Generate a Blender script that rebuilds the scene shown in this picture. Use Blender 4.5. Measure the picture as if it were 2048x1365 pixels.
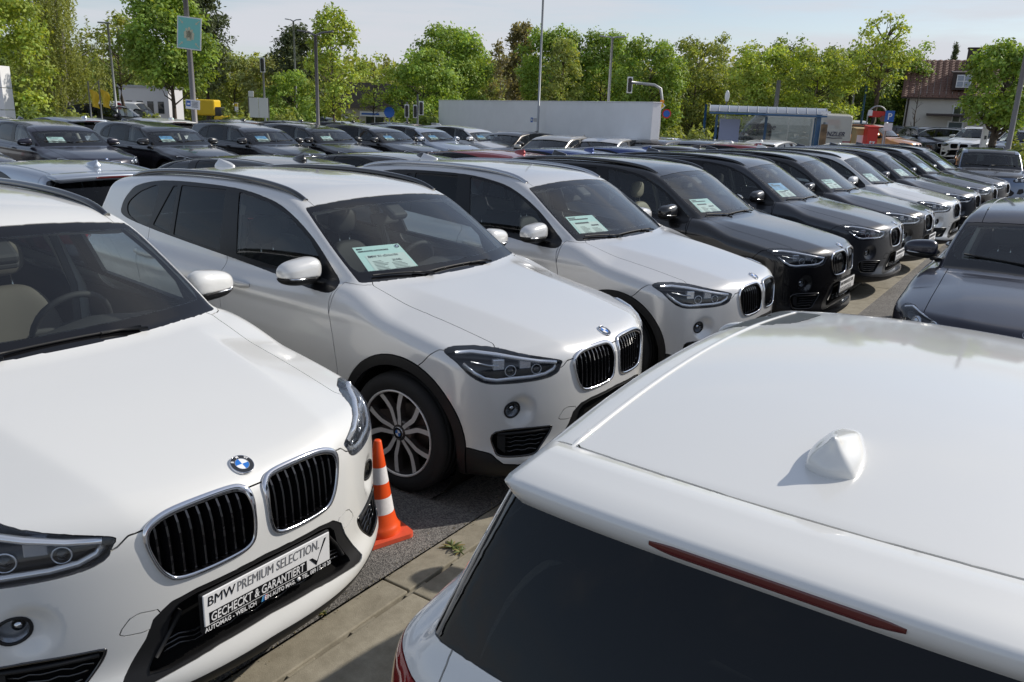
import bpy, bmesh, math, random
import numpy as np
from mathutils import Vector, Matrix, Euler
random.seed(7); RNG=np.random.default_rng(7)
for o in list(bpy.data.objects): bpy.data.objects.remove(o)
SC=bpy.context.scene; COL=SC.collection
# ---------------------------------------------------------------- camera
CAM_H=2.04535; PITCH=.27564792; ROLL=.0357973; FPX=1614.26
cd=bpy.data.cameras.new('Camera'); cam=bpy.data.objects.new('Camera',cd); COL.objects.link(cam)
_f=Vector((0,math.cos(PITCH),-math.sin(PITCH)));_u=Vector((0,math.sin(PITCH),math.cos(PITCH)));_r=Vector((1,0,0))
_R=_r*math.cos(ROLL)+_u*math.sin(ROLL);_U=-_r*math.sin(ROLL)+_u*math.cos(ROLL)
cam.matrix_world=Matrix(((_R.x,_U.x,-_f.x,0),(_R.y,_U.y,-_f.y,0),(_R.z,_U.z,-_f.z,CAM_H),(0,0,0,1)))
cd.sensor_width=36; cd.lens=FPX/2048*36; cd.clip_start=.05; cd.clip_end=3000
SC.camera=cam
SC.render.resolution_x=1024; SC.render.resolution_y=682
# ---------------------------------------------------------------- sky, sun, exposure
SUN_AZ=math.radians(23); SUN_EL=math.radians(34)
SUN_DIR=Vector((math.cos(SUN_AZ)*math.cos(SUN_EL),math.sin(SUN_AZ)*math.cos(SUN_EL),math.sin(SUN_EL)))
W=bpy.data.worlds.new('World'); SC.world=W; W.use_nodes=True
nt=W.node_tree; nt.nodes.clear()
def nn(t,k,**v):
    n=t.nodes.new(k)
    for a,b in v.items():
        if hasattr(n,a): setattr(n,a,b)
        else: n.inputs[a.replace('_',' ')].default_value=b
    return n
sky=nn(nt,'ShaderNodeTexSky',sky_type='NISHITA',sun_disc=False,sun_elevation=SUN_EL,sun_rotation=math.pi/2-SUN_AZ,altitude=500,air_density=1.0,dust_density=.8,ozone_density=1.2)
bg=nn(nt,'ShaderNodeBackground'); bg.inputs[1].default_value=.135
# thin veil of high cloud, by direction on a flat cloud layer
tc=nn(nt,'ShaderNodeTexCoord'); sx=nn(nt,'ShaderNodeSeparateXYZ'); nt.links.new(tc.outputs['Generated'],sx.inputs[0])
zz=nn(nt,'ShaderNodeMath',operation='MAXIMUM'); nt.links.new(sx.outputs[2],zz.inputs[0]); zz.inputs[1].default_value=.02
za=nn(nt,'ShaderNodeMath',operation='ADD'); nt.links.new(zz.outputs[0],za.inputs[0]); za.inputs[1].default_value=.12
dv=nn(nt,'ShaderNodeVectorMath',operation='DIVIDE'); cb=nn(nt,'ShaderNodeCombineXYZ')
nt.links.new(tc.outputs['Generated'],dv.inputs[0])
for i in range(3): nt.links.new(za.outputs[0],cb.inputs[i])
nt.links.new(cb.outputs[0],dv.inputs[1])
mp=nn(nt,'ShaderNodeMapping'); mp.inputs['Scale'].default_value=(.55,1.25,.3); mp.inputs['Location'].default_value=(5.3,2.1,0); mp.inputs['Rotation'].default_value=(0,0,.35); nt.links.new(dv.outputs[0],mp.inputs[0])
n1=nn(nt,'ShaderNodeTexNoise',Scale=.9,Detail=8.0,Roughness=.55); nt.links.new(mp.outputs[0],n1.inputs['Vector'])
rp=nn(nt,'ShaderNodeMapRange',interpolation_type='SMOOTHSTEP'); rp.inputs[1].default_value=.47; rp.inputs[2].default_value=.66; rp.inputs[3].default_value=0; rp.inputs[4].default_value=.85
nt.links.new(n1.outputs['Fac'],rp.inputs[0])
# whitish haze, the same all round the horizon
hz1=nn(nt,'ShaderNodeMapRange'); hz1.inputs[1].default_value=0; hz1.inputs[2].default_value=.26; hz1.inputs[3].default_value=.92; hz1.inputs[4].default_value=.0; nt.links.new(sx.outputs[2],hz1.inputs[0])
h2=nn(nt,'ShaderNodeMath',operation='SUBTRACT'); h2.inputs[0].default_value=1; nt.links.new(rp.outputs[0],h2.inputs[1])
m3=nn(nt,'ShaderNodeMapping'); m3.inputs['Scale'].default_value=(2.2,2.2,17); nt.links.new(tc.outputs['Generated'],m3.inputs[0])
n3=nn(nt,'ShaderNodeTexNoise',Scale=1.6,Detail=7.0,Roughness=.55); nt.links.new(m3.outputs[0],n3.inputs['Vector'])
r3=nn(nt,'ShaderNodeMapRange',interpolation_type='SMOOTHSTEP'); r3.inputs[1].default_value=.36; r3.inputs[2].default_value=.62; r3.inputs[3].default_value=.30; r3.inputs[4].default_value=1.5; nt.links.new(n3.outputs['Fac'],r3.inputs[0])
hm=nn(nt,'ShaderNodeMath',operation='MULTIPLY',use_clamp=True); nt.links.new(hz1.outputs[0],hm.inputs[0]); nt.links.new(r3.outputs[0],hm.inputs[1])
h3=nn(nt,'ShaderNodeMath',operation='SUBTRACT'); h3.inputs[0].default_value=1; nt.links.new(hm.outputs[0],h3.inputs[1])
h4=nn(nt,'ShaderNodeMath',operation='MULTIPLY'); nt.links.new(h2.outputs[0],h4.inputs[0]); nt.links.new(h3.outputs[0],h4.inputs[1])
# thin even veil of cirrus over the whole dome
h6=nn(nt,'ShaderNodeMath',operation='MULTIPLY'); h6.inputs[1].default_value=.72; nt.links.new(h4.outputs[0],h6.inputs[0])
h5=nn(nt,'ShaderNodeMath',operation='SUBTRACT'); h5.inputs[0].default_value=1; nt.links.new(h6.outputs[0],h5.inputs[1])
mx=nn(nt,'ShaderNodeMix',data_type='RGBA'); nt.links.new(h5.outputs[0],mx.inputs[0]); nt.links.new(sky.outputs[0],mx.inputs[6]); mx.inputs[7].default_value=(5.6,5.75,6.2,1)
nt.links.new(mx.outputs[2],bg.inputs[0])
wo=nn(nt,'ShaderNodeOutputWorld'); nt.links.new(bg.outputs[0],wo.inputs[0])
sd=bpy.data.lights.new('Sun','SUN'); sd.energy=4.5; sd.angle=math.radians(.6); sd.color=(1,.94,.85)
sun=bpy.data.objects.new('Sun',sd); COL.objects.link(sun); sun.rotation_euler=(-SUN_DIR).to_track_quat('-Z','Y').to_euler(); sun.location=(30,10,30)
SC.view_settings.view_transform='Standard'; SC.view_settings.look='None'; SC.view_settings.exposure=-.17; SC.view_settings.gamma=1
SC.render.engine='CYCLES'
# ---------------------------------------------------------------- materials
MATS={}
def newmat(name):
    m=bpy.data.materials.new(name); m.use_nodes=True; MATS[name]=m
    return m,m.node_tree,m.node_tree.nodes['Principled BSDF']
def pbr(name,col,rough=.5,metal=0,coat=0,spec=.5,emit=None,bump=None,var=None,coat_rough=.03,alpha=None):
    if name in MATS: return MATS[name]
    m,t,b=newmat(name)
    b.inputs['Base Color'].default_value=(*col,1);b.inputs['Roughness'].default_value=rough;b.inputs['Metallic'].default_value=metal
    b.inputs['Coat Weight'].default_value=coat;b.inputs['Coat Roughness'].default_value=coat_rough;b.inputs['Specular IOR Level'].default_value=spec
    if emit: b.inputs['Emission Color'].default_value=(*emit[:3],1);b.inputs['Emission Strength'].default_value=emit[3]
    tcn=None
    if var or bump: tcn=nn(t,'ShaderNodeTexCoord')
    if var:   # (scale, amount, detail)
        n=nn(t,'ShaderNodeTexNoise',Scale=var[0],Detail=6.0,Roughness=.6);t.links.new(tcn.outputs['Object'],n.inputs['Vector'])
        r=nn(t,'ShaderNodeMapRange');r.inputs[3].default_value=1-var[1];r.inputs[4].default_value=1+var[1];r.inputs[1].default_value=.3;r.inputs[2].default_value=.7
        t.links.new(n.outputs['Fac'],r.inputs[0])
        mm=nn(t,'ShaderNodeVectorMath',operation='SCALE');mm.inputs[0].default_value=col;t.links.new(r.outputs[0],mm.inputs['Scale']);t.links.new(mm.outputs[0],b.inputs['Base Color'])
    if bump:
        n=nn(t,'ShaderNodeTexNoise',Scale=bump[0],Detail=5.0);t.links.new(tcn.outputs['Object'],n.inputs['Vector'])
        bb=nn(t,'ShaderNodeBump',Strength=bump[1],Distance=bump[2]);t.links.new(n.outputs['Fac'],bb.inputs['Height']);t.links.new(bb.outputs[0],b.inputs['Normal'])
    return m
def paint(name,col,metal=.0,rough=.38,dust=.03,cior=1.54):
    """clear-coated car paint: fine flake, thin uneven film of dust dulling the coat on upward faces"""
    if name in MATS: return MATS[name]
    m,t,b=newmat(name)
    tcn=nn(t,'ShaderNodeTexCoord')
    n=nn(t,'ShaderNodeTexNoise',Scale=900.0,Detail=1.0);t.links.new(tcn.outputs['Object'],n.inputs['Vector'])
    n2=nn(t,'ShaderNodeTexNoise',Scale=2.3,Detail=7.0,Roughness=.65);t.links.new(tcn.outputs['Object'],n2.inputs['Vector'])
    r=nn(t,'ShaderNodeMapRange');r.inputs[1].default_value=.25;r.inputs[2].default_value=.75;r.inputs[3].default_value=1-.12*metal;r.inputs[4].default_value=1+.12*metal;t.links.new(n.outputs['Fac'],r.inputs[0])
    sc=nn(t,'ShaderNodeVectorMath',operation='SCALE');sc.inputs[0].default_value=col;t.links.new(r.outputs[0],sc.inputs['Scale'])
    g=nn(t,'ShaderNodeNewGeometry');sp=nn(t,'ShaderNodeSeparateXYZ');t.links.new(g.outputs['Normal'],sp.inputs[0])
    up=nn(t,'ShaderNodeMapRange');up.inputs[1].default_value=.2;up.inputs[2].default_value=1;t.links.new(sp.outputs[2],up.inputs[0])
    dm=nn(t,'ShaderNodeMapRange');dm.inputs[1].default_value=.35;dm.inputs[2].default_value=.7;dm.inputs[3].default_value=.3;dm.inputs[4].default_value=1;t.links.new(n2.outputs['Fac'],dm.inputs[0])
    du=nn(t,'ShaderNodeMath',operation='MULTIPLY');t.links.new(up.outputs[0],du.inputs[0]);t.links.new(dm.outputs[0],du.inputs[1])
    d2=nn(t,'ShaderNodeMath',operation='MULTIPLY');t.links.new(du.outputs[0],d2.inputs[0]);d2.inputs[1].default_value=dust
    mxx=nn(t,'ShaderNodeMix',data_type='RGBA');t.links.new(d2.outputs[0],mxx.inputs[0]);t.links.new(sc.outputs[0],mxx.inputs[6]);mxx.inputs[7].default_value=(.42,.38,.28,1)
    t.links.new(mxx.outputs[2],b.inputs['Base Color'])
    b.inputs['Metallic'].default_value=metal;b.inputs['Roughness'].default_value=rough
    b.inputs['Coat Weight'].default_value=1;b.inputs['Coat IOR'].default_value=cior
    cr=nn(t,'ShaderNodeMapRange');cr.inputs[3].default_value=.02;cr.inputs[4].default_value=.09;t.links.new(du.outputs[0],cr.inputs[0]);t.links.new(cr.outputs[0],b.inputs['Coat Roughness'])
    n3=nn(t,'ShaderNodeTexNoise',Scale=160.0,Detail=1.0);t.links.new(tcn.outputs['Object'],n3.inputs['Vector'])
    bb=nn(t,'ShaderNodeBump',Strength=.02,Distance=.002);t.links.new(n3.outputs['Fac'],bb.inputs['Height']);t.links.new(bb.outputs[0],b.inputs['Coat Normal'])
    return m
def glass(name,tint,ior=1.5,rough=.0,dust=.02):
    """thin glazing: tinted see-through pane with a Fresnel reflection and a little dust"""
    if name in MATS: return MATS[name]
    m=bpy.data.materials.new(name);m.use_nodes=True;MATS[name]=m;t=m.node_tree;t.nodes.clear()
    tr=nn(t,'ShaderNodeBsdfTransparent');tr.inputs[0].default_value=(*tint,1)
    gl=nn(t,'ShaderNodeBsdfGlossy');gl.inputs['Roughness'].default_value=rough;gl.inputs[0].default_value=(1,1,1,1)
    fr=nn(t,'ShaderNodeFresnel');gm=nn(t,'ShaderNodeNewGeometry');iv=nn(t,'ShaderNodeMapRange');iv.inputs[3].default_value=ior;iv.inputs[4].default_value=1/ior;t.links.new(gm.outputs['Backfacing'],iv.inputs[0]);t.links.new(iv.outputs[0],fr.inputs[0])
    fm=nn(t,'ShaderNodeMath',operation='MULTIPLY');t.links.new(fr.outputs[0],fm.inputs[0]);fm.inputs[1].default_value=1.15;fm.use_clamp=True
    mxs=nn(t,'ShaderNodeMixShader');t.links.new(fm.outputs[0],mxs.inputs[0]);t.links.new(tr.outputs[0],mxs.inputs[1]);t.links.new(gl.outputs[0],mxs.inputs[2])
    df=nn(t,'ShaderNodeBsdfDiffuse');df.inputs[0].default_value=(.45,.43,.38,1)
    tcn=nn(t,'ShaderNodeTexCoord');n=nn(t,'ShaderNodeTexNoise',Scale=6.0,Detail=8.0,Roughness=.7);t.links.new(tcn.outputs['Object'],n.inputs['Vector'])
    r=nn(t,'ShaderNodeMapRange');r.inputs[1].default_value=.4;r.inputs[2].default_value=.75;r.inputs[3].default_value=dust*.3;r.inputs[4].default_value=dust;t.links.new(n.outputs['Fac'],r.inputs[0])
    m2=nn(t,'ShaderNodeMixShader');t.links.new(r.outputs[0],m2.inputs[0]);t.links.new(mxs.outputs[0],m2.inputs[1]);t.links.new(df.outputs[0],m2.inputs[2])
    o=nn(t,'ShaderNodeOutputMaterial');t.links.new(m2.outputs[0],o.inputs[0])
    return m
M_BLACKPL=pbr('black_plastic',(.011,.011,.012),.5,spec=.35,bump=(900,.12,.001))
M_GLOSSBLK=pbr('gloss_black',(.008,.008,.009),.12,coat=1)
M_DARK=pbr('dark_void',(.006,.006,.006),.9,spec=.1)
M_RUBBER=pbr('rubber',(.014,.014,.015),.8,bump=(60,.3,.003))
M_CHROME=pbr('chrome',(.78,.78,.80),.06,1)
M_SATIN=pbr('satin_aluminium',(.52,.53,.55),.24,1)
M_ALLOY=pbr('machined_alloy',(.78,.76,.74),.30,.3)
M_ALLOYDK=pbr('wheel_paint',(.085,.075,.07),.35,.5,coat=.5)
M_IRON=pbr('brake_iron',(.08,.065,.06),.5,.7)
M_GLASS=glass('windscreen_glass',(.80,.85,.83),dust=.012)
M_FRIT=pbr('windscreen_frit',(.006,.006,.007),.06,spec=.5)
M_SIDEGL=glass('side_glass',(.66,.71,.71),dust=.006)
M_PRIV=glass('tinted_glass',(.06,.07,.075),ior=1.36,dust=.002)
M_LENS=glass('lamp_lens',(.86,.88,.90),dust=.0,ior=1.45)
M_INTR=pbr('interior_dark',(.022,.022,.023),.75)
M_INTGREY=pbr('interior_grey',(.07,.068,.062),.7)
M_CREAM=pbr('seat_cream',(.46,.41,.31),.6)
M_SEATBLK=pbr('seat_black',(.02,.02,.021),.7)
M_SEATGRY=pbr('seat_grey',(.13,.115,.095),.7)
M_HEADLIN=pbr('headliner',(.36,.34,.31),.9)
M_BELT=pbr('pillar_trim',(.42,.41,.38),.7)
M_LAMPRFL=pbr('lamp_reflector',(.72,.74,.78),.16,.75)
M_LAMPDK=pbr('lamp_housing',(.016,.017,.020),.2)
M_LAMPEDGE=pbr('lamp_edge',(.30,.31,.34),.22,.7)
M_TRIMBLK=pbr('trim_black',(.007,.007,.008),.3,spec=.35)
M_WHITEPL=pbr('white_plastic',(.78,.78,.77),.4)
M_REDLENS=pbr('red_lens',(.28,.008,.010),.12,coat=1)
M_DKRED=pbr('dark_red_lens',(.10,.007,.006),.25,coat=.6)
M_PAPER=pbr('price_paper',(.52,.74,.72),.7)
M_INK=pbr('ink',(.04,.05,.06),.7)
M_WHITE=pbr('white_print',(.80,.80,.80),.5)
M_BLUE=pbr('badge_blue',(.02,.16,.55),.3)
M_REDP=pbr('print_red',(.55,.03,.03),.5)
M_LTBLUE=pbr('print_light_blue',(.10,.35,.60),.5)
# ---------------------------------------------------------------- object helpers
KIDS={}
def link(o,parent=None):
    COL.objects.link(o)
    if parent is not None: o.parent=parent;KIDS.setdefault(parent,[]).append(o)
    return o
def tree_of(o):
    for c in KIDS.get(o,()):
        yield c
        yield from tree_of(c)
def setmat(o,m):
    me=o.data
    if len(me.materials)==0: me.materials.append(m)
    elif me.materials[0] is None: me.materials[0]=m
    return o
def mo(name,me,m,parent=None,objmat=False):
    o=bpy.data.objects.new(name,me)
    if me.materials and len(me.materials)>0 and not objmat: return link(o,parent)
    if len(me.materials)==0: me.materials.append(m)
    if objmat: o.material_slots[0].link='OBJECT'; o.material_slots[0].material=m
    return link(o,parent)
def tag(o,label,cat,group=None):
    o['label']=label;o['category']=cat
    if group: o['group']=group
    return o
def empty(name,loc=(0,0,0),rz=0):
    o=bpy.data.objects.new(name,None);o.location=loc;o.rotation_euler=(0,0,rz);o.empty_display_size=.2;COL.objects.link(o);return o
class MB:
    """collects polygons; build() makes ONE mesh"""
    def __init__(s): s.v=[];s.f=[];s.mi=[];s.cur=0;s.sm=[];s.smooth=False
    def add(s,vs,fs):
        o=len(s.v);s.v+= [tuple(map(float,v)) for v in vs]
        for f in fs: s.f.append(tuple(i+o for i in f));s.mi.append(s.cur);s.sm.append(s.smooth)
        return s
    def box(s,c,d,rz=0,M=None):
        x,y,z=d[0]/2,d[1]/2,d[2]/2
        vs=[Vector((a,b,e)) for a in(-x,x) for b in(-y,y) for e in(-z,z)]
        R=Matrix.Rotation(rz,3,'Z') if M is None else M
        vs=[R@v+Vector(c) for v in vs]
        return s.add(vs,[(0,1,3,2),(4,6,7,5),(0,4,5,1),(2,3,7,6),(0,2,6,4),(1,5,7,3)])
    def bbox(s,c,d,b=.01,rz=0,M=None):
        """box with chamfered edges"""
        x,y,z=d[0]/2,d[1]/2,d[2]/2;b=min(b,x*.9,y*.9,z*.9);R=Matrix.Rotation(rz,3,'Z') if M is None else M
        bm=bmesh.new();bmesh.ops.create_cube(bm,size=1);bmesh.ops.scale(bm,vec=(2*x,2*y,2*z),verts=bm.verts)
        bmesh.ops.bevel(bm,geom=bm.edges[:],offset=b,segments=2,affect='EDGES',profile=.5)
        bm.verts.index_update();s.add([R@v.co+Vector(c) for v in bm.verts],[[v.index for v in f.verts] for f in bm.faces]);bm.free();return s
    def tube(s,pts,r,n=8,closed=False,cap=True,flat=1.0,up=(0,0,1)):
        P=[Vector(p) for p in pts];m=len(P);rr=r if hasattr(r,'__len__') else [r]*m;o=[]
        u=Vector(up)
        for i,p in enumerate(P):
            a=P[(i-1)%m] if (closed or i>0) else p;b=P[(i+1)%m] if (closed or i<m-1) else p
            t=(b-a).normalized();sd=t.cross(u)
            if sd.length<1e-4: sd=t.cross(Vector((1,0,0)))
            sd.normalize();w=sd.cross(t)
            o+= [p+sd*(rr[i]*math.cos(2*math.pi*k/n))+w*(rr[i]*flat*math.sin(2*math.pi*k/n)) for k in range(n)]
        f=[]
        for i in range(m if closed else m-1):
            j=(i+1)%m
            f+=[(i*n+k,i*n+(k+1)%n,j*n+(k+1)%n,j*n+k) for k in range(n)]
        if cap and not closed: f+=[tuple(range(n)),tuple(range((m-1)*n,m*n))[::-1]]
        sm=s.smooth;s.smooth=True;s.add(o,[x[::-1] for x in f]);s.smooth=sm;return s
    def lathe(s,prof,n=32,c=(0,0,0),axis='z',cap=False):
        o=[]
        for k in range(n):
            a=2*math.pi*k/n
            for r,h in prof:
                p=(r*math.cos(a),r*math.sin(a),h)
                if axis=='y': p=(p[0],p[2],-p[1])
                if axis=='x': p=(p[2],p[0],p[1])
                o.append((p[0]+c[0],p[1]+c[1],p[2]+c[2]))
        m=len(prof);f=[]
        for k in range(n):
            k2=(k+1)%n
            f+=[(k*m+i,k2*m+i,k2*m+i+1,k*m+i+1) for i in range(m-1)]
        if cap: f+=[tuple(k*m for k in range(n))[::-1],tuple(k*m+m-1 for k in range(n))]
        sm=s.smooth;s.smooth=True;s.add(o,f);s.smooth=sm;return s
    def prism(s,poly,h0,h1,fn=lambda a,b,h:(a,b,h)):
        n=len(poly);vs=[fn(a,b,h0) for a,b in poly]+[fn(a,b,h1) for a,b in poly]
        return s.add(vs,[tuple(range(n))[::-1],tuple(range(n,2*n))]+[(i,(i+1)%n,n+(i+1)%n,n+i) for i in range(n)])
    def mesh(s,name):
        me=bpy.data.meshes.new(name);me.from_pydata(s.v,[],s.f);me.polygons.foreach_set('use_smooth',s.sm);me.polygons.foreach_set('material_index',s.mi);me.update();return me
    def build(s,name,mats,parent=None):
        me=s.mesh(name);ms=mats if isinstance(mats,(list,tuple)) else [mats]
        for m in ms: me.materials.append(m)
        return link(bpy.data.objects.new(name,me),parent)
def copy_tree(o,parent=None,swap=None,skip=()):
    c=o.copy();link(c,parent)
    if swap and c.type=='MESH':
        for s in c.material_slots:
            if s.link=='OBJECT' and s.material in swap: s.material=swap[s.material]
    for ch in list(KIDS.get(o,())):
        nm=ch.name.split('.')[0]
        if nm in skip: continue
        copy_tree(ch,c,swap,skip)
    return c
def text_mesh(txt,size,align='LEFT',bold=0,shear=0,extrude=.0004,spacing=1):
    cu=bpy.data.curves.new('txt','FONT');cu.body=txt;cu.size=size;cu.align_x=align;cu.extrude=extrude;cu.offset=bold;cu.shear=shear;cu.resolution_u=3;cu.space_character=spacing
    o=bpy.data.objects.new('txt',cu)
    me=bpy.data.meshes.new_from_object(o)
    bpy.data.objects.remove(o);bpy.data.curves.remove(cu);me.materials.clear();return me
# ---------------------------------------------------------------- implicit car bodies
def spl(pts):
    p=np.array(sorted(pts),float);x,y=p[:,0],p[:,1];n=len(x);h=np.diff(x)
    A=np.eye(n);b=np.zeros(n)
    for i in range(1,n-1):
        A[i,i-1]=h[i-1];A[i,i]=2*(h[i-1]+h[i]);A[i,i+1]=h[i];b[i]=6*((y[i+1]-y[i])/h[i]-(y[i]-y[i-1])/h[i-1])
    m=np.linalg.solve(A,b)
    t=np.linspace(x[0],x[-1],600);k=np.clip(np.searchsorted(x,t)-1,0,n-2);a=t-x[k];hh=h[k];c=x[k+1]-t
    v=m[k]*c**3/(6*hh)+m[k+1]*a**3/(6*hh)+(y[k]/hh-m[k]*hh/6)*c+(y[k+1]/hh-m[k+1]*hh/6)*a
    s0=(v[1]-v[0])/(t[1]-t[0]);s1=(v[-1]-v[-2])/(t[1]-t[0])
    t=np.concatenate([[t[0]-3],t,[t[-1]+3]]);v=np.concatenate([[v[0]-3*s0],v,[v[-1]+3*s1]])
    return lambda q:np.interp(q,t,v)
def smax(a,b,k):
    h=np.maximum(k-np.abs(a-b),0)/k
    return np.maximum(a,b)+h*h*k*.25
def smin(a,b,k): return -smax(-a,-b,k)
def sstep(a,b,x):
    t=np.clip((x-a)/(b-a),0,1);return t*t*(3-2*t)
def bump(x,c,w): return np.exp(-((x-c)/w)**2)

class Field:
    """one car body; P holds splines and numbers in car space: x forward of the front axle, y left, z up"""
    def __init__(s,P):
        s.P=P
        for k in ('wx','sect','nose','hood','tail','cplan','roof'): setattr(s,k,spl(P[k]))
    def comps(s,x,y,z):
        P=s.P;ay=np.sqrt(y*y+1e-8)
        w=s.wx(x)-s.sect(z)
        for cx in (0,P['rear_axle']):
            r=np.hypot(x-cx,(z-P['axle_z']))
            w=w+P.get('flare',.014)*bump(r,P['arch']+.03,.13)
        cz=P.get('crease')
        if cz:
            zc=cz[0]+cz[1]*x
            w=w+cz[2]*(np.tanh((z-zc)/.018)*bump(z,zc,.10))*sstep(.3,-.9,x)*sstep(P['x_tail']+.1,P['x_tail']+.7,x)
        side=(ay-w)
        cA,cp=P['nose_plan']
        fr=(x-(s.nose(z)-cA*(ay/.9)**cp))*.93
        top0=s.hood(x)
        hc=P['hood_fall']
        zt=top0-hc[0]*(ay/.7)**hc[1]
        yc=P['crease_y'][0]+P['crease_y'][1]*np.clip(x,-.5,.9)
        u=(ay-yc)
        cr=P['crease_h']*sstep(-.45,-.05,x)
        zt=zt-cr*(np.sqrt(u*u+P.get('crease_s',.0004))+u)*.9
        top=(z-zt)*.97
        tA,tp=P['tail_plan']
        re=((s.tail(z)+tA*(ay/.9)**tp)-x)*.95
        low=smax(side,fr,P.get('k_sf',.16))
        low=smax(low,re,P.get('k_sr',.12))
        low=smax(low,top,P.get('k_top',.07))
        low=smax(low,P['z_bot']-z,.05)
        cs=P['cab_side'];slope=cs[1]
        cside=(ay-(cs[0]-slope*(z-1.1)-cs[2]*(z-1.1)**2+s.cplan(x)))/math.sqrt(1+slope*slope)
        ws=P['ws'];cot=ws[2]
        wsf=(x-(ws[0]-cot*(z-ws[1])-ws[3]*(ay/.7)**2.2-ws[4]*(z-ws[1])**2))/math.sqrt(1+cot*cot)
        rf=(z-(s.roof(x)-P['roof_fall'][0]*(ay/.6)**P['roof_fall'][1]))
        rw=P['rw'];rc=rw[2]
        rear=((rw[0]-rc*(z-rw[1])+rw[3]*(ay/.7)**2.2)-x)/math.sqrt(1+rc*rc)
        cab=smax(cside,wsf,P.get('k_ap',.035))
        cab=smax(cab,rear,P.get('k_rp',.06))
        cab=smax(cab,rf,P.get('k_roof',.07))
        cab=smax(cab,P.get('cab_bot',.6)-z,.05)
        f=smin(low,cab,P.get('k_belt',.03))
        sp=P.get('spoiler_field')
        if sp:
            zr=rf+sp[4]
            g=smax(smax(zr,-zr-sp[3],.012),smax(sp[1]+sp[5]*(ay/.5)**2.5-x,x-sp[0],.02),.022)
            g=smax(g,ay-(sp[2]+.10*(x-sp[1])),.03);f=smin(f,g,.012)
        for fn in P.get('mods',()): f=fn(f,x,y,z)
        return f,dict(side=side,fr=fr,top=top,re=re,cside=cside,wsf=wsf,rf=rf,rear=rear,low=low,cab=cab)
    def f(s,x,y,z): return s.comps(x,y,z)[0]
    def grad(s,V,e=.0015):
        x,y,z=V[:,0],V[:,1],V[:,2]
        g=np.stack([s.f(x+e,y,z)-s.f(x-e,y,z),s.f(x,y+e,z)-s.f(x,y-e,z),s.f(x,y,z+e)-s.f(x,y,z-e)],1)/(2*e)
        return g

def fog_mod(c,r,depth):
    d0=np.array([.62,.74,-.1]);d0=d0/np.linalg.norm(d0)
    def m(f,x,y,z):
        q=np.stack([x-c[0],np.abs(y)-c[1],z-c[2]],-1);t=q@d0
        rr=np.sqrt(np.maximum((q*q).sum(-1)-t*t,0))
        return f+depth*(1-sstep(r*.2,r,rr))*(np.abs(t)<.25)
    return m

X1=dict(rear_axle=-2.67,axle_z=.335,arch=.375,x_tail=-3.6,
 wx=[(1.0,.865),(.7,.890),(.35,.903),(0,.906),(-.8,.905),(-2.0,.908),(-2.7,.905),(-3.2,.875),(-3.6,.83)],
 sect=[(.15,.11),(.25,.06),(.38,.022),(.52,.012),(.68,.004),(.82,.0),(.92,.006),(1.0,.03),(1.08,.075),(1.2,.16)],
 nose=[(.15,.80),(.215,.862),(.27,.893),(.315,.893),(.365,.872),(.45,.862),(.56,.861),(.68,.856),(.78,.846),(.86,.825),(.95,.79)],
 nose_plan=(.42,2.35),
 hood=[(1.0,.70),(.86,.825),(.78,.872),(.66,.912),(.45,.958),(.2,1.004),(-.1,1.050),(-.30,1.080),(-.5,1.098),(-.8,1.09),(-1.2,1.075),(-2.2,1.09),(-3.0,1.10),(-3.6,1.09)],
 hood_fall=(.012,2.3),crease_y=(.50,-.13),crease_h=.115,crease=(.90,-.015,.0055),
 tail=[(.2,-3.50),(.35,-3.58),(.55,-3.605),(.75,-3.58),(1.0,-3.545),(1.2,-3.50)],tail_plan=(.30,2.6),
 z_bot=.19,
 cab_side=(.80,.30,.10),cplan=[(-.1,-.10),(-.5,-.035),(-.9,-.008),(-1.5,0),(-2.2,-.012),(-2.8,-.045),(-3.3,-.095),(-3.6,-.13)],
 ws=(-.235,1.06,1.52,.125,.10),
 roof=[(-.5,1.40),(-.85,1.505),(-1.1,1.553),(-1.4,1.583),(-1.8,1.595),(-2.3,1.585),(-2.8,1.55),(-3.2,1.497),(-3.5,1.45)],roof_fall=(.042,2.2),
 rw=(-3.49,1.1,-.55,.10),cab_bot=.75,
 mods=[])
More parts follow.
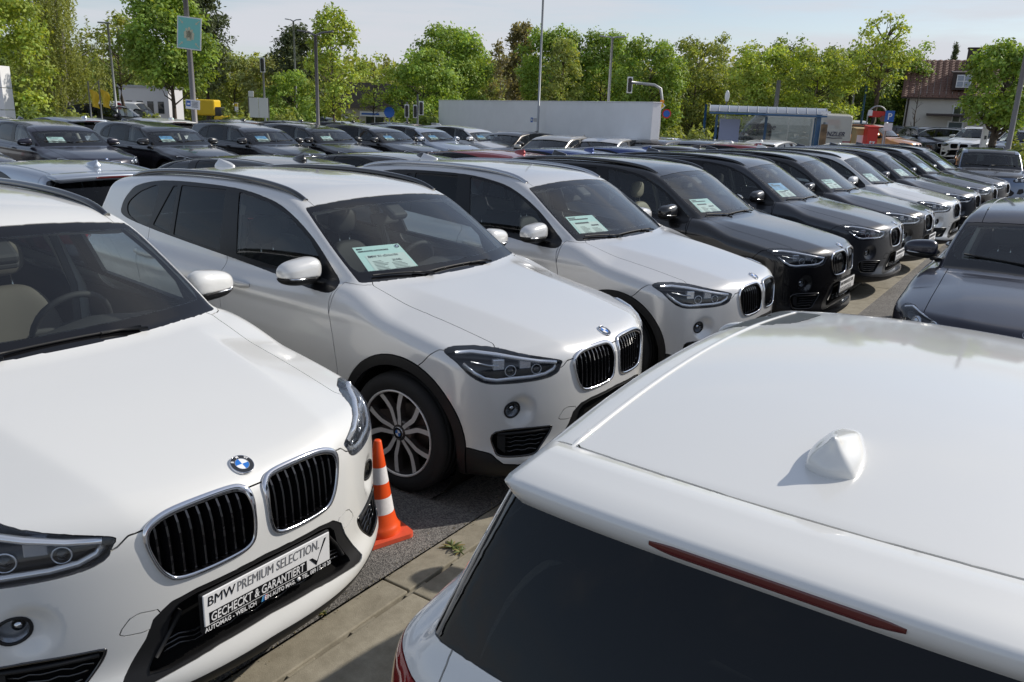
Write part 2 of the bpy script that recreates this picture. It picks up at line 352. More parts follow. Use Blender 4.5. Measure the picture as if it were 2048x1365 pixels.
# ---------------------------------------------------------------- mesh machinery
def surfnet(fn,lo,hi,h,sym=True):
    xs=np.arange(lo[0],hi[0]+h,h);ys=(-h/2+h*np.arange(int((hi[1]+h)/h)+2)) if sym else np.arange(lo[1],hi[1]+h,h);zs=np.arange(lo[2],hi[2]+h,h)
    n=(len(xs),len(ys),len(zs));f=np.empty(n)
    Y,Z=np.meshgrid(ys,zs,indexing='ij')
    for i0 in range(0,n[0],24):
        xx=xs[i0:i0+24];f[i0:i0+24]=fn(np.broadcast_to(xx[:,None,None],(len(xx),)+Y.shape),np.broadcast_to(Y,(len(xx),)+Y.shape),np.broadcast_to(Z,(len(xx),)+Y.shape))
    S=f<0;c=tuple(m-1 for m in n)
    Pp=np.zeros(c+(3,));Ct=np.zeros(c)
    ax=[xs,ys,zs];edges=[]
    for a in range(3):
        s0=[slice(None)]*3;s1=[slice(None)]*3;s0[a]=slice(0,-1);s1[a]=slice(1,None)
        f0,f1=f[tuple(s0)],f[tuple(s1)];cr=(f0<0)!=(f1<0)
        ii=np.argwhere(cr);t=f0[cr]/(f0[cr]-f1[cr])
        pos=np.stack([ax[k][ii[:,k]] for k in range(3)],1);pos[:,a]+=t*h
        o=[k for k in range(3) if k!=a]
        for d1 in (0,1):
            for d2 in (0,1):
                jj=ii.copy();jj[:,o[0]]-=d1;jj[:,o[1]]-=d2
                ok=np.all((jj>=0)&(jj<np.array(c)),1)
                np.add.at(Pp,tuple(jj[ok].T),pos[ok]);np.add.at(Ct,tuple(jj[ok].T),1)
        edges.append((ii,S[tuple(s0)][cr]))
    act=Ct>0;idx=-np.ones(c,int);idx[act]=np.arange(act.sum())
    V=Pp[act]/Ct[act][:,None]
    Q=[]
    for a in range(3):
        ii,sg=edges[a];o=[(a+1)%3,(a+2)%3]
        ok=np.ones(len(ii),bool)
        for k in o: ok&=(ii[:,k]>=1)&(ii[:,k]<c[k])
        ii,sg=ii[ok],sg[ok]
        def cell(d1,d2):
            j=ii.copy();j[:,o[0]]-=d1;j[:,o[1]]-=d2;return idx[tuple(j.T)]
        q=np.stack([cell(1,1),cell(0,1),cell(0,0),cell(1,0)],1)
        q[~sg]=q[~sg][:,::-1];Q.append(q)
    Q=np.concatenate(Q)
    return V,Q
def quads_to_tris(V,Q):
    d1=((V[Q[:,0]]-V[Q[:,2]])**2).sum(1);d2=((V[Q[:,1]]-V[Q[:,3]])**2).sum(1);m=d1<=d2
    return np.concatenate([Q[m][:,[0,1,2]],Q[m][:,[0,2,3]],Q[~m][:,[0,1,3]],Q[~m][:,[1,2,3]]])
def nrm(a): return a/np.maximum(np.linalg.norm(a,axis=1,keepdims=True),1e-9)
class TM:
    def __init__(s,F,lo,hi,h,off=0):
        fn=(lambda x,y,z:F.f(x,y,z)+off) if off else F.f
        V,Q=surfnet(fn,lo,hi,h);ctr=np.abs(V[:,1])<1e-3
        for _ in range(3):
            g=F.grad(V);V=V-((F.f(V[:,0],V[:,1],V[:,2])+off)/np.maximum((g*g).sum(1),.2))[:,None].clip(-.02,.02)*g
            V[ctr,1]=0
        s.N=nrm(F.grad(V));s.N[ctr,1]=0;s.V=V;s.F=quads_to_tris(V,Q);s.L=np.zeros(len(s.F),int);s.h=h;s.names=['body']
    def lab(s,n):
        if n not in s.names: s.names.append(n)
        return s.names.index(n)
    def cut(s,fn,name,within=('body',),snap=.08):
        V=s.V;d=fn(V[:,0],np.abs(V[:,1]),V[:,2],s.N)
        d=np.where(np.abs(d)<snap*s.h,0,d);Fc=s.F;sg=np.sign(d)[Fc]
        mix=(sg.max(1)>0)&(sg.min(1)<0)
        keepF,keepL=Fc[~mix],s.L[~mix];B=Fc[mix];bl=s.L[mix];bs=sg[mix]
        if len(B):
            z=(bs==0).sum(1);outF=[keepF];outL=[keepL]
            nV=len(V);ek={}
            def newv(a,b):
                lo_,hi_=np.minimum(a,b),np.maximum(a,b);key=lo_.astype(np.int64)*nV+hi_
                return key,lo_,hi_
            # lone-sign case
            m=z==0;b=B[m];ss=bs[m];tot=ss.sum(1);lone=np.argmax(ss==-np.sign(tot)[:,None],1)
            r=np.arange(len(b));a0,b0,c0=b[r,lone],b[r,(lone+1)%3],b[r,(lone+2)%3]
            m2=z==1;bb=B[m2];zz=np.argmax(bs[m2]==0,1);r2=np.arange(len(bb));a1,b1,c1=bb[r2,zz],bb[r2,(zz+1)%3],bb[r2,(zz+2)%3]
            ka=newv(a0,b0);kb=newv(a0,c0);kc=newv(b1,c1)
            keys=np.concatenate([ka[0],kb[0],kc[0]]);lo_=np.concatenate([ka[1],kb[1],kc[1]]);hi_=np.concatenate([ka[2],kb[2],kc[2]])
            uk,fi,inv=np.unique(keys,return_index=True,return_inverse=True);inv=inv.ravel()
            la,ha=lo_[fi],hi_[fi];t=(d[la]/(d[la]-d[ha]))[:,None]
            s.V=np.concatenate([V,V[la]*(1-t)+V[ha]*t]);s.N=np.concatenate([s.N,nrm(s.N[la]*(1-t)+s.N[ha]*t)])
            d=np.concatenate([d,np.zeros(len(uk))])
            pa=nV+inv[:len(a0)];qa=nV+inv[len(a0):2*len(a0)];pc=nV+inv[2*len(a0):]
            for tri,l in ((np.stack([a0,pa,qa],1),bl[m]),(np.stack([pa,b0,c0],1),bl[m]),(np.stack([pa,c0,qa],1),bl[m]),(np.stack([a1,b1,pc],1),bl[m2]),(np.stack([a1,pc,c1],1),bl[m2])):
                outF.append(tri);outL.append(l)
            s.F=np.concatenate(outF);s.L=np.concatenate(outL)
        dm=d[s.F].sum(1);w=[s.names.index(q) for q in within if q in s.names]
        s.L[(dm<0)&np.isin(s.L,w)]=s.lab(name)
    def clean(s,name,to='body'):
        """keep only the largest connected piece of a label"""
        if name not in s.names: return
        k=s.names.index(name);ix=np.where(s.L==k)[0]
        if not len(ix): return
        F=s.F[ix];lab=np.arange(len(s.V))
        while 1:
            m=lab[F].min(1);new=lab.copy()
            for c in range(3): np.minimum.at(new,F[:,c],m)
            new=new[new]
            if (new==lab).all(): break
            lab=new
        fl=lab[F[:,0]];u,c=np.unique(fl,return_counts=True);s.L[ix[fl!=u[np.argmax(c)]]]=s.lab(to)
    def wall(s,name,lip,side):
        r=s.part(name,0,.0,lip,side);V,F,N=r;n0=len(np.unique(s.F[s.L==s.names.index(name)]));h=len(V)//2 if side=='C' else len(V)
        return V,F[((F%h)>=n0).all(1)]
    def part(s,names,off=0,gap=.0028,lip=.014,side='C',voff=None):
        if isinstance(names,str): names=[names]
        w=[s.names.index(q) for q in names if q in s.names]
        F=s.F[np.isin(s.L,w)]
        if not len(F): return None
        u,inv=np.unique(F,return_inverse=True);F=inv.reshape(-1,3);V=s.V[u].copy();N=s.N[u]
        if off: V=V-N*off
        if voff is not None: V=V+np.array(voff)
        if gap or lip:
            e=np.concatenate([F[:,[0,1]],F[:,[1,2]],F[:,[2,0]]]);n=len(V)
            k=e[:,0].astype(np.int64)*n+e[:,1];rk=e[:,1].astype(np.int64)*n+e[:,0]
            be=e[~np.isin(k,rk)]
            be=be[~((np.abs(V[be[:,0],1])<1e-4)&(np.abs(V[be[:,1],1])<1e-4))]
            if len(be):
                ev=V[be[:,1]]-V[be[:,0]];out=np.cross(ev,N[be[:,0]]+N[be[:,1]]);out=nrm(out)
                acc=np.zeros_like(V);np.add.at(acc,be[:,0],out);np.add.at(acc,be[:,1],out);acc=nrm(acc)*(np.abs(acc).sum(1,keepdims=True)>1e-6)
                ctr=np.abs(V[:,1])<1e-4;acc[ctr,1]=0
                V=V-acc*gap
                if lip:
                    bv=np.unique(be);mp=-np.ones(n,int);mp[bv]=np.arange(len(bv))
                    T=V[bv];Bt=T-N[bv]*lip;n0=len(V);m=len(bv)
                    a,b=mp[be[:,0]],mp[be[:,1]]
                    V=np.concatenate([V,T,Bt]);N=np.concatenate([N,acc[bv],acc[bv]])
                    F=np.concatenate([F,np.stack([n0+a,n0+m+a,n0+m+b],1),np.stack([n0+a,n0+m+b,n0+b],1)])
        if side=='R': V=V*[1,-1,1];N=N*[1,-1,1];F=F[:,::-1]
        if side=='C':
            F=np.concatenate([F,F[:,::-1]+len(V)]);V=np.concatenate([V,V*[1,-1,1]]);N=np.concatenate([N,N*[1,-1,1]])
        return V,F,N
def npmesh(name,V,F,N=None,smooth=True):
    me=bpy.data.meshes.new(name);V=np.ascontiguousarray(V,np.float32);F=np.ascontiguousarray(F,np.int32)
    me.vertices.add(len(V));me.vertices.foreach_set('co',V.ravel())
    k=F.shape[1];me.loops.add(F.size);me.loops.foreach_set('vertex_index',F.ravel())
    me.polygons.add(len(F));me.polygons.foreach_set('loop_start',np.arange(0,F.size,k,dtype=np.int32))
    me.polygons.foreach_set('use_smooth',np.full(len(F),smooth));me.update(calc_edges=True)
    if N is not None: me.normals_split_custom_set_from_vertices(np.ascontiguousarray(N,np.float32))
    return me
def polysd(px,py,poly,r=0):
    """signed distance to a closed polygon (negative inside), corners rounded by r"""
    P=np.asarray(poly,float);A=P;B=np.roll(P,-1,0)
    d2=np.full(px.shape,1e9);ins=np.zeros(px.shape,bool)
    for (ax,ay),(bx,by) in zip(A,B):
        ex,ey=bx-ax,by-ay;t=np.clip(((px-ax)*ex+(py-ay)*ey)/(ex*ex+ey*ey+1e-12),0,1)
        d2=np.minimum(d2,(px-ax-t*ex)**2+(py-ay-t*ey)**2)
        c=((ay>py)!=(by>py));ins^=c&(px<(bx-ax)*(py-ay)/(by-ay+1e-12)+ax)
    return np.where(ins,-1,1)*np.sqrt(d2)
def curve_pts(P,n,closed=True):
    """dense Catmull-Rom through P"""
    P=np.asarray(P,float);m=len(P);out=[]
    seg=m if closed else m-1;per=max(2,n//seg)
    for i in range(seg):
        g=lambda k:P[k%m] if closed else P[min(max(k,0),m-1)]
        p0,p1,p2,p3=g(i-1),g(i),g(i+1),g(i+2);t=np.linspace(0,1,per,endpoint=False)[:,None]
        out.append(.5*((2*p1)+(p2-p0)*t+(2*p0-5*p1+4*p2-p3)*t*t+(3*p1-p0-3*p2+p3)*t**3))
    if not closed: out.append(P[-1:])
    return np.concatenate(out)
def soft(P,n=80): return curve_pts(P,n,True)
# ---------------------------------------------------------------- compact SUV (the front row)
S7=math.sqrt(.5)
DLO=[(-2.954,1.287),(-2.90,1.375),(-2.769,1.45),(-2.4,1.506),(-1.685,1.518),(-1.283,1.48),(-1.055,1.417),(-.809,1.292),(-.60,1.135),(-.515,1.05),(-.70,1.034),(-1.559,1.108),(-2.5,1.181),(-2.9,1.225)]
G_Q=[(-2.873,1.300),(-2.80,1.37),(-2.67,1.428),(-2.495,1.452),(-2.535,1.203),(-2.80,1.228)]
G_T=[(-2.462,1.203),(-2.315,1.478),(-2.262,1.484),(-2.232,1.172)]
G_R=[(-2.183,1.167),(-2.219,1.490),(-1.718,1.503),(-1.640,1.128)]
G_F=[(-1.465,1.128),(-1.575,1.500),(-1.283,1.464),(-1.06,1.401),(-.84,1.288),(-.72,1.185),(-.70,1.075)]
HL=[(.39,.868),(.32,.886),(.13,.882),(-.06,.848),(-.215,.813),(-.218,.790),(-.19,.748),(-.0976,.727),(.0976,.721),(.193,.729),(.265,.765),(.334,.827)]
KID=[(.378,.785),(.355,.82),(.276,.840),(.103,.842),(.045,.828),(.030,.79),(.032,.69),(.055,.643),(.126,.628),(.285,.626),(.338,.655),(.368,.72)]
SI=[(.131,.463),(-.138,.468),(-.173,.447),(-.111,.36),(-.063,.330),(.0926,.333),(.134,.369)]
INT=[(0,.58),(.25,.570),(.33,.556),(.385,.52),(.408,.46),(.505,.32),(.485,.306),(.36,.330),(.2,.350),(0,.358),(-.2,.350),(-.2,.575)]
INT2=[(0,.566),(.25,.556),(.305,.545),(.335,.515),(.35,.46),(.425,.345),(.36,.342),(.2,.362),(0,.369),(-.2,.362),(-.2,.56)]
HOOK=[(.372,.545),(.42,.552),(.445,.545),(.478,.505),(.472,.493),(.42,.486),(.385,.49),(.358,.52)]
BADGE_X=.760
X1['nose_plan']=(.388,2.5);X1['k_sf']=.115
X1['mods']=[fog_mod((.66,.668,.570),.095,.030)]
def uu(x,y): return (y-x)*S7
def build_suv():
    F=Field(X1);T=TM(F,(-3.68,0,.12),(.94,.96,1.66),.0155)
    C=T.cut
    AX,AZ,AR=.035,.345,.388
    dom=lambda y:.55-y
    C(lambda x,y,z,n:np.maximum(np.hypot(x-AX,z-AZ)-AR,dom(y)),'hole')
    C(lambda x,y,z,n:np.maximum(np.hypot(x+2.67,z-AZ)-AR,dom(y)),'hole')
    hl=soft(HL);kid=soft(KID);si=soft(SI);it=np.array(INT);it2=np.array(INT2)
    C(lambda x,y,z,n:np.maximum(polysd(uu(x,y),z,hl),.0-x),'headlight')
    C(lambda x,y,z,n:np.maximum(polysd(y,z,kid),.3-x),'kidney')
    C(lambda x,y,z,n:np.maximum(polysd(uu(x,y),z,si),.2-x),'side_intake')
    C(lambda x,y,z,n:np.maximum(polysd(y,z,it),.3-x),'intake_surround')
    C(lambda x,y,z,n:np.maximum(polysd(y,z,it2),.3-x),'intake',('intake_surround',))
    C(lambda x,y,z,n:np.maximum(polysd(y,z,np.array(HOOK)),.3-x),'tow_cover')
    C(lambda x,y,z,n:np.maximum(np.hypot(uu(x,y)-.045,z-.575)-.040,.2-x),'fog')
    dl=soft(DLO,160)
    C(lambda x,y,z,n:np.maximum(polysd(x,z,dl),.45-y),'surround')
    for nm,g in (('glass_q',G_Q),('glass_t',G_T),('glass_r',G_R),('glass_f',G_F)):
        gg=np.array(g) if nm in('glass_t',) else soft(g,90)
        if nm=='glass_r' or nm=='glass_f' or nm=='glass_t': gg=np.array(g)
        C(lambda x,y,z,n,gg=gg:np.maximum(polysd(x,z,gg),.45-y),nm,('surround',))
    # windscreen, rear screen by where those faces rule
    def wsd(x,y,z,n):
        c=F.comps(x,y,z)[1];return np.maximum(np.maximum(np.maximum(c['cside'],c['rf'])-c['wsf']+.020,c['low']*-1+.012),-1.6-x)
    C(wsd,'windscreen')
    C(lambda x,y,z,n:-(wsd(x,y,z,n)+np.where(z<1.2,.062,.030)*0+.017+.06*sstep(1.17,1.09,z)+.03*sstep(1.42,1.50,z)),'ws_border',('windscreen',))
    def rsd(x,y,z,n):
        c=F.comps(x,y,z)[1];return np.maximum(np.maximum(np.maximum(c['cside']+.03,c['rf']+.05)-c['rear'],-c['low']+.03),x+3.0)
    C(rsd,'rear_glass')
    C(lambda x,y,z,n:np.maximum(polysd(y,z,[(.45,.78),(.95,.86),(.95,1.02),(.86,1.06),(.45,1.0)]),x+3.2),'tail_light')
    # black cladding round the arches and along the sills
    for cx,q in((AX,'f'),(-2.67,'r')): C(lambda x,y,z,n,cx=cx:np.maximum(np.hypot(x-cx,z-AZ-.01)-.437,dom(y)),'arch_trim_'+q)
    C(lambda x,y,z,n:np.maximum(np.maximum(z-.365-.02*bump(x,-2.2,.3),x-AX+.2),-2.5-x),'sill_trim')
    zl=lambda u:np.interp(u,[-.62,-.247,-.066,.09,.156,.264,.5],[.280,.262,.275,.293,.35,.374,.39])
    C(lambda x,y,z,n:np.maximum(z-zl(uu(x,y)),.2-x),'valance')
    C(lambda x,y,z,n:np.maximum(z-.36,x+2.7),'rear_valance')
    zf=lambda y:np.interp(y,[0,.36,.42,.46,.72,.8],[.826,.812,.806,.775,.775,.775])
    HP=[(-.275,0),(-.295,.25),(-.335,.45),(-.385,.60),(-.402,.66),(-.36,.692),(-.184,.69),(.165,.679),(.479,.670),(.56,.73),(1.0,.73),(1.0,-.2),(-.275,-.2)]
    C(lambda x,y,z,n:np.maximum(polysd(x,y,HP),np.maximum(zf(y)-z,.1-n[:,2])),'hood')
    CP=[(-.10,-.2),(-.10,.3),(-.3,.655),(-.62,.69),(-.62,-.2)]
    C(lambda x,y,z,n:np.maximum(polysd(x,y,CP),.008-F.comps(x,y,z)[1]['cab']),'cowl')
    RP=[(-.6,0),(-.9,.59),(-1.2,.565),(-1.8,.55),(-3.05,.515),(-3.12,.30),(-3.14,0),(-3.14,-.2),(-.6,-.2)]
    C(lambda x,y,z,n:np.maximum(polysd(x,y,RP),1.3-z),'roof')
    D1=[(-.52,1.2),(-.52,1.0),(-.47,.80),(-.437,.60),(-.47,.40),(-.50,.375),(-1.44,.375),(-1.47,.5),(-1.497,.789),(-1.56,1.2)]
    C(lambda x,y,z,n:np.maximum(polysd(x,z,D1),.55-y),'door_f')
    D2=[(-1.56,1.2),(-1.497,.789),(-1.47,.5),(-1.44,.375),(-2.12,.375),(-2.2,.50),(-2.25,.65),(-2.38,.80),(-2.47,1.0),(-2.5,1.2)]
    C(lambda x,y,z,n:np.maximum(polysd(x,z,D2),.55-y),'door_r')
    BS=[(2,.869),(.295,.869),(.255,.84),(.21,.79),(.1,.70),(.1,-1),(2,-1)]
    C(lambda x,y,z,n:polysd(x,z,BS),'bumper_f')
    C(lambda x,y,z,n:np.maximum(polysd(x,z,[(-2.7,.62),(-3.3,.66),(-3.45,.74),(-5,.74),(-5,-1),(-2.7,-1)]),-9),'bumper_r')
    C(lambda x,y,z,n:np.maximum(-.50-x,(lambda c:c['low']-c['cab']+.004)(F.comps(x,y,z)[1])),'fender')
    C(lambda x,y,z,n:np.maximum(np.maximum(x+3.13,y-.60),.7-z),'tailgate')
    C(lambda x,y,z,n:z-.25,'floor_skin')
    for q in('tailgate','cowl','hood','windscreen','door_f','door_r','fender','sill_trim','arch_trim_f','arch_trim_r','roof'): T.clean(q)
    return F,T
PM=paint('paint_master',(.6,.6,.6))
def surf(F,axis,a,b,lo,hi):
    """surface coordinate along axis between lo (inside) and hi (outside)"""
    for n in(33,33,17):
        t=np.linspace(lo,hi,n);A=np.full(n,float(a));B=np.full(n,float(b));q={'x':(t,A,B),'y':(A,t,B),'z':(A,B,t)}[axis]
        v=F.f(*q)<0;k=n-1-int(np.argmax(v[::-1])) if v.any() else 0
        lo,hi=float(t[k]),float(t[min(k+1,n-1)])
    return (lo+hi)/2
def add_part(T,root,name,labels,mat,side='C',off=0,gap=.0028,lip=.014,objmat=False,voff=None):
    r=T.part(labels,off,gap,lip,side,voff)
    if r is None: return None
    return mo(name,npmesh(name,*r),mat,root,objmat)
def ellipsoid(name,c,d,n,mat,parent,h=None,extra=None,mats=None):
    """superellipsoid blob meshed by surface nets (c centre, d half sizes, n exponent)"""
    h=h or min(d)/5
    def f(x,y,z):
        X,Y,Z=x-c[0],y-c[1],z-c[2]
        if extra: X,Y,Z=extra(X,Y,Z)
        return ((np.abs(X/d[0])**n+np.abs(Y/d[1])**n+np.abs(Z/d[2])**n)**(1/n)-1)*min(d)
    m=1.6
    V,Q=surfnet(f,[c[i]-d[i]*m-h for i in range(3)],[c[i]+d[i]*m+h for i in range(3)],h,False)
    for _ in range(2):
        e=h*.05;x,y,z=V.T
        g=np.stack([f(x+e,y,z)-f(x-e,y,z),f(x,y+e,z)-f(x,y-e,z),f(x,y,z+e)-f(x,y,z-e)],1)/(2*e)
        V=V-(f(x,y,z)/np.maximum((g*g).sum(1),.05))[:,None]*g
    x,y,z=V.T;g=np.stack([f(x+e,y,z)-f(x-e,y,z),f(x,y+e,z)-f(x,y-e,z),f(x,y,z+e)-f(x,y,z-e)],1)
    me=npmesh(name,V,Q,nrm(g))
    return mo(name,me,mat,parent)
def make_wheel(style=0,R=.341,rim=.237,wd=.225):
    """wheel lying in the x-z plane, outer face towards +y"""
    b=MB();h=wd/2
    prof=[(rim-.004,h-.02),(rim+.010,h-.006),(rim+.05,h),(R-.020,h-.008),(R-.005,h-.022),(R,h-.045)]
    for g in(.06,.02,-.02,-.06): prof+=[(R,g*wd/.225+.004),(R-.007,g*wd/.225+.003),(R-.007,g*wd/.225-.003),(R,g*wd/.225-.004)]
    prof+=[(R,-h+.045),(R-.005,-h+.022),(R-.02,-h+.008),(rim+.05,-h),(rim,-h+.02)]
    b.lathe(prof[::-1],56,axis='y');ty=b.mesh('tyre');ty.materials.append(M_RUBBER)
    b=MB();b.cur=0
    b.lathe([(rim,h-.022),(rim+.002,h-.006),(rim-.003,h-.004),(rim-.010,h-.012)][::-1],56,axis='y')
    b.cur=1;b.lathe([(rim-.010,h-.012),(rim-.018,h-.04),(rim-.03,-.02),(rim-.032,-h+.02)][::-1],56,axis='y')
    # spokes
    def arm(th0,th1,th2,w0,w1):
        n=7;rows=[]
        for i in range(n):
            t=i/(n-1);r=.045+(rim-.058)*t
            th=np.interp(t,[0,.45,1],[th0,th1,th2]);w=(w0+(w1-w0)*t)/2;yo=h-.040+.016*t+.010*(1-t)**3;dp=.035
            c=np.array([math.cos(th),math.sin(th)]);p=np.array([-c[1],c[0]])
            rows.append([(*(c*r-p*w),yo),(*(c*r+p*w),yo),(*(c*r+p*w*1.25),yo-dp),(*(c*r-p*w*1.25),yo-dp)])
        vs=[(q[0],q[2],q[1]) for r in rows for q in r];o=len(b.v)
        b.cur=0;b.add(vs,[(i*4,i*4+4,i*4+5,i*4+1)[::-1] for i in range(n-1)])
        b.cur=1
        for i in range(n-1):
            for k in(1,2,3): b.f.append((o+i*4+k,o+i*4+4+k,o+i*4+4+(k+1)%4,o+i*4+(k+1)%4)[::-1]);b.mi.append(1);b.sm.append(False)
    d=math.radians
    for k in range(5):
        a=d(90+72*k)
        if style==0:
            for sg in(-1,1): arm(a+sg*d(17),a+sg*d(11),a+sg*d(19.5),.022,.031)
        elif style==1:
            for sg in(-1,1): arm(a+sg*d(8),a+sg*d(8),a+sg*d(9),.026,.030)
        else: arm(a,a,a,.05,.07)
    b.cur=1;b.lathe([(.0,h-.030),(.040,h-.029),(.068,h-.034),(.078,h-.046),(.078,h-.075)][::-1],30,axis='y')
    for k in range(5):
        a=d(126+72*k);b.lathe([(.0,h-.040),(.0105,h-.040)][::-1],10,c=(.056*math.cos(a),.0085,.056*math.sin(a)),axis='y')
    rm=b.mesh('rim');rm.materials.append(M_ALLOY);rm.materials.append(M_ALLOYDK)
    b=MB();b.lathe([(.0,.0),(.15,.0),(.155,-.012),(.155,-.03)][::-1],36,c=(0,.01,0),axis='y');b.box((.10,.02,.07),(.10,.07,.11));dk=b.mesh('brake_disc');dk.materials.append(M_IRON)
    return ty,rm,dk
def badge_mesh(r=.041,letters=True):
    b=MB();n=40
    def ann(r0,r1,z,m,a0=0,a1=2*math.pi,k=n):
        b.cur=m;ps=[a0+(a1-a0)*i/k for i in range(k+1)]
        vs=[(r0*math.cos(a),r0*math.sin(a),z) for a in ps]+[(r1*math.cos(a),r1*math.sin(a),z) for a in ps]
        b.add(vs,[(i,k+1+i,k+2+i,i+1)[::-1] for i in range(k)] if r0<r1 else [])
    b.cur=0;b.lathe([(r,-.004),(r,.0025),(r*.97,.0042),(r*.94,.0036)],n)
    for r0,r1,m,z in((.60,.94,1,.0036),(.56,.60,0,.0042)): 
        b.cur=m;b.add([(r*q*math.cos(2*math.pi*i/n),r*q*math.sin(2*math.pi*i/n),z) for q in(r0,r1) for i in range(n)],[(i,n+i,n+(i+1)%n,(i+1)%n) for i in range(n)])
    for q in range(4):
        b.cur=2 if q%2==0 else 3
        ps=[q*math.pi/2+math.pi/2*i/10 for i in range(11)]
        b.add([(0,0,.0038)]+[(r*.56*math.cos(a),r*.56*math.sin(a),.0036) for a in ps],[(0,i+1,i+2) for i in range(10)])
    me=b.mesh('badge')
    for m in(M_CHROME,M_GLOSSBLK,M_WHITE,M_BLUE): me.materials.append(m)
    return me
def make_mirror(root,side,P=(-.715,.925,1.14),paintm=None):
    """wing mirror: cap, lower shell, glass, arm, indicator"""
    sg=1 if side=='L' else -1
    def shape(top):
        def f(x,y,z):
            X,Y,Z=x-P[0],sg*y-P[1],z-P[2]
            X=X+.10*Y                     # swept back
            q=np.clip((Y+.13)/.26,0,1)
            c=.088-.024*q;Zc=Z+.008*q
            a=.075
            g=((np.abs(X/a)**2.6+np.abs(Y/.132)**3.2+np.abs(Zc/c)**2.8)**(1/2.7)-1)*.07
            g=smax(g,-(X+.030),.012)
            return smax(g,(-.036+.012*q-Z) if top else (Z+.036-.012*q),.006)
        return f
    def make(nm,f,h,mat,obj):
        lo=(P[0]-.2,sg*P[1]-.2,P[2]-.15);V,Q=surfnet(f,lo,[lo[i]+(.4,.4,.3)[i] for i in range(3)],h,False)
        for _ in range(2):
            e=.001;x,y,z=V.T;g=np.stack([f(x+e,y,z)-f(x-e,y,z),f(x,y+e,z)-f(x,y-e,z),f(x,y,z+e)-f(x,y,z-e)],1)/(2*e)
            V=V-(f(x,y,z)/np.maximum((g*g).sum(1),.1))[:,None].clip(-.01,.01)*g
        x,y,z=V.T;e=.0015;g=np.stack([f(x+e,y,z)-f(x-e,y,z),f(x,y+e,z)-f(x,y-e,z),f(x,y,z+e)-f(x,y,z-e)],1)
        return mo(nm,npmesh(nm,V,Q,nrm(g)),mat,root,obj)
    cap=make('mirror',shape(True),.009,paintm or PM,True)
    ms=make('mirror_shell',shape(False),.009,M_BLACKPL,False);KIDS[root].remove(ms);ms.parent=cap;KIDS.setdefault(cap,[]).append(ms)
    b=MB();b.box((P[0]-.027,sg*(P[1]-.0),P[2]+.002),(.004,.17,.085));b.build('mirror_glass',M_CHROME,cap)
    b=MB();b.tube([(P[0]+.09,sg*(P[1]-.16),P[2]-.075),(P[0]+.03,sg*(P[1]-.10),P[2]-.062),(P[0]+.0,sg*(P[1]-.02),P[2]-.055)],[.038,.032,.028],10,flat=.5);b.build('mirror_arm',M_BLACKPL,cap)
    b=MB();b.tube([(P[0]+.066-.0*q,sg*(P[1]-.06+.16*q),P[2]-.040+.011*q) if q<.9 else (P[0]+.02,sg*(P[1]+.118),P[2]-.030) for q in(0,.3,.6,.85,1)],.006,6);b.build('indicator',M_SATIN,cap)
    return cap
def make_seat(root,x,y,mat,mat2,zb=.34,rear=False):
    s=ellipsoid('seat',(x-.10,y,zb+.36),(.06,.25,.33),3.2,mat,root,.022,lambda X,Y,Z:(X+Z*.24+.07*(np.abs(Y)/.25)**3*0-.035*(np.abs(Y)/.25)**2,Y*(1+.25*np.clip(Z/.33,0,1)),Z))
    ellipsoid('seat_cushion',(x+.20,y,zb+.02),(.27,.25,.085),3,mat,s,.024)
    ellipsoid('headrest',(x-.215,y,zb+.83),(.050,.125,.095),2.8,mat2,s,.018)
    b=MB()
    for d in(-.05,.05): b.tube([(x-.19,y+d,zb+.62),(x-.21,y+d,zb+.78)],.007,6)
    b.build('headrest_post',M_SATIN,s)
    return s
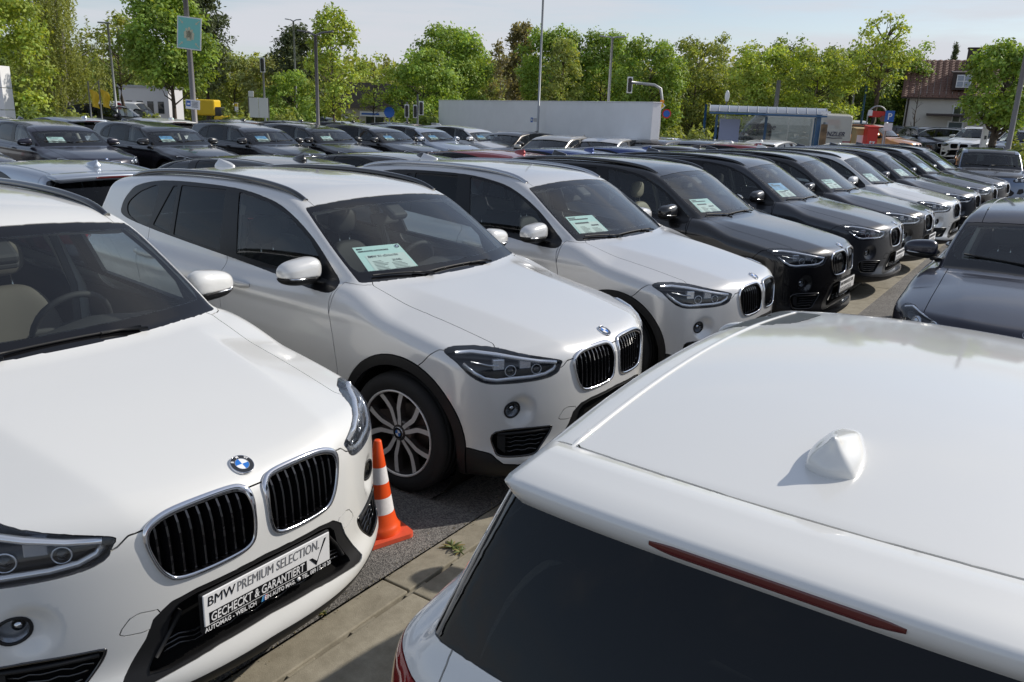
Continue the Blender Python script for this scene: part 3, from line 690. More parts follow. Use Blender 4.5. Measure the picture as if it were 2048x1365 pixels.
def make_interior(root,dash_x=-.50,seat_x=-1.52,rear_x=-2.40,seatm=M_SEATBLK,hw=.66,zb=.38,dash_z=1.0,belt=True,bx=-1.62):
    b=MB();b.smooth=True
    n=13;m=9;vs=[]
    for i in range(n):
        y=-hw-.05+(2*hw+.1)*i/(n-1);cl=.05*bump(y,.36,.2)
        for q,(dx,z) in enumerate(((.14,dash_z-.10),(.05,dash_z-.035),(-.10,dash_z),(-.22,dash_z+.01+cl*.6),(-.30,dash_z+.005+cl),(-.37,dash_z-.03+cl*.5),(-.40,dash_z-.10),(-.38,dash_z-.25),(-.30,dash_z-.45))):
            vs.append((dash_x+dx-.10*(abs(y)/hw)**2,y,z))
    b.add(vs,[(i*m+k,i*m+k+1,(i+1)*m+k+1,(i+1)*m+k)[::-1] for i in range(n-1) for k in range(m-1)])
    d=b.build('dashboard',M_INTR,root)
    b=MB();b.smooth=True
    c=Vector((dash_x-.52,.36,dash_z-.03));R=Matrix.Rotation(math.radians(-66),3,'Y')
    b.tube([c+R@Vector((.185*math.cos(a),.185*math.sin(a),0)) for a in np.linspace(0,2*math.pi,28,endpoint=False)],.016,8,closed=True)
    b.tube([c+R@Vector((0,-.18,0)),c+R@Vector((0,0,-.02)),c+R@Vector((0,.18,0))],.018,6);b.tube([c+R@Vector((-.17,0,0)),c],.018,6)
    b.lathe([(0,.012),(.05,.01),(.065,-.015)],16,c=c);b.tube([c,c+Vector((.25,0,-.12))],.04,8)
    b.build('steering_wheel',M_INTR,root)
    for y in(-.36,.36): make_seat(root,seat_x,y,seatm,seatm,zb)
    if rear_x:
        s=ellipsoid('rear_seat',(rear_x,0,zb+.34),(.08,hw-.02,.32),4,seatm,root,.035,lambda X,Y,Z:(X+Z*.30,Y,Z))
        for y in(-.36,0,.36): ellipsoid('rear_headrest',(rear_x-.13,y,zb+.72),(.05,.12,.075),2.8,seatm,s,.022)
    if belt:
        for sg in(-1,1):
            b=MB();yb=hw+.055;b.tube([(bx,sg*(yb),.70),(bx+.01,sg*(yb-.01),dash_z+.02),(bx-.04,sg*(yb-.08),dash_z+.26),(bx-.06,sg*(yb-.14),dash_z+.40)],[.045,.042,.036,.04],8,flat=.5,up=(1,0,0));b.build('pillar_trim',M_BELT,root)
            b=MB();b.tube([(bx+.055,sg*(yb-.06),.75),(bx+.035,sg*(yb-.05),dash_z+.05),(bx+.0,sg*(yb-.12),dash_z+.34)],.022,6,flat=.12,up=(1,0,0));b.build('seat_belt',M_INTGREY,root)
def plate_parts(root,x,z,full,tilt=0):
    b=MB();b.bbox((x-.006,0,z),(.014,.535,.140),.006);h=b.build('plate_holder',M_BLACKPL,root)
    b=MB();b.bbox((x+.003,0,z+.010),(.006,.520,.112),.005);p=b.build('plate',M_WHITE,h)
    R=Matrix(((0,0,1),(1,0,0),(0,1,0)))   # text x->+y, y->+z, faces +x
    def put(nm,txt,size,y,zz,mat,bold=0,shear=.0,wid=None,par=p):
        me=text_mesh(txt,size,'LEFT',bold,shear,.0006,1)
        if wid:
            co=np.empty(len(me.vertices)*3,np.float32);me.vertices.foreach_get('co',co);co=co.reshape(-1,3);co[:,0]=(co[:,0]-co[:,0].min())*wid/np.ptp(co[:,0]);me.vertices.foreach_set('co',co.ravel());me.update()
        o=mo(nm,me,mat,par);o.matrix_local=Matrix.Translation((x+.0068,y,z+zz))@R.to_4x4();return o
    b=MB();b.box((x+.0062,-.045,z-.021),(.0012,.395,.040));b.build('plate_band',M_GLOSSBLK,p)
    if full:
        put('lettering','BMW',.047,-.245,.023,M_GLOSSBLK,.0,.12,.104)
        put('lettering','PREMIUM SELECTION.',.050,-.135,.022,pbr('grey_print',(.30,.30,.31),.35,.4),.0,.12,.345)
        put('lettering','GECHECKT & GARANTIERT',.0425,-.236,-.035,M_WHITE,.0005,.12,.378)
        put('lettering','AUTOMAG - WEIL ICH',.0215,-.262,-.064,M_WHITE,.0002,0,.195,h);put('lettering','EIN AUTO MAG.',.0215,-.032,-.064,M_WHITE,.0002,0,.130,h);put('lettering','TEL. 089 / 5 10 20',.0215,.128,-.064,M_WHITE,.0002,0,.134,h)
        b=MB();b.lathe([(0,.0008),(.008,.0006),(.008,-.001)],16);o=b.build('logo',M_WHITE,h);o.matrix_local=Matrix.Translation((x+.006,.115,z-.057))@R.to_4x4()
        for k,m in enumerate((M_LTBLUE,M_BLUE,M_REDP)):
            b=MB();b.prism([(-.045+.007*k,-.066),(-.0395+.007*k,-.066),(-.034+.007*k,-.048),(-.0395+.007*k,-.048)],x+.0045,x+.0056,lambda a,c,q:(q,a,z+c));b.build('stripe',m,h)
        # tick mark
        b=MB();b.prism([(.165,-.005),(.178,-.005),(.200,-.026),(.245,.05),(.236,.05),(.196,-.041)],x+.0062,x+.0072,lambda a,c,q:(q,a,z+.002+c));b.build('tick',M_GLOSSBLK,p)
    else:
        put('lettering','BMW PREMIUM SELECTION.',.047,-.245,.022,M_GLOSSBLK,.0002,.12,.455);put('lettering','GECHECKT & GARANTIERT',.0425,-.236,-.035,M_WHITE,.0005,.12,.378)
    return h
def diag(F,u,z):
    lo,hi=-.2,1.2
    for n in(41,41,11):
        t=np.linspace(lo,hi,n);v=F.f(t-u*S7,t+u*S7,np.full(n,float(z)))<0;k=n-1-int(np.argmax(v[::-1])) if v.any() else 0;lo,hi=float(t[k]),float(t[min(k+1,n-1)])
    return (lo+hi)/2
def build_suv_proto(F,T):
    root=empty('car')
    A=lambda *a,**k:add_part(T,root,*a,**k)
    A('hood','hood',PM,objmat=True);A('roof','roof',PM,objmat=True);A('front_bumper','bumper_f',PM,objmat=True);A('rear_bumper','bumper_r',PM,objmat=True);A('tailgate','tailgate',PM,objmat=True)
    A('front_bumper_skirt','valance',M_BLACKPL);A('rear_skirt','rear_valance',M_BLACKPL);A('cowl','cowl',M_BLACKPL,off=.004,gap=-.004)
    for s in 'LR':
        A('fender','fender',PM,s,objmat=True);A('front_door','door_f',PM,s,objmat=True);A('rear_door','door_r',PM,s,objmat=True);A('side_frame','body',PM,s,objmat=True)
        A('arch_trim','arch_trim_f',M_BLACKPL,s,off=-.006);A('arch_trim','arch_trim_r',M_BLACKPL,s,off=-.006);A('sill_trim','sill_trim',M_BLACKPL,s,off=-.004);A('window_trim','surround',M_TRIMBLK,s,gap=.0005,lip=.02)
        A('tow_cover','tow_cover',PM,s,objmat=True,gap=.0012)
        for g,m in(('glass_q',M_PRIV),('glass_t',M_PRIV),('glass_r',M_PRIV),('glass_f',M_SIDEGL)): A('side_window',g,m,s,off=.005,gap=-.003,lip=0)
        A('tail_light','tail_light',M_REDLENS,s)
    A('windscreen','windscreen',M_GLASS,off=.003,gap=-.004,lip=0);A('rear_window','rear_glass',M_PRIV,off=.003,gap=-.002,lip=0)
    A('headliner','roof',M_HEADLIN,off=.035,gap=-.05,lip=0)
    A('windscreen_border','ws_border',M_FRIT,off=.003,gap=-.001,lip=0)
    # grille
    kid=soft(KID,64)
    sx=lambda y,z:surf(F,'x',y,z,.3,1.1)
    for sg in(-1,1):
        s='L' if sg>0 else 'R'
        rec=A('grille','kidney',M_DARK,s,gap=-.003,lip=.0,voff=(-.075,0,0))
        b=MB();pts=[];rr=[]
        for y,z in kid: pts.append((sx(y,z)+.004,sg*y,z));rr.append(.0075+.0065*sstep(.74,.83,z))
        b.tube(pts,rr,10,closed=True,flat=.62,up=(1,0,.25));b.build('grille_ring',M_CHROME,rec)
        r=T.part('kidney',0,-.001,.075,s)
        V,Fc,N=r;n0=len(np.unique(T.F[T.L==T.names.index('kidney')]));wall=(Fc>=n0).all(1);mo('grille_wall',npmesh('grille_wall',V,Fc[wall],None),M_GLOSSBLK,rec)
        P=np.array(kid)
        for i in range(9):
            y=.068+(.345-.068)*i/8
            zs=[]
            for (ya,za),(yb,zb) in zip(P,np.roll(P,-1,0)):
                if (ya-y)*(yb-y)<=0 and ya!=yb: zs.append(za+(zb-za)*(y-ya)/(yb-ya))
            z0,z1=min(zs)+.006,max(zs)-.006;b=MB();vs=[]
            for z in np.linspace(z0,z1,7):
                xx=sx(y,z)-.010-.012*(1-((z-z0)/(z1-z0)))*0
                for dx,dy in((0,-.0035),(0,.0035),(-.045,.006),(-.045,-.006)): vs.append((xx+dx,sg*(y+dy),z))
            b.add(vs,[(q*4+e,q*4+(e+1)%4,q*4+4+(e+1)%4,q*4+4+e) for q in range(6) for e in range(4)]+[(0,1,2,3),(24,25,26,27)]);b.build('slat',M_GLOSSBLK,rec)
        # lamps
        hl=A('headlight','headlight',M_LENS,s,off=.001,gap=.001,lip=0)
        def inset(nm,mat,off,gap,lip):
            q=T.part('headlight',off,gap,lip,s);return mo(nm,npmesh(nm,*q),mat,hl)
        inset('lamp_housing',M_LAMPDK,.038,.001,0)
        r=T.part('headlight',0,.0,.040,s);V,Fc,N=r;n0=len(np.unique(T.F[T.L==T.names.index('headlight')]));wall=(Fc>=n0).all(1);mo('lamp_rim',npmesh('lamp_rim',V,Fc[wall],None),M_LAMPEDGE,hl)
        def onlamp(u,z,dep):   # lamp-plane point -> car space, dep below the lens
            m=diag(F,u,z)-dep*.8;return Vector((m-u*S7,sg*(m+u*S7),z))
        for u,rad in((.055,.029),(-.085,.026)):
            c=onlamp(u,.775,.030);d=Vector((.80,sg*.58,.02)).normalized();q=d.to_track_quat('Z','Y').to_matrix()
            b=MB();b.tube([c+q@Vector((rad*math.cos(a),rad*math.sin(a),0)) for a in np.linspace(0,2*math.pi,24,endpoint=False)],.0030,6,closed=True,up=d);b.build('lamp_ring',M_LAMPRFL,hl)
            b=MB();b.lathe([(0,.02),(rad*.45,.016),(rad*.8,.0),(rad*.95,-.02)],20);o=b.build('projector',M_GLOSSBLK,hl);o.matrix_local=Matrix.Translation(c-d*.012)@q.to_4x4()
            b=MB();c2=c+Vector((0,0,0));b.bbox((0,0,0),(.062,.055,.030),.004);o=b.build('reflector',M_LAMPRFL,hl);o.matrix_local=Matrix.Translation(onlamp(u+.065,.81,.035))@q.to_4x4()
        b=MB();b.tube([onlamp(u,z,.010) for u,z in((.335,.862),(.25,.868),(.13,.858),(0,.836),(-.10,.818),(-.19,.806))],.0150,6,flat=.75);b.build('light_strip',M_LAMPRFL,hl)
        b=MB();b.tube([onlamp(u,z,.014) for u,z in((.30,.815),(.245,.775),(.19,.745),(.13,.736),(.05,.741),(-.06,.743),(-.13,.751),(-.175,.77),(-.19,.788))],.0105,6);b.build('light_strip',M_LAMPRFL,hl)
        b=MB();b.tube([onlamp(u,z,.02) for u,z in((.26,.825),(.17,.810),(.12,.806))],.009,6,flat=.6);b.build('reflector',M_SATIN,hl)
        # fog lamp
        fg=A('fog_light','fog',M_LENS,s,off=.002,gap=0,lip=0);q=T.part('fog',.03,.0,0,s);mo('lamp_bowl',npmesh('lamp_bowl',*q),M_LAMPRFL,fg)
        r=T.part('fog',0,.0,.032,s);V,Fc,N=r;n0=len(np.unique(T.F[T.L==T.names.index('fog')]));wall=(Fc>=n0).all(1);mo('lamp_rim',npmesh('lamp_rim',V,Fc[wall],None),M_GLOSSBLK,fg)
        fu=[onlamp(.045+.041*math.cos(a),.575+.041*math.sin(a),-.001) for a in np.linspace(0,2*math.pi,24,endpoint=False)]
        b=MB();b.tube(fu,.0055,6,closed=True,up=(S7,sg*S7,0));b.build('lamp_ring',M_BLACKPL,fg)
        c=onlamp(.045,.575,.02);b=MB();b.lathe([(0,.012),(.012,.010),(.02,0),(.021,-.01)],14);o=b.build('projector',M_CHROME,fg);o.matrix_local=Matrix.Translation(c)@Vector((.8,sg*.6,0)).to_track_quat('Z','Y').to_matrix().to_4x4()
        # side intake
        it=A('side_intake','side_intake',M_DARK,s,off=.035,gap=-.004,lip=0)
        r=T.part('side_intake',0,.0,.04,s);V,Fc,N=r;n0=len(np.unique(T.F[T.L==T.names.index('side_intake')]));wall=(Fc>=n0).all(1);mo('intake_wall',npmesh('intake_wall',V,Fc[wall],None),M_BLACKPL,it)
        si=soft(SI,40);b=MB();b.tube([onlamp(u,z,.002) for u,z in si],.006,6,closed=True,up=(S7,sg*S7,0));b.build('intake_rim',M_GLOSSBLK,it)
        for zz in(.355,.378,.401,.424):
            u1=np.interp(zz,[.33,.36,.447],[-.063,-.111,-.170]);b=MB();b.tube([onlamp(u,zz+.004*math.sin(u*90),.010) for u in np.linspace(.075,u1+.012,9)],.0055,5,flat=.7);b.build('slat',M_GLOSSBLK,it)
        b=MB();b.prism([(.078,.345),(.118,.375),(.122,.455),(.078,.455)],0,1,lambda a,c,h:tuple(onlamp(a,c,.006 if h else .03)));b.build('intake_panel',M_BLACKPL,it)
        b=MB();b.smooth=True;P_=[onlamp(u,.45,.004) for u in np.linspace(.12,-.16,8)];b.tube([p-Vector((0,0,.0)) for p in P_],.010,6,flat=.8);b.build('intake_bar',M_BLACKPL,it)
    sur=A('intake_surround','intake_surround',M_BLACKPL,off=.004,gap=-.001)
    it=A('lower_grille','intake',M_DARK,off=.05,gap=-.004,lip=0);mo('intake_wall',npmesh('intake_wall',*T.wall('intake',.055,'C')),M_BLACKPL,it)
    for z in(.392,.408,.424):
        b=MB();b.tube([(sx(abs(y),z)-.016,y,z+.006*math.cos(y*60)) for y in np.linspace(-.36,.36,31)],.0055,5,flat=.8);b.build('slat',M_GLOSSBLK,it)
    for sg in(-1,1):
        b=MB();b.tube([(sx(.33,.50)-.01,sg*.30,.51),(sx(.33,.47)-.012,sg*.345,.45),(sx(.38,.41)-.01,sg*.385,.385)],.016,6,flat=.5);b.build('intake_brace',M_BLACKPL,it)
    # inner wall of the wells and dark tub
    TI=TM(F,(-3.68,0,.12),(.94,.96,1.66),.035,.03)
    TI.cut(lambda x,y,z,n:np.maximum(np.minimum(np.hypot(x-.035,z-.345),np.hypot(x+2.67,z-.345))-.40,.45-y),'hole')
    TI.cut(lambda x,y,z,n:np.maximum(polysd(y,z,soft(KID)),.3-x)-.01,'hole');TI.cut(lambda x,y,z,n:np.maximum(polysd(uu(x,y),z,soft(HL)),-x)-.006,'hole');TI.cut(lambda x,y,z,n:np.maximum(np.maximum(polysd(y,z,INT),polysd(uu(x,y),z,SI)*0-1),.3-x)-.01,'hole');TI.cut(lambda x,y,z,n:np.maximum(polysd(uu(x,y),z,SI),.2-x)-.01,'hole');TI.cut(lambda x,y,z,n:np.maximum(np.hypot(uu(x,y)-.03,z-.573)-.10,.2-x),'hole')
    TI.cut(lambda x,y,z,n:np.where(x>-.25,z-1.2,z-1.03),'tub')
    r=TI.part('tub',0,0,0,'C');mo('inner_body',npmesh('inner_body',*r),M_INTR,root)
    for cx in(.035,-2.67):
        for sg in(-1,1):
            b=MB();b.lathe([(.0,.56),(.395,.56),(.395,.868)],36,c=(cx,0,.345),axis='y')
            if sg<0: b.v=[(x,-y,z) for x,y,z in b.v];b.f=[f[::-1] for f in b.f]
            b.build('wheel_arch_liner',M_DARK,root)
    # wheels
    ty,rm,dk=make_wheel(0,.339,.246);bd=badge_mesh(.034)
    for cx,yy in((.012,.795),(-2.67,.795)):
        for sg in(-1,1):
            w=mo('wheel',rm,None,root);w.location=(cx,sg*yy,.338);w.rotation_euler=(0,RNG.uniform(0,6.28) if not(cx>0 and sg<0) else math.radians(14),0 if sg>0 else math.pi)
            mo('tyre',ty,None,w);mo('brake_disc',dk,None,w);o=mo('hub_cap',bd,None,w);o.matrix_local=Matrix.Translation((0,.089,0))@Matrix.Rotation(-math.pi/2,4,'X')
    for s in 'LR': make_mirror(root,s)
    # handles
    for s,sg in(('L',1),('R',-1)):
        for hx,hz in((-1.33,.982),(-2.36,1.03)):
            y0=surf(F,'y',hx,hz,.3,1.1)
            b=MB();b.smooth=True
            b.tube([(hx+.115,sg*(surf(F,'y',hx+.115,hz-.006,.3,1.1)+.002),hz-.006),(hx+.06,sg*(y0+.030),hz-.002),(hx-.03,sg*(y0+.036),hz+.003),(hx-.10,sg*(y0+.026),hz+.008),(hx-.125,sg*(y0-.004),hz+.01)],[.012,.022,.024,.022,.014],10,flat=.7,up=(0,1,0))
            o=b.build('door_handle',PM,root);o.data.materials.clear();o.data.materials.append(PM);o.material_slots[0].link='OBJECT';o.material_slots[0].material=PM
    # roof rails
    for sg in(-1,1):
        pts=[];
        for x,yy,dz in((-1.03,.590,-.006),(-1.12,.588,.006),(-1.25,.584,.015),(-1.5,.576,.020),(-1.9,.566,.022),(-2.3,.557,.022),(-2.6,.548,.021),(-2.85,.540,.014),(-3.0,.532,-.004)):
            pts.append((x,sg*yy,surf(F,'z',x,yy,1.2,1.8)+dz))
        P=curve_pts(pts,48,False);b=MB();b.tube(P,.021,8,flat=.95);o=b.build('roof_rail',M_GLOSSBLK,root);o.material_slots[0].link='OBJECT';o.material_slots[0].material=M_GLOSSBLK
    # badge, wipers, mirror pod, fin
    bz=surf(F,'z',BADGE_X,0,.5,1.2);g=F.grad(np.array([[BADGE_X,0,bz]]))[0];nv=Vector(g).normalized();ya=Vector((0,1,0));xa=ya.cross(nv)*-1
    bme=badge_mesh(.041);bo=mo('badge',bme,None,root)
    R=Matrix((ya,-xa*-1,nv)).transposed();xv=Vector((0,1,0));yv=nv.cross(xv);R=Matrix((xv,yv,nv)).transposed()
    bo.matrix_local=Matrix.Translation(Vector((BADGE_X,0,bz))+nv*.002)@R.to_4x4()
    for ch,a in(('B',145),('M',90),('W',35)):
        t=text_mesh(ch,.0135,'CENTER',.0003);o=mo('badge_letter',t,M_WHITE,bo);a=math.radians(a);o.matrix_local=Matrix.Translation((.0275*math.cos(a),.0275*math.sin(a),.0045))@Matrix.Rotation(a-math.pi/2,4,'Z')
    def onws(y,z,o):
        x=surf(F,'x',abs(y),z,-1.8,.3);g=Vector(F.grad(np.array([[x,y,z]]))[0]).normalized();return Vector((x,y,z))+g*o
    for pts in(((-.64,1.112),(-.35,1.104),(-.28,1.098)),((-.31,1.100),(.0,1.108),(.30,1.100))):
        b=MB();a_,c_,d_=[onws(y,z,.010) for y,z in pts];L=[a_.lerp(d_,t)+Vector((0,0,.006*math.sin(t*math.pi))) for t in np.linspace(0,1,8)]
        b.tube(L,.006,6);b.tube([L[5],L[6],onws(pts[2][0]+.02,pts[2][1]-.01,.012)],.011,6,flat=.6);b.build('wiper',M_BLACKPL,root)
    b=MB();c=onws(0,1.44,-.03);b.bbox(c+Vector((-.02,0,-.012)),(.16,.14,.05),.02,M=Matrix.Rotation(math.radians(32),3,'Y'));b.build('sensor_pod',M_INTR,root)
    b=MB();b.bbox(c+Vector((-.10,0,-.075)),(.035,.24,.075),.015,M=Matrix.Rotation(math.radians(-12),3,'Y'));b.build('inner_mirror',M_INTR,root)
    make_fin(root,(-2.64,0,surf(F,"z",-2.64,0,1.2,1.8)))
    make_interior(root)
    return root
def make_fin(root,p,sc=1.0,mat=None):
    """shark-fin aerial, tall end to the rear"""
    def f(x,y,z):
        X,Y,Z=(x-p[0])/sc,(y-p[1])/sc,(z-p[2])/sc
        u=np.clip((.095-X)/.185,0,1)
        base=np.sqrt((X/.098)**2+(Y/(.047-.012*X/.09))**2+(np.maximum(Z,0)/.038)**2)-1
        top=.006+.064*u**1.25
        w=.0050+.018*np.clip((top-Z)/.07,0,1)**1.2
        bl=smax(smax(np.abs(Y)-w,(Z-top)*.9,.012),smax(X-.088,-.066-X-.30*Z,.02),.018)
        return smin(base*.036,bl,.040)*sc
    lo=[p[0]-.15*sc,p[1]-.07*sc,p[2]-.012];h=.0036*sc
    V,Q=surfnet(f,lo,[lo[0]+.30*sc,lo[1]+.14*sc,lo[2]+.11*sc],h,False);e=.0008
    for _ in range(3):
        x,y,z=V.T;g=np.stack([f(x+e,y,z)-f(x-e,y,z),f(x,y+e,z)-f(x,y-e,z),f(x,y,z+e)-f(x,y,z-e)],1)/(2*e);V=V-(f(x,y,z)/np.maximum((g*g).sum(1),.2))[:,None].clip(-.004,.004)*g
    e=.002;x,y,z=V.T;g=np.stack([f(x+e,y,z)-f(x-e,y,z),f(x,y+e,z)-f(x,y-e,z),f(x,y,z+e)-f(x,y,z-e)],1)
    o=mo('antenna',npmesh('antenna',V,Q,nrm(g)),mat or PM,root,True)
    return o
# ---------------------------------------------------------------- other cars
HATCH=dict(rear_axle=-2.69,axle_z=.31,arch=.345,x_tail=-3.56,
 wx=[(1.0,.80),(.7,.835),(.35,.868),(0,.878),(-.8,.878),(-2.0,.882),(-2.7,.878),(-3.2,.845),(-3.6,.80)],
 sect=[(.12,.11),(.22,.06),(.34,.022),(.48,.010),(.60,.004),(.72,.0),(.82,.006),(.90,.03),(.98,.075),(1.1,.16)],
 nose=[(.12,.69),(.20,.755),(.27,.782),(.38,.785),(.50,.778),(.60,.768),(.70,.745),(.80,.71)],nose_plan=(.40,2.4),
 hood=[(1.0,.52),(.80,.672),(.72,.728),(.6,.772),(.4,.822),(.15,.866),(-.1,.897),(-.35,.925),(-.5,.940),(-.8,.95),(-1.4,.95),(-2.4,.975),(-3.0,.965),(-3.6,.925)],
 hood_fall=(.025,2.3),crease_y=(.50,-.14),crease_h=.07,crease=(.80,-.02,.007),
 tail=[(.15,-3.44),(.30,-3.53),(.5,-3.56),(.7,-3.545),(.9,-3.51),(1.1,-3.44)],tail_plan=(.20,3.0),k_sr=.09,z_bot=.17,
 cab_side=(.715,.33,.12),cplan=[(-.2,-.09),(-.6,-.03),(-1.0,-.006),(-1.6,0),(-2.2,-.006),(-2.7,-.024),(-3.1,-.052),(-3.5,-.085)],
 ws=(-.40,.945,1.82,.125,.12),
 roof=[(-.6,1.22),(-.95,1.272),(-1.2,1.309),(-1.5,1.344),(-1.9,1.381),(-2.4,1.400),(-2.8,1.390),(-3.1,1.367),(-3.4,1.335)],roof_fall=(.036,2.2),
 rw=(-3.44,1.0,-.58,.09),cab_bot=.65,k_rp=.05,k_roof=.06,spoiler=(-2.95,-3.37,.548,.045,.002,.055))
WAGON=dict(HATCH);WAGON.update(rear_axle=-2.81,x_tail=-3.83,axle_z=.325,arch=.36,
 wx=[(1.0,.82),(.7,.855),(.35,.892),(0,.902),(-.8,.902),(-2.0,.905),(-2.8,.902),(-3.4,.870),(-3.85,.82)],
 nose=[(.12,.73),(.20,.79),(.27,.815),(.38,.82),(.50,.815),(.60,.805),(.70,.785),(.80,.75)],
 hood=[(1.0,.56),(.82,.695),(.74,.752),(.62,.795),(.4,.845),(.15,.886),(-.1,.915),(-.4,.944),(-.6,.958),(-.9,.965),(-1.4,.96),(-2.4,.985),(-3.2,1.0),(-3.85,.99)],
 tail=[(.15,-3.70),(.30,-3.79),(.5,-3.83),(.7,-3.81),(.9,-3.765),(1.1,-3.70)],
 cab_side=(.735,.33,.12),cplan=[(-.3,-.09),(-.7,-.03),(-1.1,-.006),(-1.8,0),(-2.4,-.010),(-3.0,-.040),(-3.4,-.08),(-3.8,-.12)],
 ws=(-.47,.965,1.85,.125,.12),roof=[(-.7,1.24),(-1.05,1.333),(-1.3,1.378),(-1.6,1.410),(-2.0,1.428),(-2.5,1.422),(-3.0,1.398),(-3.4,1.362),(-3.7,1.325)],
 rw=(-3.70,1.0,-.60,.09),spoiler=(-3.2,-3.62,.55,.035,.004,.05))
I3=dict(HATCH);I3.update(rear_axle=-2.57,x_tail=-3.25,axle_z=.345,arch=.37,
 wx=[(1.0,.78),(.7,.82),(.3,.872),(0,.885),(-.8,.885),(-2.0,.885),(-2.6,.88),(-3.0,.85),(-3.3,.81)],
 sect=[(.12,.09),(.22,.05),(.34,.022),(.5,.010),(.65,.004),(.78,.0),(.90,.008),(1.0,.03),(1.08,.075),(1.2,.16)],
 nose=[(.12,.62),(.20,.68),(.30,.71),(.45,.715),(.6,.70),(.75,.675),(.9,.62),(1.0,.56)],nose_plan=(.38,2.3),
 hood=[(1.0,.60),(.72,.80),(.62,.90),(.5,.955),(.3,1.015),(.0,1.065),(-.2,1.09),(-.5,1.10),(-1,1.06),(-1.6,1.0),(-2.4,1.0),(-3.3,1.05)],
 hood_fall=(.03,2.3),crease_h=.04,tail=[(.15,-3.16),(.3,-3.24),(.6,-3.26),(.9,-3.22),(1.2,-3.15)],
 cab_side=(.77,.24,.12),cplan=[(0,-.08),(-.4,-.03),(-.9,0),(-1.6,0),(-2.3,-.02),(-3,-.07),(-3.3,-.1)],
 ws=(-.12,1.09,1.30,.14,.10),roof=[(-.3,1.40),(-.6,1.50),(-.9,1.548),(-1.3,1.572),(-1.8,1.575),(-2.4,1.55),(-2.9,1.51),(-3.2,1.48)],
 rw=(-3.15,1.05,-.25,.08),spoiler=None,roof_fall=(.035,2.3))
VAN=dict(HATCH);VAN.update(rear_axle=-3.66,x_tail=-4.95,axle_z=.34,arch=.37,
 wx=[(1.0,.86),(.6,.93),(.2,.965),(-.6,.985),(-2,.99),(-4.6,.99),(-5,.98)],
 sect=[(.2,.06),(.4,.01),(.8,0),(1.2,.01),(1.6,.04),(2.0,.075),(2.4,.11)],
 nose=[(.2,.86),(.35,.93),(.5,.95),(.7,.94),(.9,.90),(1.1,.82)],nose_plan=(.35,2.4),
 hood=[(1.0,.86),(.85,1.0),(.7,1.08),(.5,1.14),(.2,1.20),(0,1.24),(-.4,1.27),(-1,1.3),(-5,1.3)],hood_fall=(.02,2.2),crease_h=.02,crease=None,
 tail=[(.3,-4.92),(.6,-4.96),(1.2,-4.95),(2,-4.92),(2.5,-4.9)],tail_plan=(.03,4),z_bot=.22,
 cab_side=(.985,.085,.0),cplan=[(.2,-.07),(-.3,-.02),(-.8,0),(-4.9,0)],
 ws=(.02,1.22,.82,.16,.05),roof=[(-.3,2.15),(-.6,2.36),(-.9,2.46),(-1.3,2.50),(-3,2.52),(-4.9,2.50)],roof_fall=(.03,3),rw=(-4.93,1.2,.0,.01),k_roof=.12,k_rp=.06,k_top=.1,spoiler=None,cab_bot=.9)
def rpoly(P): return np.array(P,float)
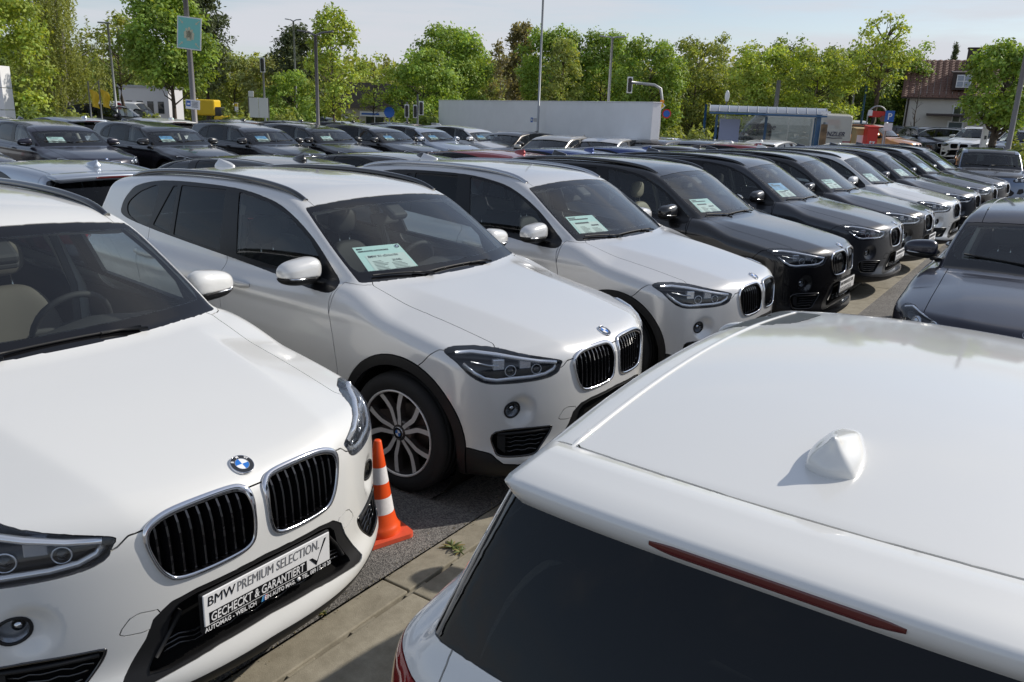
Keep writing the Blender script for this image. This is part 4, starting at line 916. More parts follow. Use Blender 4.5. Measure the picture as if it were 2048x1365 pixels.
SPEC={
'hatch':dict(P=HATCH,h=.019,hi=(.86,.94,1.50),lo=(-3.66,0,.10),R=.310,rim=.222,
 dlo=[(-.70,.955),(-1.02,1.16),(-1.27,1.285),(-1.5,1.335),(-1.9,1.352),(-2.4,1.325),(-2.72,1.245),(-2.86,1.13),(-2.80,1.055),(-2.5,1.02),(-1.6,.975)],
 gl=[('f',[(-.88,.985),(-1.07,1.155),(-1.29,1.265),(-1.5,1.312),(-1.64,1.322),(-1.58,.995)]),('r',[(-1.74,1.0),(-1.79,1.328),(-2.05,1.322),(-2.42,1.285),(-2.44,1.035)]),('q',[(-2.50,1.04),(-2.48,1.275),(-2.68,1.215),(-2.78,1.12),(-2.74,1.068)])],
 hl=[(.345,.745),(.28,.762),(.10,.735),(-.08,.69),(-.12,.672),(-.10,.635),(-.02,.612),(.12,.618),(.24,.655)],
 kid=[(.275,.655),(.255,.688),(.20,.700),(.08,.702),(.035,.690),(.025,.655),(.03,.60),(.06,.565),(.13,.555),(.22,.56),(.26,.60)],
 tl=[(.40,.72),(.72,.68),(.95,.70),(.95,.855),(.80,.875),(.66,.865),(.40,.85)],arch=.362,door=(-.50,-1.62,-2.42),belt=.93,mir=(-.735,.90,1.01),wy=.765,seat=(-1.48,-2.30,.28,.89,-.60),spx=-3.19),
'wagon':dict(P=WAGON,h=.024,hi=(.9,.95,1.50),lo=(-3.92,0,.10),R=.325,rim=.232,
 dlo=[(-.76,.970),(-1.10,1.18),(-1.36,1.302),(-1.6,1.348),(-2.1,1.368),(-2.7,1.348),(-3.2,1.285),(-3.42,1.20),(-3.42,1.12),(-3.2,1.065),(-2.6,1.02),(-1.7,.988)],
 gl=[('f',[(-.95,1.0),(-1.15,1.17),(-1.38,1.28),(-1.6,1.325),(-1.75,1.333),(-1.68,1.01)]),('r',[(-1.84,1.013),(-1.89,1.338),(-2.3,1.338),(-2.58,1.325),(-2.60,1.04)]),('q',[(-2.68,1.05),(-2.66,1.32),(-3.16,1.262),(-3.34,1.19),(-3.34,1.13),(-3.16,1.085)])],
 hl=[(.345,.765),(.28,.782),(.10,.757),(-.12,.712),(-.20,.69),(-.18,.655),(-.05,.632),(.12,.638),(.24,.675)],
 kid=[(.295,.675),(.275,.708),(.22,.722),(.08,.724),(.035,.710),(.025,.675),(.03,.615),(.06,.580),(.13,.570),(.24,.575),(.28,.62)],
 tl=[(.42,.76),(.95,.74),(.95,.95),(.80,.97),(.42,.90)],arch=.378,door=(-.55,-1.72,-2.6),belt=.945,mir=(-.80,.925,1.05),wy=.785,seat=(-1.58,-2.45,.28,.90,-.66),spx=-3.42),
'i3':dict(P=I3,h=.026,hi=(.82,.94,1.66),lo=(-3.36,0,.10),R=.345,rim=.245,
 dlo=[(-.45,1.09),(-.75,1.36),(-1.0,1.46),(-1.5,1.495),(-1.95,1.48),(-2.05,1.40),(-2.6,1.38),(-2.8,1.25),(-2.7,1.16),(-2.0,1.10),(-1.8,1.0),(-1.4,1.0),(-1.2,1.05)],
 gl=[('f',[(-.62,1.11),(-.82,1.35),(-1.05,1.435),(-1.4,1.465),(-1.4,1.03),(-1.2,1.08)]),('r',[(-1.5,1.03),(-1.5,1.465),(-1.9,1.45),(-2.0,1.37),(-2.55,1.35),(-2.7,1.24),(-2.0,1.13),(-1.82,1.03)])],
 hl=[(.33,.90),(.20,.93),(.02,.90),(-.10,.84),(-.06,.80),(.08,.80),(.22,.82)],
 kid=[(.30,.80),(.27,.84),(.10,.85),(.03,.84),(.022,.80),(.05,.765),(.24,.77)],
 tl=[(.42,.80),(.95,.80),(.95,.98),(.42,.96)],arch=.385,door=(-.40,-1.45,-2.3),belt=1.0,mir=(-.60,.93,1.17),wy=.80,seat=(-1.38,-2.1,.40,1.02,-.42),spx=-3.1),
'van':dict(P=VAN,h=.05,hi=(1.02,1.06,2.62),lo=(-5.05,0,.12),R=.345,rim=.22,
 dlo=[(-.22,1.32),(-.55,1.72),(-.80,1.93),(-1.35,1.96),(-1.38,1.30),(-.8,1.25)],
 gl=[('f',[(-.36,1.36),(-.62,1.70),(-.84,1.87),(-1.30,1.90),(-1.32,1.34),(-.8,1.29)])],
 hl=[(.20,1.06),(.05,1.08),(-.1,.98),(-.12,.88),(.0,.86),(.14,.92)],
 kid=[(.42,.86),(.40,.93),(.1,.94),(.0,.94),(.0,.74),(.1,.73),(.38,.75)],
 tl=[(.86,.70),(1.1,.70),(1.1,1.35),(.86,1.35)],arch=.40,door=(-.25,-1.42,-2.7),belt=1.25,mir=(-.32,1.13,1.45),wy=.86,seat=(-1.0,None,.75,1.32,-.20),spx=-9)}
def build_generic(kind,interior=True,hero=False):
    S=SPEC[kind];P=S['P'];F=Field(P);T=TM(F,S['lo'],S['hi'],S['h']);C=T.cut
    ra=P['rear_axle'];az=P['axle_z']+.008;ar=S['arch'];dom=lambda y:.52-y;bz=S['belt']
    for cx in(0,ra): C(lambda x,y,z,n,cx=cx:np.maximum(np.hypot(x-cx,z-az)-ar,dom(y)),'hole')
    hl=soft(S['hl'],60);kid=soft(S['kid'],48)
    C(lambda x,y,z,n:np.maximum(polysd(uu(x,y),z,hl),-x),'headlight')
    C(lambda x,y,z,n:np.maximum(polysd(y,z,kid),.2-x),'kidney')
    q=P['nose_plan'];nz=min(p_[1] for p_ in S['kid'])
    IN=[(0,nz-.10),(.36,nz-.11),(.52,nz-.22),(.45,nz-.30),(0,nz-.30),(-.2,nz-.3),(-.2,nz-.1)];SI2=[(.60,nz-.13),(.70,nz-.12),(.74,nz-.2),(.66,nz-.25),(.57,nz-.24)]
    C(lambda x,y,z,n:np.maximum(polysd(y,z,IN),.2-x),'intake');C(lambda x,y,z,n:np.maximum(polysd(y,z,SI2),.2-x),'intake')
    dl=soft(S['dlo'],120);C(lambda x,y,z,n:np.maximum(polysd(x,z,dl),.42-y),'surround')
    for nm,g in S['gl']: C(lambda x,y,z,n,g=rpoly(g):np.maximum(polysd(x,z,g),.42-y),'glass_'+nm,('surround',))
    def wsd(x,y,z,n):
        c=F.comps(x,y,z)[1];return np.maximum(np.maximum(np.maximum(c['cside'],c['rf']+.022)-c['wsf']+.022,-c['low']+.012),-1.9-x)
    C(wsd,'windscreen')
    C(lambda x,y,z,n:-(wsd(x,y,z,n)+.018+.05*sstep(P['ws'][1]+.12,P['ws'][1]+.03,z)),'ws_border',('windscreen',))
    xr=P['rw'][0]
    def rsd(x,y,z,n):
        c=F.comps(x,y,z)[1];rf=c['rf']+.03;return np.maximum(np.maximum(np.maximum(c['cside']+.035,rf)-c['rear'],-c['low']+.03),np.maximum(x-(xr+.5),c['rear']-.012))
    if kind!='van': C(rsd,'rear_glass')
    if hero:
        def bsd(x,y,z,n):
            c=F.comps(x,y,z)[1];return np.maximum(np.maximum(np.maximum(c['cside']+.002,c['rf']+.03)-c['rear'],-c['low']+.03),np.maximum(x-(xr+.30),c['rear']-.012))
        C(bsd,'blade')
    C(lambda x,y,z,n:np.maximum(polysd(y,z,S['tl']),x-(P['x_tail']+.42)),'tail_light')
    C(lambda x,y,z,n:np.maximum(z-.27,np.maximum(x-.0,ra-x)),'sill_trim')
    zt=lambda x,y:P['hood'][5][1]
    hx0=P['ws'][0]-.035
    C(lambda x,y,z,n:np.maximum(np.maximum(hx0-.13*(y/.7)**2.2-x,y-.665-.0*x-.03*x*(x>0)*0),np.maximum(nz+.135-.10*(y>9)-z,.12-n[:,2])),'hood')
    C(lambda x,y,z,n:np.maximum(np.maximum(np.maximum(x-hx0+.0,hx0-.4-x),y-.62),.01-F.comps(x,y,z)[1]['cab']),'cowl')
    sp=S['spx']
    C(lambda x,y,z,n:np.maximum(np.maximum(y-(.515+.02*(x+2)),sp+.06*(y/.5)**2-x),P['roof'][0][1]-.02-z),'roof')
    C(lambda x,y,z,n:np.maximum(np.maximum(x-sp-.06*(y/.5)**2,1.15-z),-.2-n[:,2]),'spoiler')
    d0,d1,d2=S['door']
    C(lambda x,y,z,n:np.maximum(np.maximum(np.maximum(x-d0-.06*(.9-z),d1-x),np.maximum(z-1.2,.28-z)),.5-y),'door_f')
    if kind!='van': C(lambda x,y,z,n:np.maximum(np.maximum(np.maximum(x-d1,d2+.25*np.clip(.85-z,0,.4)-x),np.maximum(z-1.2,.28-z)),.5-y),'door_r')
    C(lambda x,y,z,n:np.maximum(.28-x,z-nz-.14),'bumper_f')
    C(lambda x,y,z,n:np.maximum(x-(P['x_tail']+.55),z-.66),'bumper_r')
    C(lambda x,y,z,n:np.maximum(d0-x,z-bz-.02),'fender')
    C(lambda x,y,z,n:np.maximum(np.maximum(x-(P['x_tail']+.45),y-.60),.66-z),'tailgate')
    for q in('tailgate','blade','cowl','hood','windscreen','rear_glass','door_f','door_r','fender','roof','spoiler'): T.clean(q)
    root=empty('car' if kind!='van' else 'van')
    A=lambda *a,**k:add_part(T,root,*a,**k)
    for nm,l in(('hood','hood'),('roof','roof'),('front_bumper','bumper_f'),('rear_bumper','bumper_r'),('tailgate','tailgate'),('roof_end','spoiler')): A(nm,l,PM,objmat=True)
    A('cowl','cowl',M_BLACKPL,off=.004,gap=-.003)
    for s in 'LR':
        for nm,l in(('fender','fender'),('front_door','door_f'),('rear_door','door_r'),('side_frame','body')): A(nm,l,PM,s,objmat=True)
        A('sill_trim','sill_trim',PM if kind!='van' else M_BLACKPL,s,objmat=(kind!='van'));A('window_trim','surround',M_TRIMBLK,s,gap=.0005,lip=.02)
        for nm,g in S['gl']: A('side_window','glass_'+nm,M_SIDEGL if nm=='f' else M_PRIV,s,off=.004,gap=-.003,lip=0)
        tl=A('tail_light','tail_light',M_REDLENS,s)
        if hero: A('window_blade','blade',M_GLOSSBLK,s)
        g=A('grille','kidney',M_DARK,s,off=.0,gap=-.003,lip=0,voff=(-.05,0,0));sg=1 if s=='L' else -1
        if kind!='van':
            b=MB();b.tube([(surf(F,'x',y,z,.1,1.1)+.003,sg*y,z) for y,z in kid],.008,6,closed=True,flat=.6,up=(1,0,.25));b.build('grille_ring',M_CHROME,g)
            if kind!='i3':
                y0,y1=min(q[0] for q in S['kid'])+.03,max(q[0] for q in S['kid'])-.03;z0,z1=nz+.01,max(q[1] for q in S['kid'])-.015
                for k in range(7):
                    y=y0+(y1-y0)*k/6;b=MB();b.box((surf(F,'x',y,(z0+z1)/2,.1,1.1)-.025,sg*y,(z0+z1)/2),(.03,.010,z1-z0));b.build('slat',M_GLOSSBLK,g)
        l=A('headlight','headlight',M_LENS,s,gap=.001,lip=0);r=T.part('headlight',.04,.003,0,s);mo('lamp_housing',npmesh('lamp_housing',*r),M_LAMPDK,l)
        def onlamp(u,z,dep):
            m=diag(F,u,z)
            m-=dep*.8;return Vector((m-u*S7,sg*(m+u*S7),z))
        H=np.array(S['hl']);uc,zc=H.mean(0)
        for du in(-.09,.06):
            c=onlamp(uc+du,zc-.005,.02);d=Vector((.8,sg*.58,0));qq=d.to_track_quat('Z','Y').to_matrix();b=MB();b.lathe([(0,.012),(.018,.008),(.030,0),(.036,.010),(.038,-.015)],18);o=b.build('projector',M_LAMPRFL,l);o.matrix_local=Matrix.Translation(c)@qq.to_4x4()
        m_=len(H)//2;b=MB();b.tube([onlamp(u*.9+uc*.1,z*.9+zc*.1,.010) for u,z in H[:m_]],.011,6,flat=.7);b.build('light_strip',M_LAMPRFL,l)
        make_mirror(root,s,S['mir'])
        for hx,hz in((d1+.28,bz-.06),(d2+.22,bz-.03))[:1 if kind=='van' else 2]:
            y0=surf(F,'y',hx,hz,.3,1.2);b=MB();b.tube([(hx+.10,sg*(y0-.002),hz-.004),(hx+.05,sg*(y0+.026),hz),(hx-.05,sg*(y0+.028),hz+.003),(hx-.11,sg*(y0-.002),hz+.006)],[.009,.015,.015,.009],8,flat=.8,up=(0,1,0));o=b.build('door_handle',PM,root);o.material_slots[0].link='OBJECT';o.material_slots[0].material=PM
    A('windscreen','windscreen',M_GLASS,off=.003,gap=-.004,lip=0);A('rear_window','rear_glass',M_PRIV,off=.003,gap=-.003,lip=0);A('lower_grille','intake',M_BLACKPL,off=.012)
    if kind!='van': A('headliner','roof',M_HEADLIN,off=.035,gap=-.04,lip=0)
    A('windscreen_border','ws_border',M_FRIT,off=.003,gap=-.001,lip=0)
    TI=TM(F,S['lo'],S['hi'],.05,.035)
    TI.cut(lambda x,y,z,n:np.maximum(np.minimum(np.hypot(x,z-az),np.hypot(x-ra,z-az))-ar-.02,.40-y),'hole')
    TI.cut(lambda x,y,z,n:np.maximum(polysd(uu(x,y),z,hl),-x)-.01,'hole');TI.cut(lambda x,y,z,n:np.maximum(polysd(y,z,kid),.2-x)-.015,'hole')
    zc=bz+.01
    TI.cut(lambda x,y,z,n:np.where(x>hx0,z-3,z-zc),'tub');r=TI.part('tub',0,0,0,'C');mo('inner_body',npmesh('inner_body',*r),M_INTR,root)
    for cx in(0,ra):
        for sg in(-1,1):
            b=MB();b.lathe([(.0,.54),(ar+.006,.54),(ar+.006,.84)],28,c=(cx,0,az),axis='y')
            if sg<0: b.v=[(x,-y,z) for x,y,z in b.v];b.f=[f[::-1] for f in b.f]
            b.build('wheel_arch_liner',M_DARK,root)
    ty,rm,dk=make_wheel(1,S['R'],S['rim'],.205)
    for cx in(0,ra):
        for sg in(-1,1):
            w=mo('wheel',rm,None,root);w.location=(cx,sg*S['wy'],S['R']-.002);w.rotation_euler=(0,.4*cx,0 if sg>0 else math.pi);mo('tyre',ty,None,w);mo('brake_disc',dk,None,w)
    def onws(y,z,o):
        x=surf(F,'x',abs(y),z,-2.0,.5);g=Vector(F.grad(np.array([[x,y,z]]))[0]).normalized();return Vector((x,y,z))+g*o
    w1=P['ws'][1]+.055
    for pa,pb in(((-.58,w1+.02),(-.06,w1)),((.0,w1+.008),(.56,w1+.02))):
        b=MB();a_,b_=onws(*pa,.012),onws(*pb,.012);b.tube([a_.lerp(b_,t) for t in np.linspace(0,1,6)],.008,5);b.build('wiper',M_BLACKPL,root)
    if interior and kind!='van':
        sx_,rx_,zb,dz,dx=S['seat'];make_interior(root,dx,sx_,rx_,M_SEATBLK,.60,zb,dz,True,d1)
    elif kind=='van':
        sx_,rx_,zb,dz,dx=S['seat'];make_interior(root,dx,sx_,None,M_SEATBLK,.70,zb,dz,False)
    if kind in('hatch','wagon'):
        x0s,x1s,hw,th=P['spoiler'][:4];n=49;b=MB();b.smooth=True;rows=[];fr=S['spx']
        for i in range(n):
            y=-hw+2*hw*i/(n-1);e=abs(y)/hw;xe=x1s+.060*e**2.5;xs=fr+.06*(y/.5)**2-.004;zr=lambda x:P_roof(F,x,y)+.002
            tf=1-.5*sstep(.93,1.0,e)
            prof=[(xs,zr(xs)-.016),(xs,zr(xs)-.002),(xs-.004,zr(xs-.004)+.001)]+[(xs+(xe+.016-xs)*t,zr(xs+(xe+.016-xs)*t)+.001) for t in(.3,.6,1.0)]+[(xe+.005,zr(xe)-.003),(xe,zr(xe)-.010*tf),(xe+.004,zr(xe)-th*.55*tf),(xe+.012,zr(xe)-th*tf),(xe+.022,zr(xe)-(th+.004)*tf),(xe+.12,zr(xe)-(th+.004)*tf+.012)]
            rows.append([(px,y,pz) for px,pz in prof])
        m=len(rows[0]);b.add([v for r in rows for v in r],[(i*m+j,i*m+j+1,(i+1)*m+j+1,(i+1)*m+j) for i in range(n-1) for j in range(m-1)]+[tuple(range(m))[::-1],tuple(range((n-1)*m,n*m))])
        for sg in(-1,1):
            t=MB();t.tube([(x,sg*(.515+.02*(x+2)),surf(F,'z',x,.515+.02*(x+2),1.0,1.7)+.001) for x in np.linspace(P['roof'][2][0]-.12,S['spx']-.0,22)],.0075,6,flat=.6);o=t.build('roof_trim',PM,root);o.material_slots[0].link='OBJECT';o.material_slots[0].material=PM
        o=b.build('spoiler',PM,root);o.material_slots[0].link='OBJECT';o.material_slots[0].material=PM
        bl=[(rows[i][8][0]-.001,rows[i][8][1],rows[i][8][2]+.003) for i in range(n) if abs(rows[i][0][1])<.215]
        fx=P['spoiler'][1]+.445;make_fin(root,(fx,0,surf(F,'z',fx,0,1.0,1.7)),1.06)
        xx=P['spoiler'][1];zz=surf(F,'z',xx+.10,0,1.0,1.7)
        b=MB();b.tube(bl,[.005,.0085]+[.0105]*(len(bl)-4)+[.0085,.005],10,flat=.35,up=(1,0,0));b.build('brake_light',M_DKRED,root)
        bx=P['nose'][-1][1]-.02
        bzz=surf(F,'z',bx,0,.3,1.1);g=Vector(F.grad(np.array([[bx,0,bzz]]))[0]).normalized();xv=Vector((0,1,0));yv=g.cross(xv);o=mo('badge',badge_mesh(.041),None,root);o.matrix_local=Matrix.Translation(Vector((bx,0,bzz))+g*.003)@Matrix((xv,yv,g)).transposed().to_4x4()
    return root,F,T
def P_roof(F,x,y): return float(F.roof(np.array([x]))[0])-F.P['roof_fall'][0]*(abs(y)/.6)**F.P['roof_fall'][1]-(F.P['spoiler'][4] if F.P.get('spoiler') else 0)
def surf_back(F,y,z):
    lo,hi=-3.0,-4.2
    xs=np.linspace(hi,lo,2400);v=F.f(xs,np.full_like(xs,y),np.full_like(xs,z));k=np.argmax(v<0);return float(xs[k])
# ---------------------------------------------------------------- ground and setting
def kind(o,k): o['kind']=k; return o
def at(u,v,Y):
    """world point seen at photo column u, row v, at forward distance Y"""
    d=_f*FPX+_R*(u-1024)-_U*(v-681.8);return Vector((0,0,CAM_H))+d*(Y/d.y)
def gp(u,Y): 
    p=at(u,245,Y);return Vector((p.x,p.y,0))
def hz(u,v,Y): return at(u,v,Y).z
ROW_A=-.6152; HV=Vector((math.cos(ROW_A),math.sin(ROW_A),0)); LV=Vector((-HV.y,HV.x,0))
def lot(D,L): return HV*D+LV*L
def asphalt_mat():
    m,t,b=newmat('asphalt');tcn=nn(t,'ShaderNodeTexCoord')
    v=nn(t,'ShaderNodeTexVoronoi',Scale=150.0);t.links.new(tcn.outputs['Object'],v.inputs['Vector'])
    n=nn(t,'ShaderNodeTexNoise',Scale=1.1,Detail=8.0,Roughness=.65);t.links.new(tcn.outputs['Object'],n.inputs['Vector'])
    n2=nn(t,'ShaderNodeTexNoise',Scale=260.0,Detail=2.0);t.links.new(tcn.outputs['Object'],n2.inputs['Vector'])
    r=nn(t,'ShaderNodeValToRGB');e=r.color_ramp.elements;e[0].position=.05;e[0].color=(.085,.081,.076,1);e[1].position=.75;e[1].color=(.25,.235,.215,1);x=e.new(.4);x.color=(.14,.133,.124,1)
    sp=nn(t,'ShaderNodeSeparateColor');t.links.new(v.outputs['Color'],sp.inputs[0]);t.links.new(sp.outputs[0],r.inputs[0])
    mr=nn(t,'ShaderNodeMapRange');mr.inputs[1].default_value=.3;mr.inputs[2].default_value=.7;mr.inputs[3].default_value=.62;mr.inputs[4].default_value=1.24;t.links.new(n.outputs['Fac'],mr.inputs[0])
    sc=nn(t,'ShaderNodeVectorMath',operation='SCALE');t.links.new(r.outputs[0],sc.inputs[0]);t.links.new(mr.outputs[0],sc.inputs['Scale']);t.links.new(sc.outputs[0],b.inputs['Base Color'])
    b.inputs['Roughness'].default_value=.9
    ad=nn(t,'ShaderNodeMath',operation='ADD');t.links.new(v.outputs['Distance'],ad.inputs[0]);t.links.new(n2.outputs['Fac'],ad.inputs[1])
    bb=nn(t,'ShaderNodeBump',Strength=.7,Distance=.004);t.links.new(ad.outputs[0],bb.inputs['Height']);t.links.new(bb.outputs[0],b.inputs['Normal'])
    return m
def concrete_mat():
    m,t,b=newmat('gutter_concrete');tcn=nn(t,'ShaderNodeTexCoord');oi=nn(t,'ShaderNodeObjectInfo')
    n=nn(t,'ShaderNodeTexNoise',Scale=9.0,Detail=9.0,Roughness=.7);n2=nn(t,'ShaderNodeTexNoise',Scale=240.0,Detail=3.0)
    av=nn(t,'ShaderNodeVectorMath',operation='ADD');cx=nn(t,'ShaderNodeCombineXYZ');mm=nn(t,'ShaderNodeMath',operation='MULTIPLY');t.links.new(oi.outputs['Random'],mm.inputs[0]);mm.inputs[1].default_value=37;t.links.new(mm.outputs[0],cx.inputs[0])
    t.links.new(tcn.outputs['Object'],av.inputs[0]);t.links.new(cx.outputs[0],av.inputs[1])
    t.links.new(av.outputs[0],n.inputs['Vector']);t.links.new(av.outputs[0],n2.inputs['Vector'])
    r=nn(t,'ShaderNodeValToRGB');e=r.color_ramp.elements;e[0].position=.3;e[0].color=(.21,.185,.135,1);e[1].position=.72;e[1].color=(.36,.325,.25,1);t.links.new(n.outputs['Fac'],r.inputs[0])
    mr=nn(t,'ShaderNodeMapRange');mr.inputs[3].default_value=.85;mr.inputs[4].default_value=1.1;t.links.new(oi.outputs['Random'],mr.inputs[0])
    sc=nn(t,'ShaderNodeVectorMath',operation='SCALE');t.links.new(r.outputs[0],sc.inputs[0]);t.links.new(mr.outputs[0],sc.inputs['Scale']);t.links.new(sc.outputs[0],b.inputs['Base Color'])
    b.inputs['Roughness'].default_value=.9;bb=nn(t,'ShaderNodeBump',Strength=.5,Distance=.003);t.links.new(n2.outputs['Fac'],bb.inputs['Height']);t.links.new(bb.outputs[0],b.inputs['Normal'])
    return m
M_ASPH=asphalt_mat();M_CONC=concrete_mat()
# ground sheet with the slot of the drain left open
SA=math.radians(56.2);SD=Vector((math.cos(SA),math.sin(SA),0));SN=Vector((SD.y,-SD.x,0))
b=MB();G=600
E0,E1=-2.245,-1.70
def sp_(s,o,z): v=SD*s+SN*o;return (v.x,v.y,z)
b.add([sp_(-G,-G,0),sp_(-G,E0,0),sp_(G,E0,0),sp_(G,-G,0)],[(0,1,2,3)]);b.add([sp_(-G,E1,0),sp_(-G,G,0),sp_(G,G,0),sp_(G,E1,0)],[(0,1,2,3)])
b.add([sp_(-G,E0-3,-.12),sp_(-G,E1+3,-.12),sp_(G,E1+3,-.12),sp_(G,E0-3,-.12)],[(0,1,2,3)])
kind(b.build('ground',M_ASPH),'structure')
gut=empty('gutter',(0,0,0),SA);kind(gut,'structure')
for w0,w1 in((E0+.003,-2.09),(-2.068,E1-.003)):
    bm=MB();bm.bbox((0,0,-.05),(.992,w1-w0,.104),.006);me=bm.mesh('slab');me.materials.append(M_CONC)
    for k in range(-2,34):
        o=link(bpy.data.objects.new('slab',me),gut);o.location=(k*1.0+.5+.37,-(w0+w1)/2,-.005+RNG.uniform(-.002,.001));o.rotation_euler=(RNG.uniform(-.004,.004),RNG.uniform(-.002,.002),RNG.uniform(-.003,.003))
bm=MB();bm.bbox((0,0,-.045),(.135,.022,.07),.003);me=bm.mesh('slot_bridge');me.materials.append(M_CONC)
for k in range(-8,110):
    if k%2==0: o=link(bpy.data.objects.new('slot_bridge',me),gut);o.location=(k*.165+.1,2.079,-.004)
# ---------------------------------------------------------------- cone
M_ORANGE=pbr('cone_orange',(.80,.085,.012),.35,var=(12,.06));M_REFL=pbr('cone_white_band',(.78,.76,.76),.45,var=(60,.05));M_CBASE=pbr('cone_base',(.72,.10,.045),.5,var=(20,.1))
cone=empty('traffic_cone',(-.632,3.615,0),math.radians(38));cone.scale=(.92,.92,.96);tag(cone,'orange and white striped traffic cone standing beside the front white SUV','cone')
bm=MB();pr=[]
n=7
for q,(c,s) in enumerate(((1,1),(-1,1),(-1,-1),(1,-1))):
    for k in range(n):
        a=math.pi/2*q+math.pi/2*k/(n-1);pr.append((c*.110+.035*math.cos(a),s*.110+.035*math.sin(a)))
bm.prism(pr,.002,.026);bm.build('base',M_CBASE,cone)
R_=lambda z:.020+(.098-.020)*(1-(z-.05)/.47)
bm=MB();bm.lathe([(.118,.024),(.118,.055),(.108,.066),(R_(.075)+.004,.085),(R_(.14),.14)],40);bm.build('collar',M_ORANGE,cone)
for z0,z1,m in((.14,.225,M_REFL),(.225,.30,M_ORANGE),(.30,.385,M_REFL),(.385,.52,M_ORANGE)):
    bm=MB();pf=[(R_(z0),z0),(R_(z1),z1)]
    if z1>.5: pf+=[(R_(z1)-.004,z1+.004),(.0,z1+.004)]
    bm.lathe(pf,40);bm.build('band',m,cone)
# ---------------------------------------------------------------- vegetation
def leaf_mat(name,c,tr=.35):
    if name in MATS: return MATS[name]
    m=bpy.data.materials.new(name);m.use_nodes=True;MATS[name]=m;t=m.node_tree;t.nodes.clear()
    a=nn(t,'ShaderNodeVertexColor',layer_name='tint');sc=nn(t,'ShaderNodeMix',data_type='RGBA',blend_type='MULTIPLY');sc.inputs[0].default_value=1;sc.inputs[6].default_value=(*c,1);t.links.new(a.outputs[0],sc.inputs[7])
    d=nn(t,'ShaderNodeBsdfPrincipled');d.inputs['Roughness'].default_value=.55;d.inputs['Specular IOR Level'].default_value=.3;t.links.new(sc.outputs[2],d.inputs['Base Color'])
    tl=nn(t,'ShaderNodeBsdfTranslucent');s2=nn(t,'ShaderNodeMix',data_type='RGBA',blend_type='MULTIPLY');s2.inputs[0].default_value=1;s2.inputs[7].default_value=(1.5,1.35,.6,1);t.links.new(sc.outputs[2],s2.inputs[6]);t.links.new(s2.outputs[2],tl.inputs[0])
    mxs=nn(t,'ShaderNodeMixShader');mxs.inputs[0].default_value=tr;t.links.new(d.outputs[0],mxs.inputs[1]);t.links.new(tl.outputs[0],mxs.inputs[2])
    o=nn(t,'ShaderNodeOutputMaterial');t.links.new(mxs.outputs[0],o.inputs[0]);return m
M_BARK=pbr('bark',(.085,.065,.048),.9,bump=(14,.6,.02),var=(8,.3));M_BARKL=pbr('birch_bark',(.42,.40,.37),.8,var=(6,.5))
LEAF={'maple':leaf_mat('leaf_maple',(.265,.38,.075)),'bright':leaf_mat('leaf_bright',(.35,.44,.085)),'olive':leaf_mat('leaf_olive',(.30,.355,.095)),'dark':leaf_mat('leaf_dark',(.21,.285,.075)),'brown':leaf_mat('leaf_brown',(.29,.32,.11)),'pine':leaf_mat('leaf_pine',(.11,.14,.065),.2),'willow':leaf_mat('leaf_willow',(.31,.35,.10)),'pale':leaf_mat('leaf_pale',(.24,.22,.11))}
def leaves(P,Nn,size,asp,tint,rng,mat,name='crown'):
    """one rhombic folded leaf per point"""
    n=len(P);Nn=nrm(Nn);r=rng.normal(size=(n,3));U=nrm(np.cross(Nn,r));W=np.cross(Nn,U)
    s=size*rng.uniform(.6,1.35,n)[:,None]
    V=np.stack([P-U*s,P+W*s*asp-Nn*s*.18,P+U*s,P-W*s*asp-Nn*s*.18],1).reshape(-1,3)
    i=np.arange(n)*4;F=np.concatenate([np.stack([i,i+1,i+2],1),np.stack([i,i+2,i+3],1)])
    me=npmesh(name,V,F,None,False);ca=me.color_attributes.new('tint','FLOAT_COLOR','POINT');c=np.ones((n*4,4),np.float32);c[:,:3]=np.repeat(tint,4,0);ca.data.foreach_set('color',c.ravel());me.materials.append(mat);return me
def limb(bm,p,q,r0,r1,rng,n=5,wob=.06):
    p,q=Vector(p),Vector(q);L=(q-p).length
    pts=[p.lerp(q,t)+Vector(rng.normal(size=3)*wob*L*math.sin(math.pi*t)*.6) for t in np.linspace(0,1,n)]
    bm.tube(pts,[r0+(r1-r0)*t for t in np.linspace(0,1,n)],6,cap=False);return pts
TREE_N=0
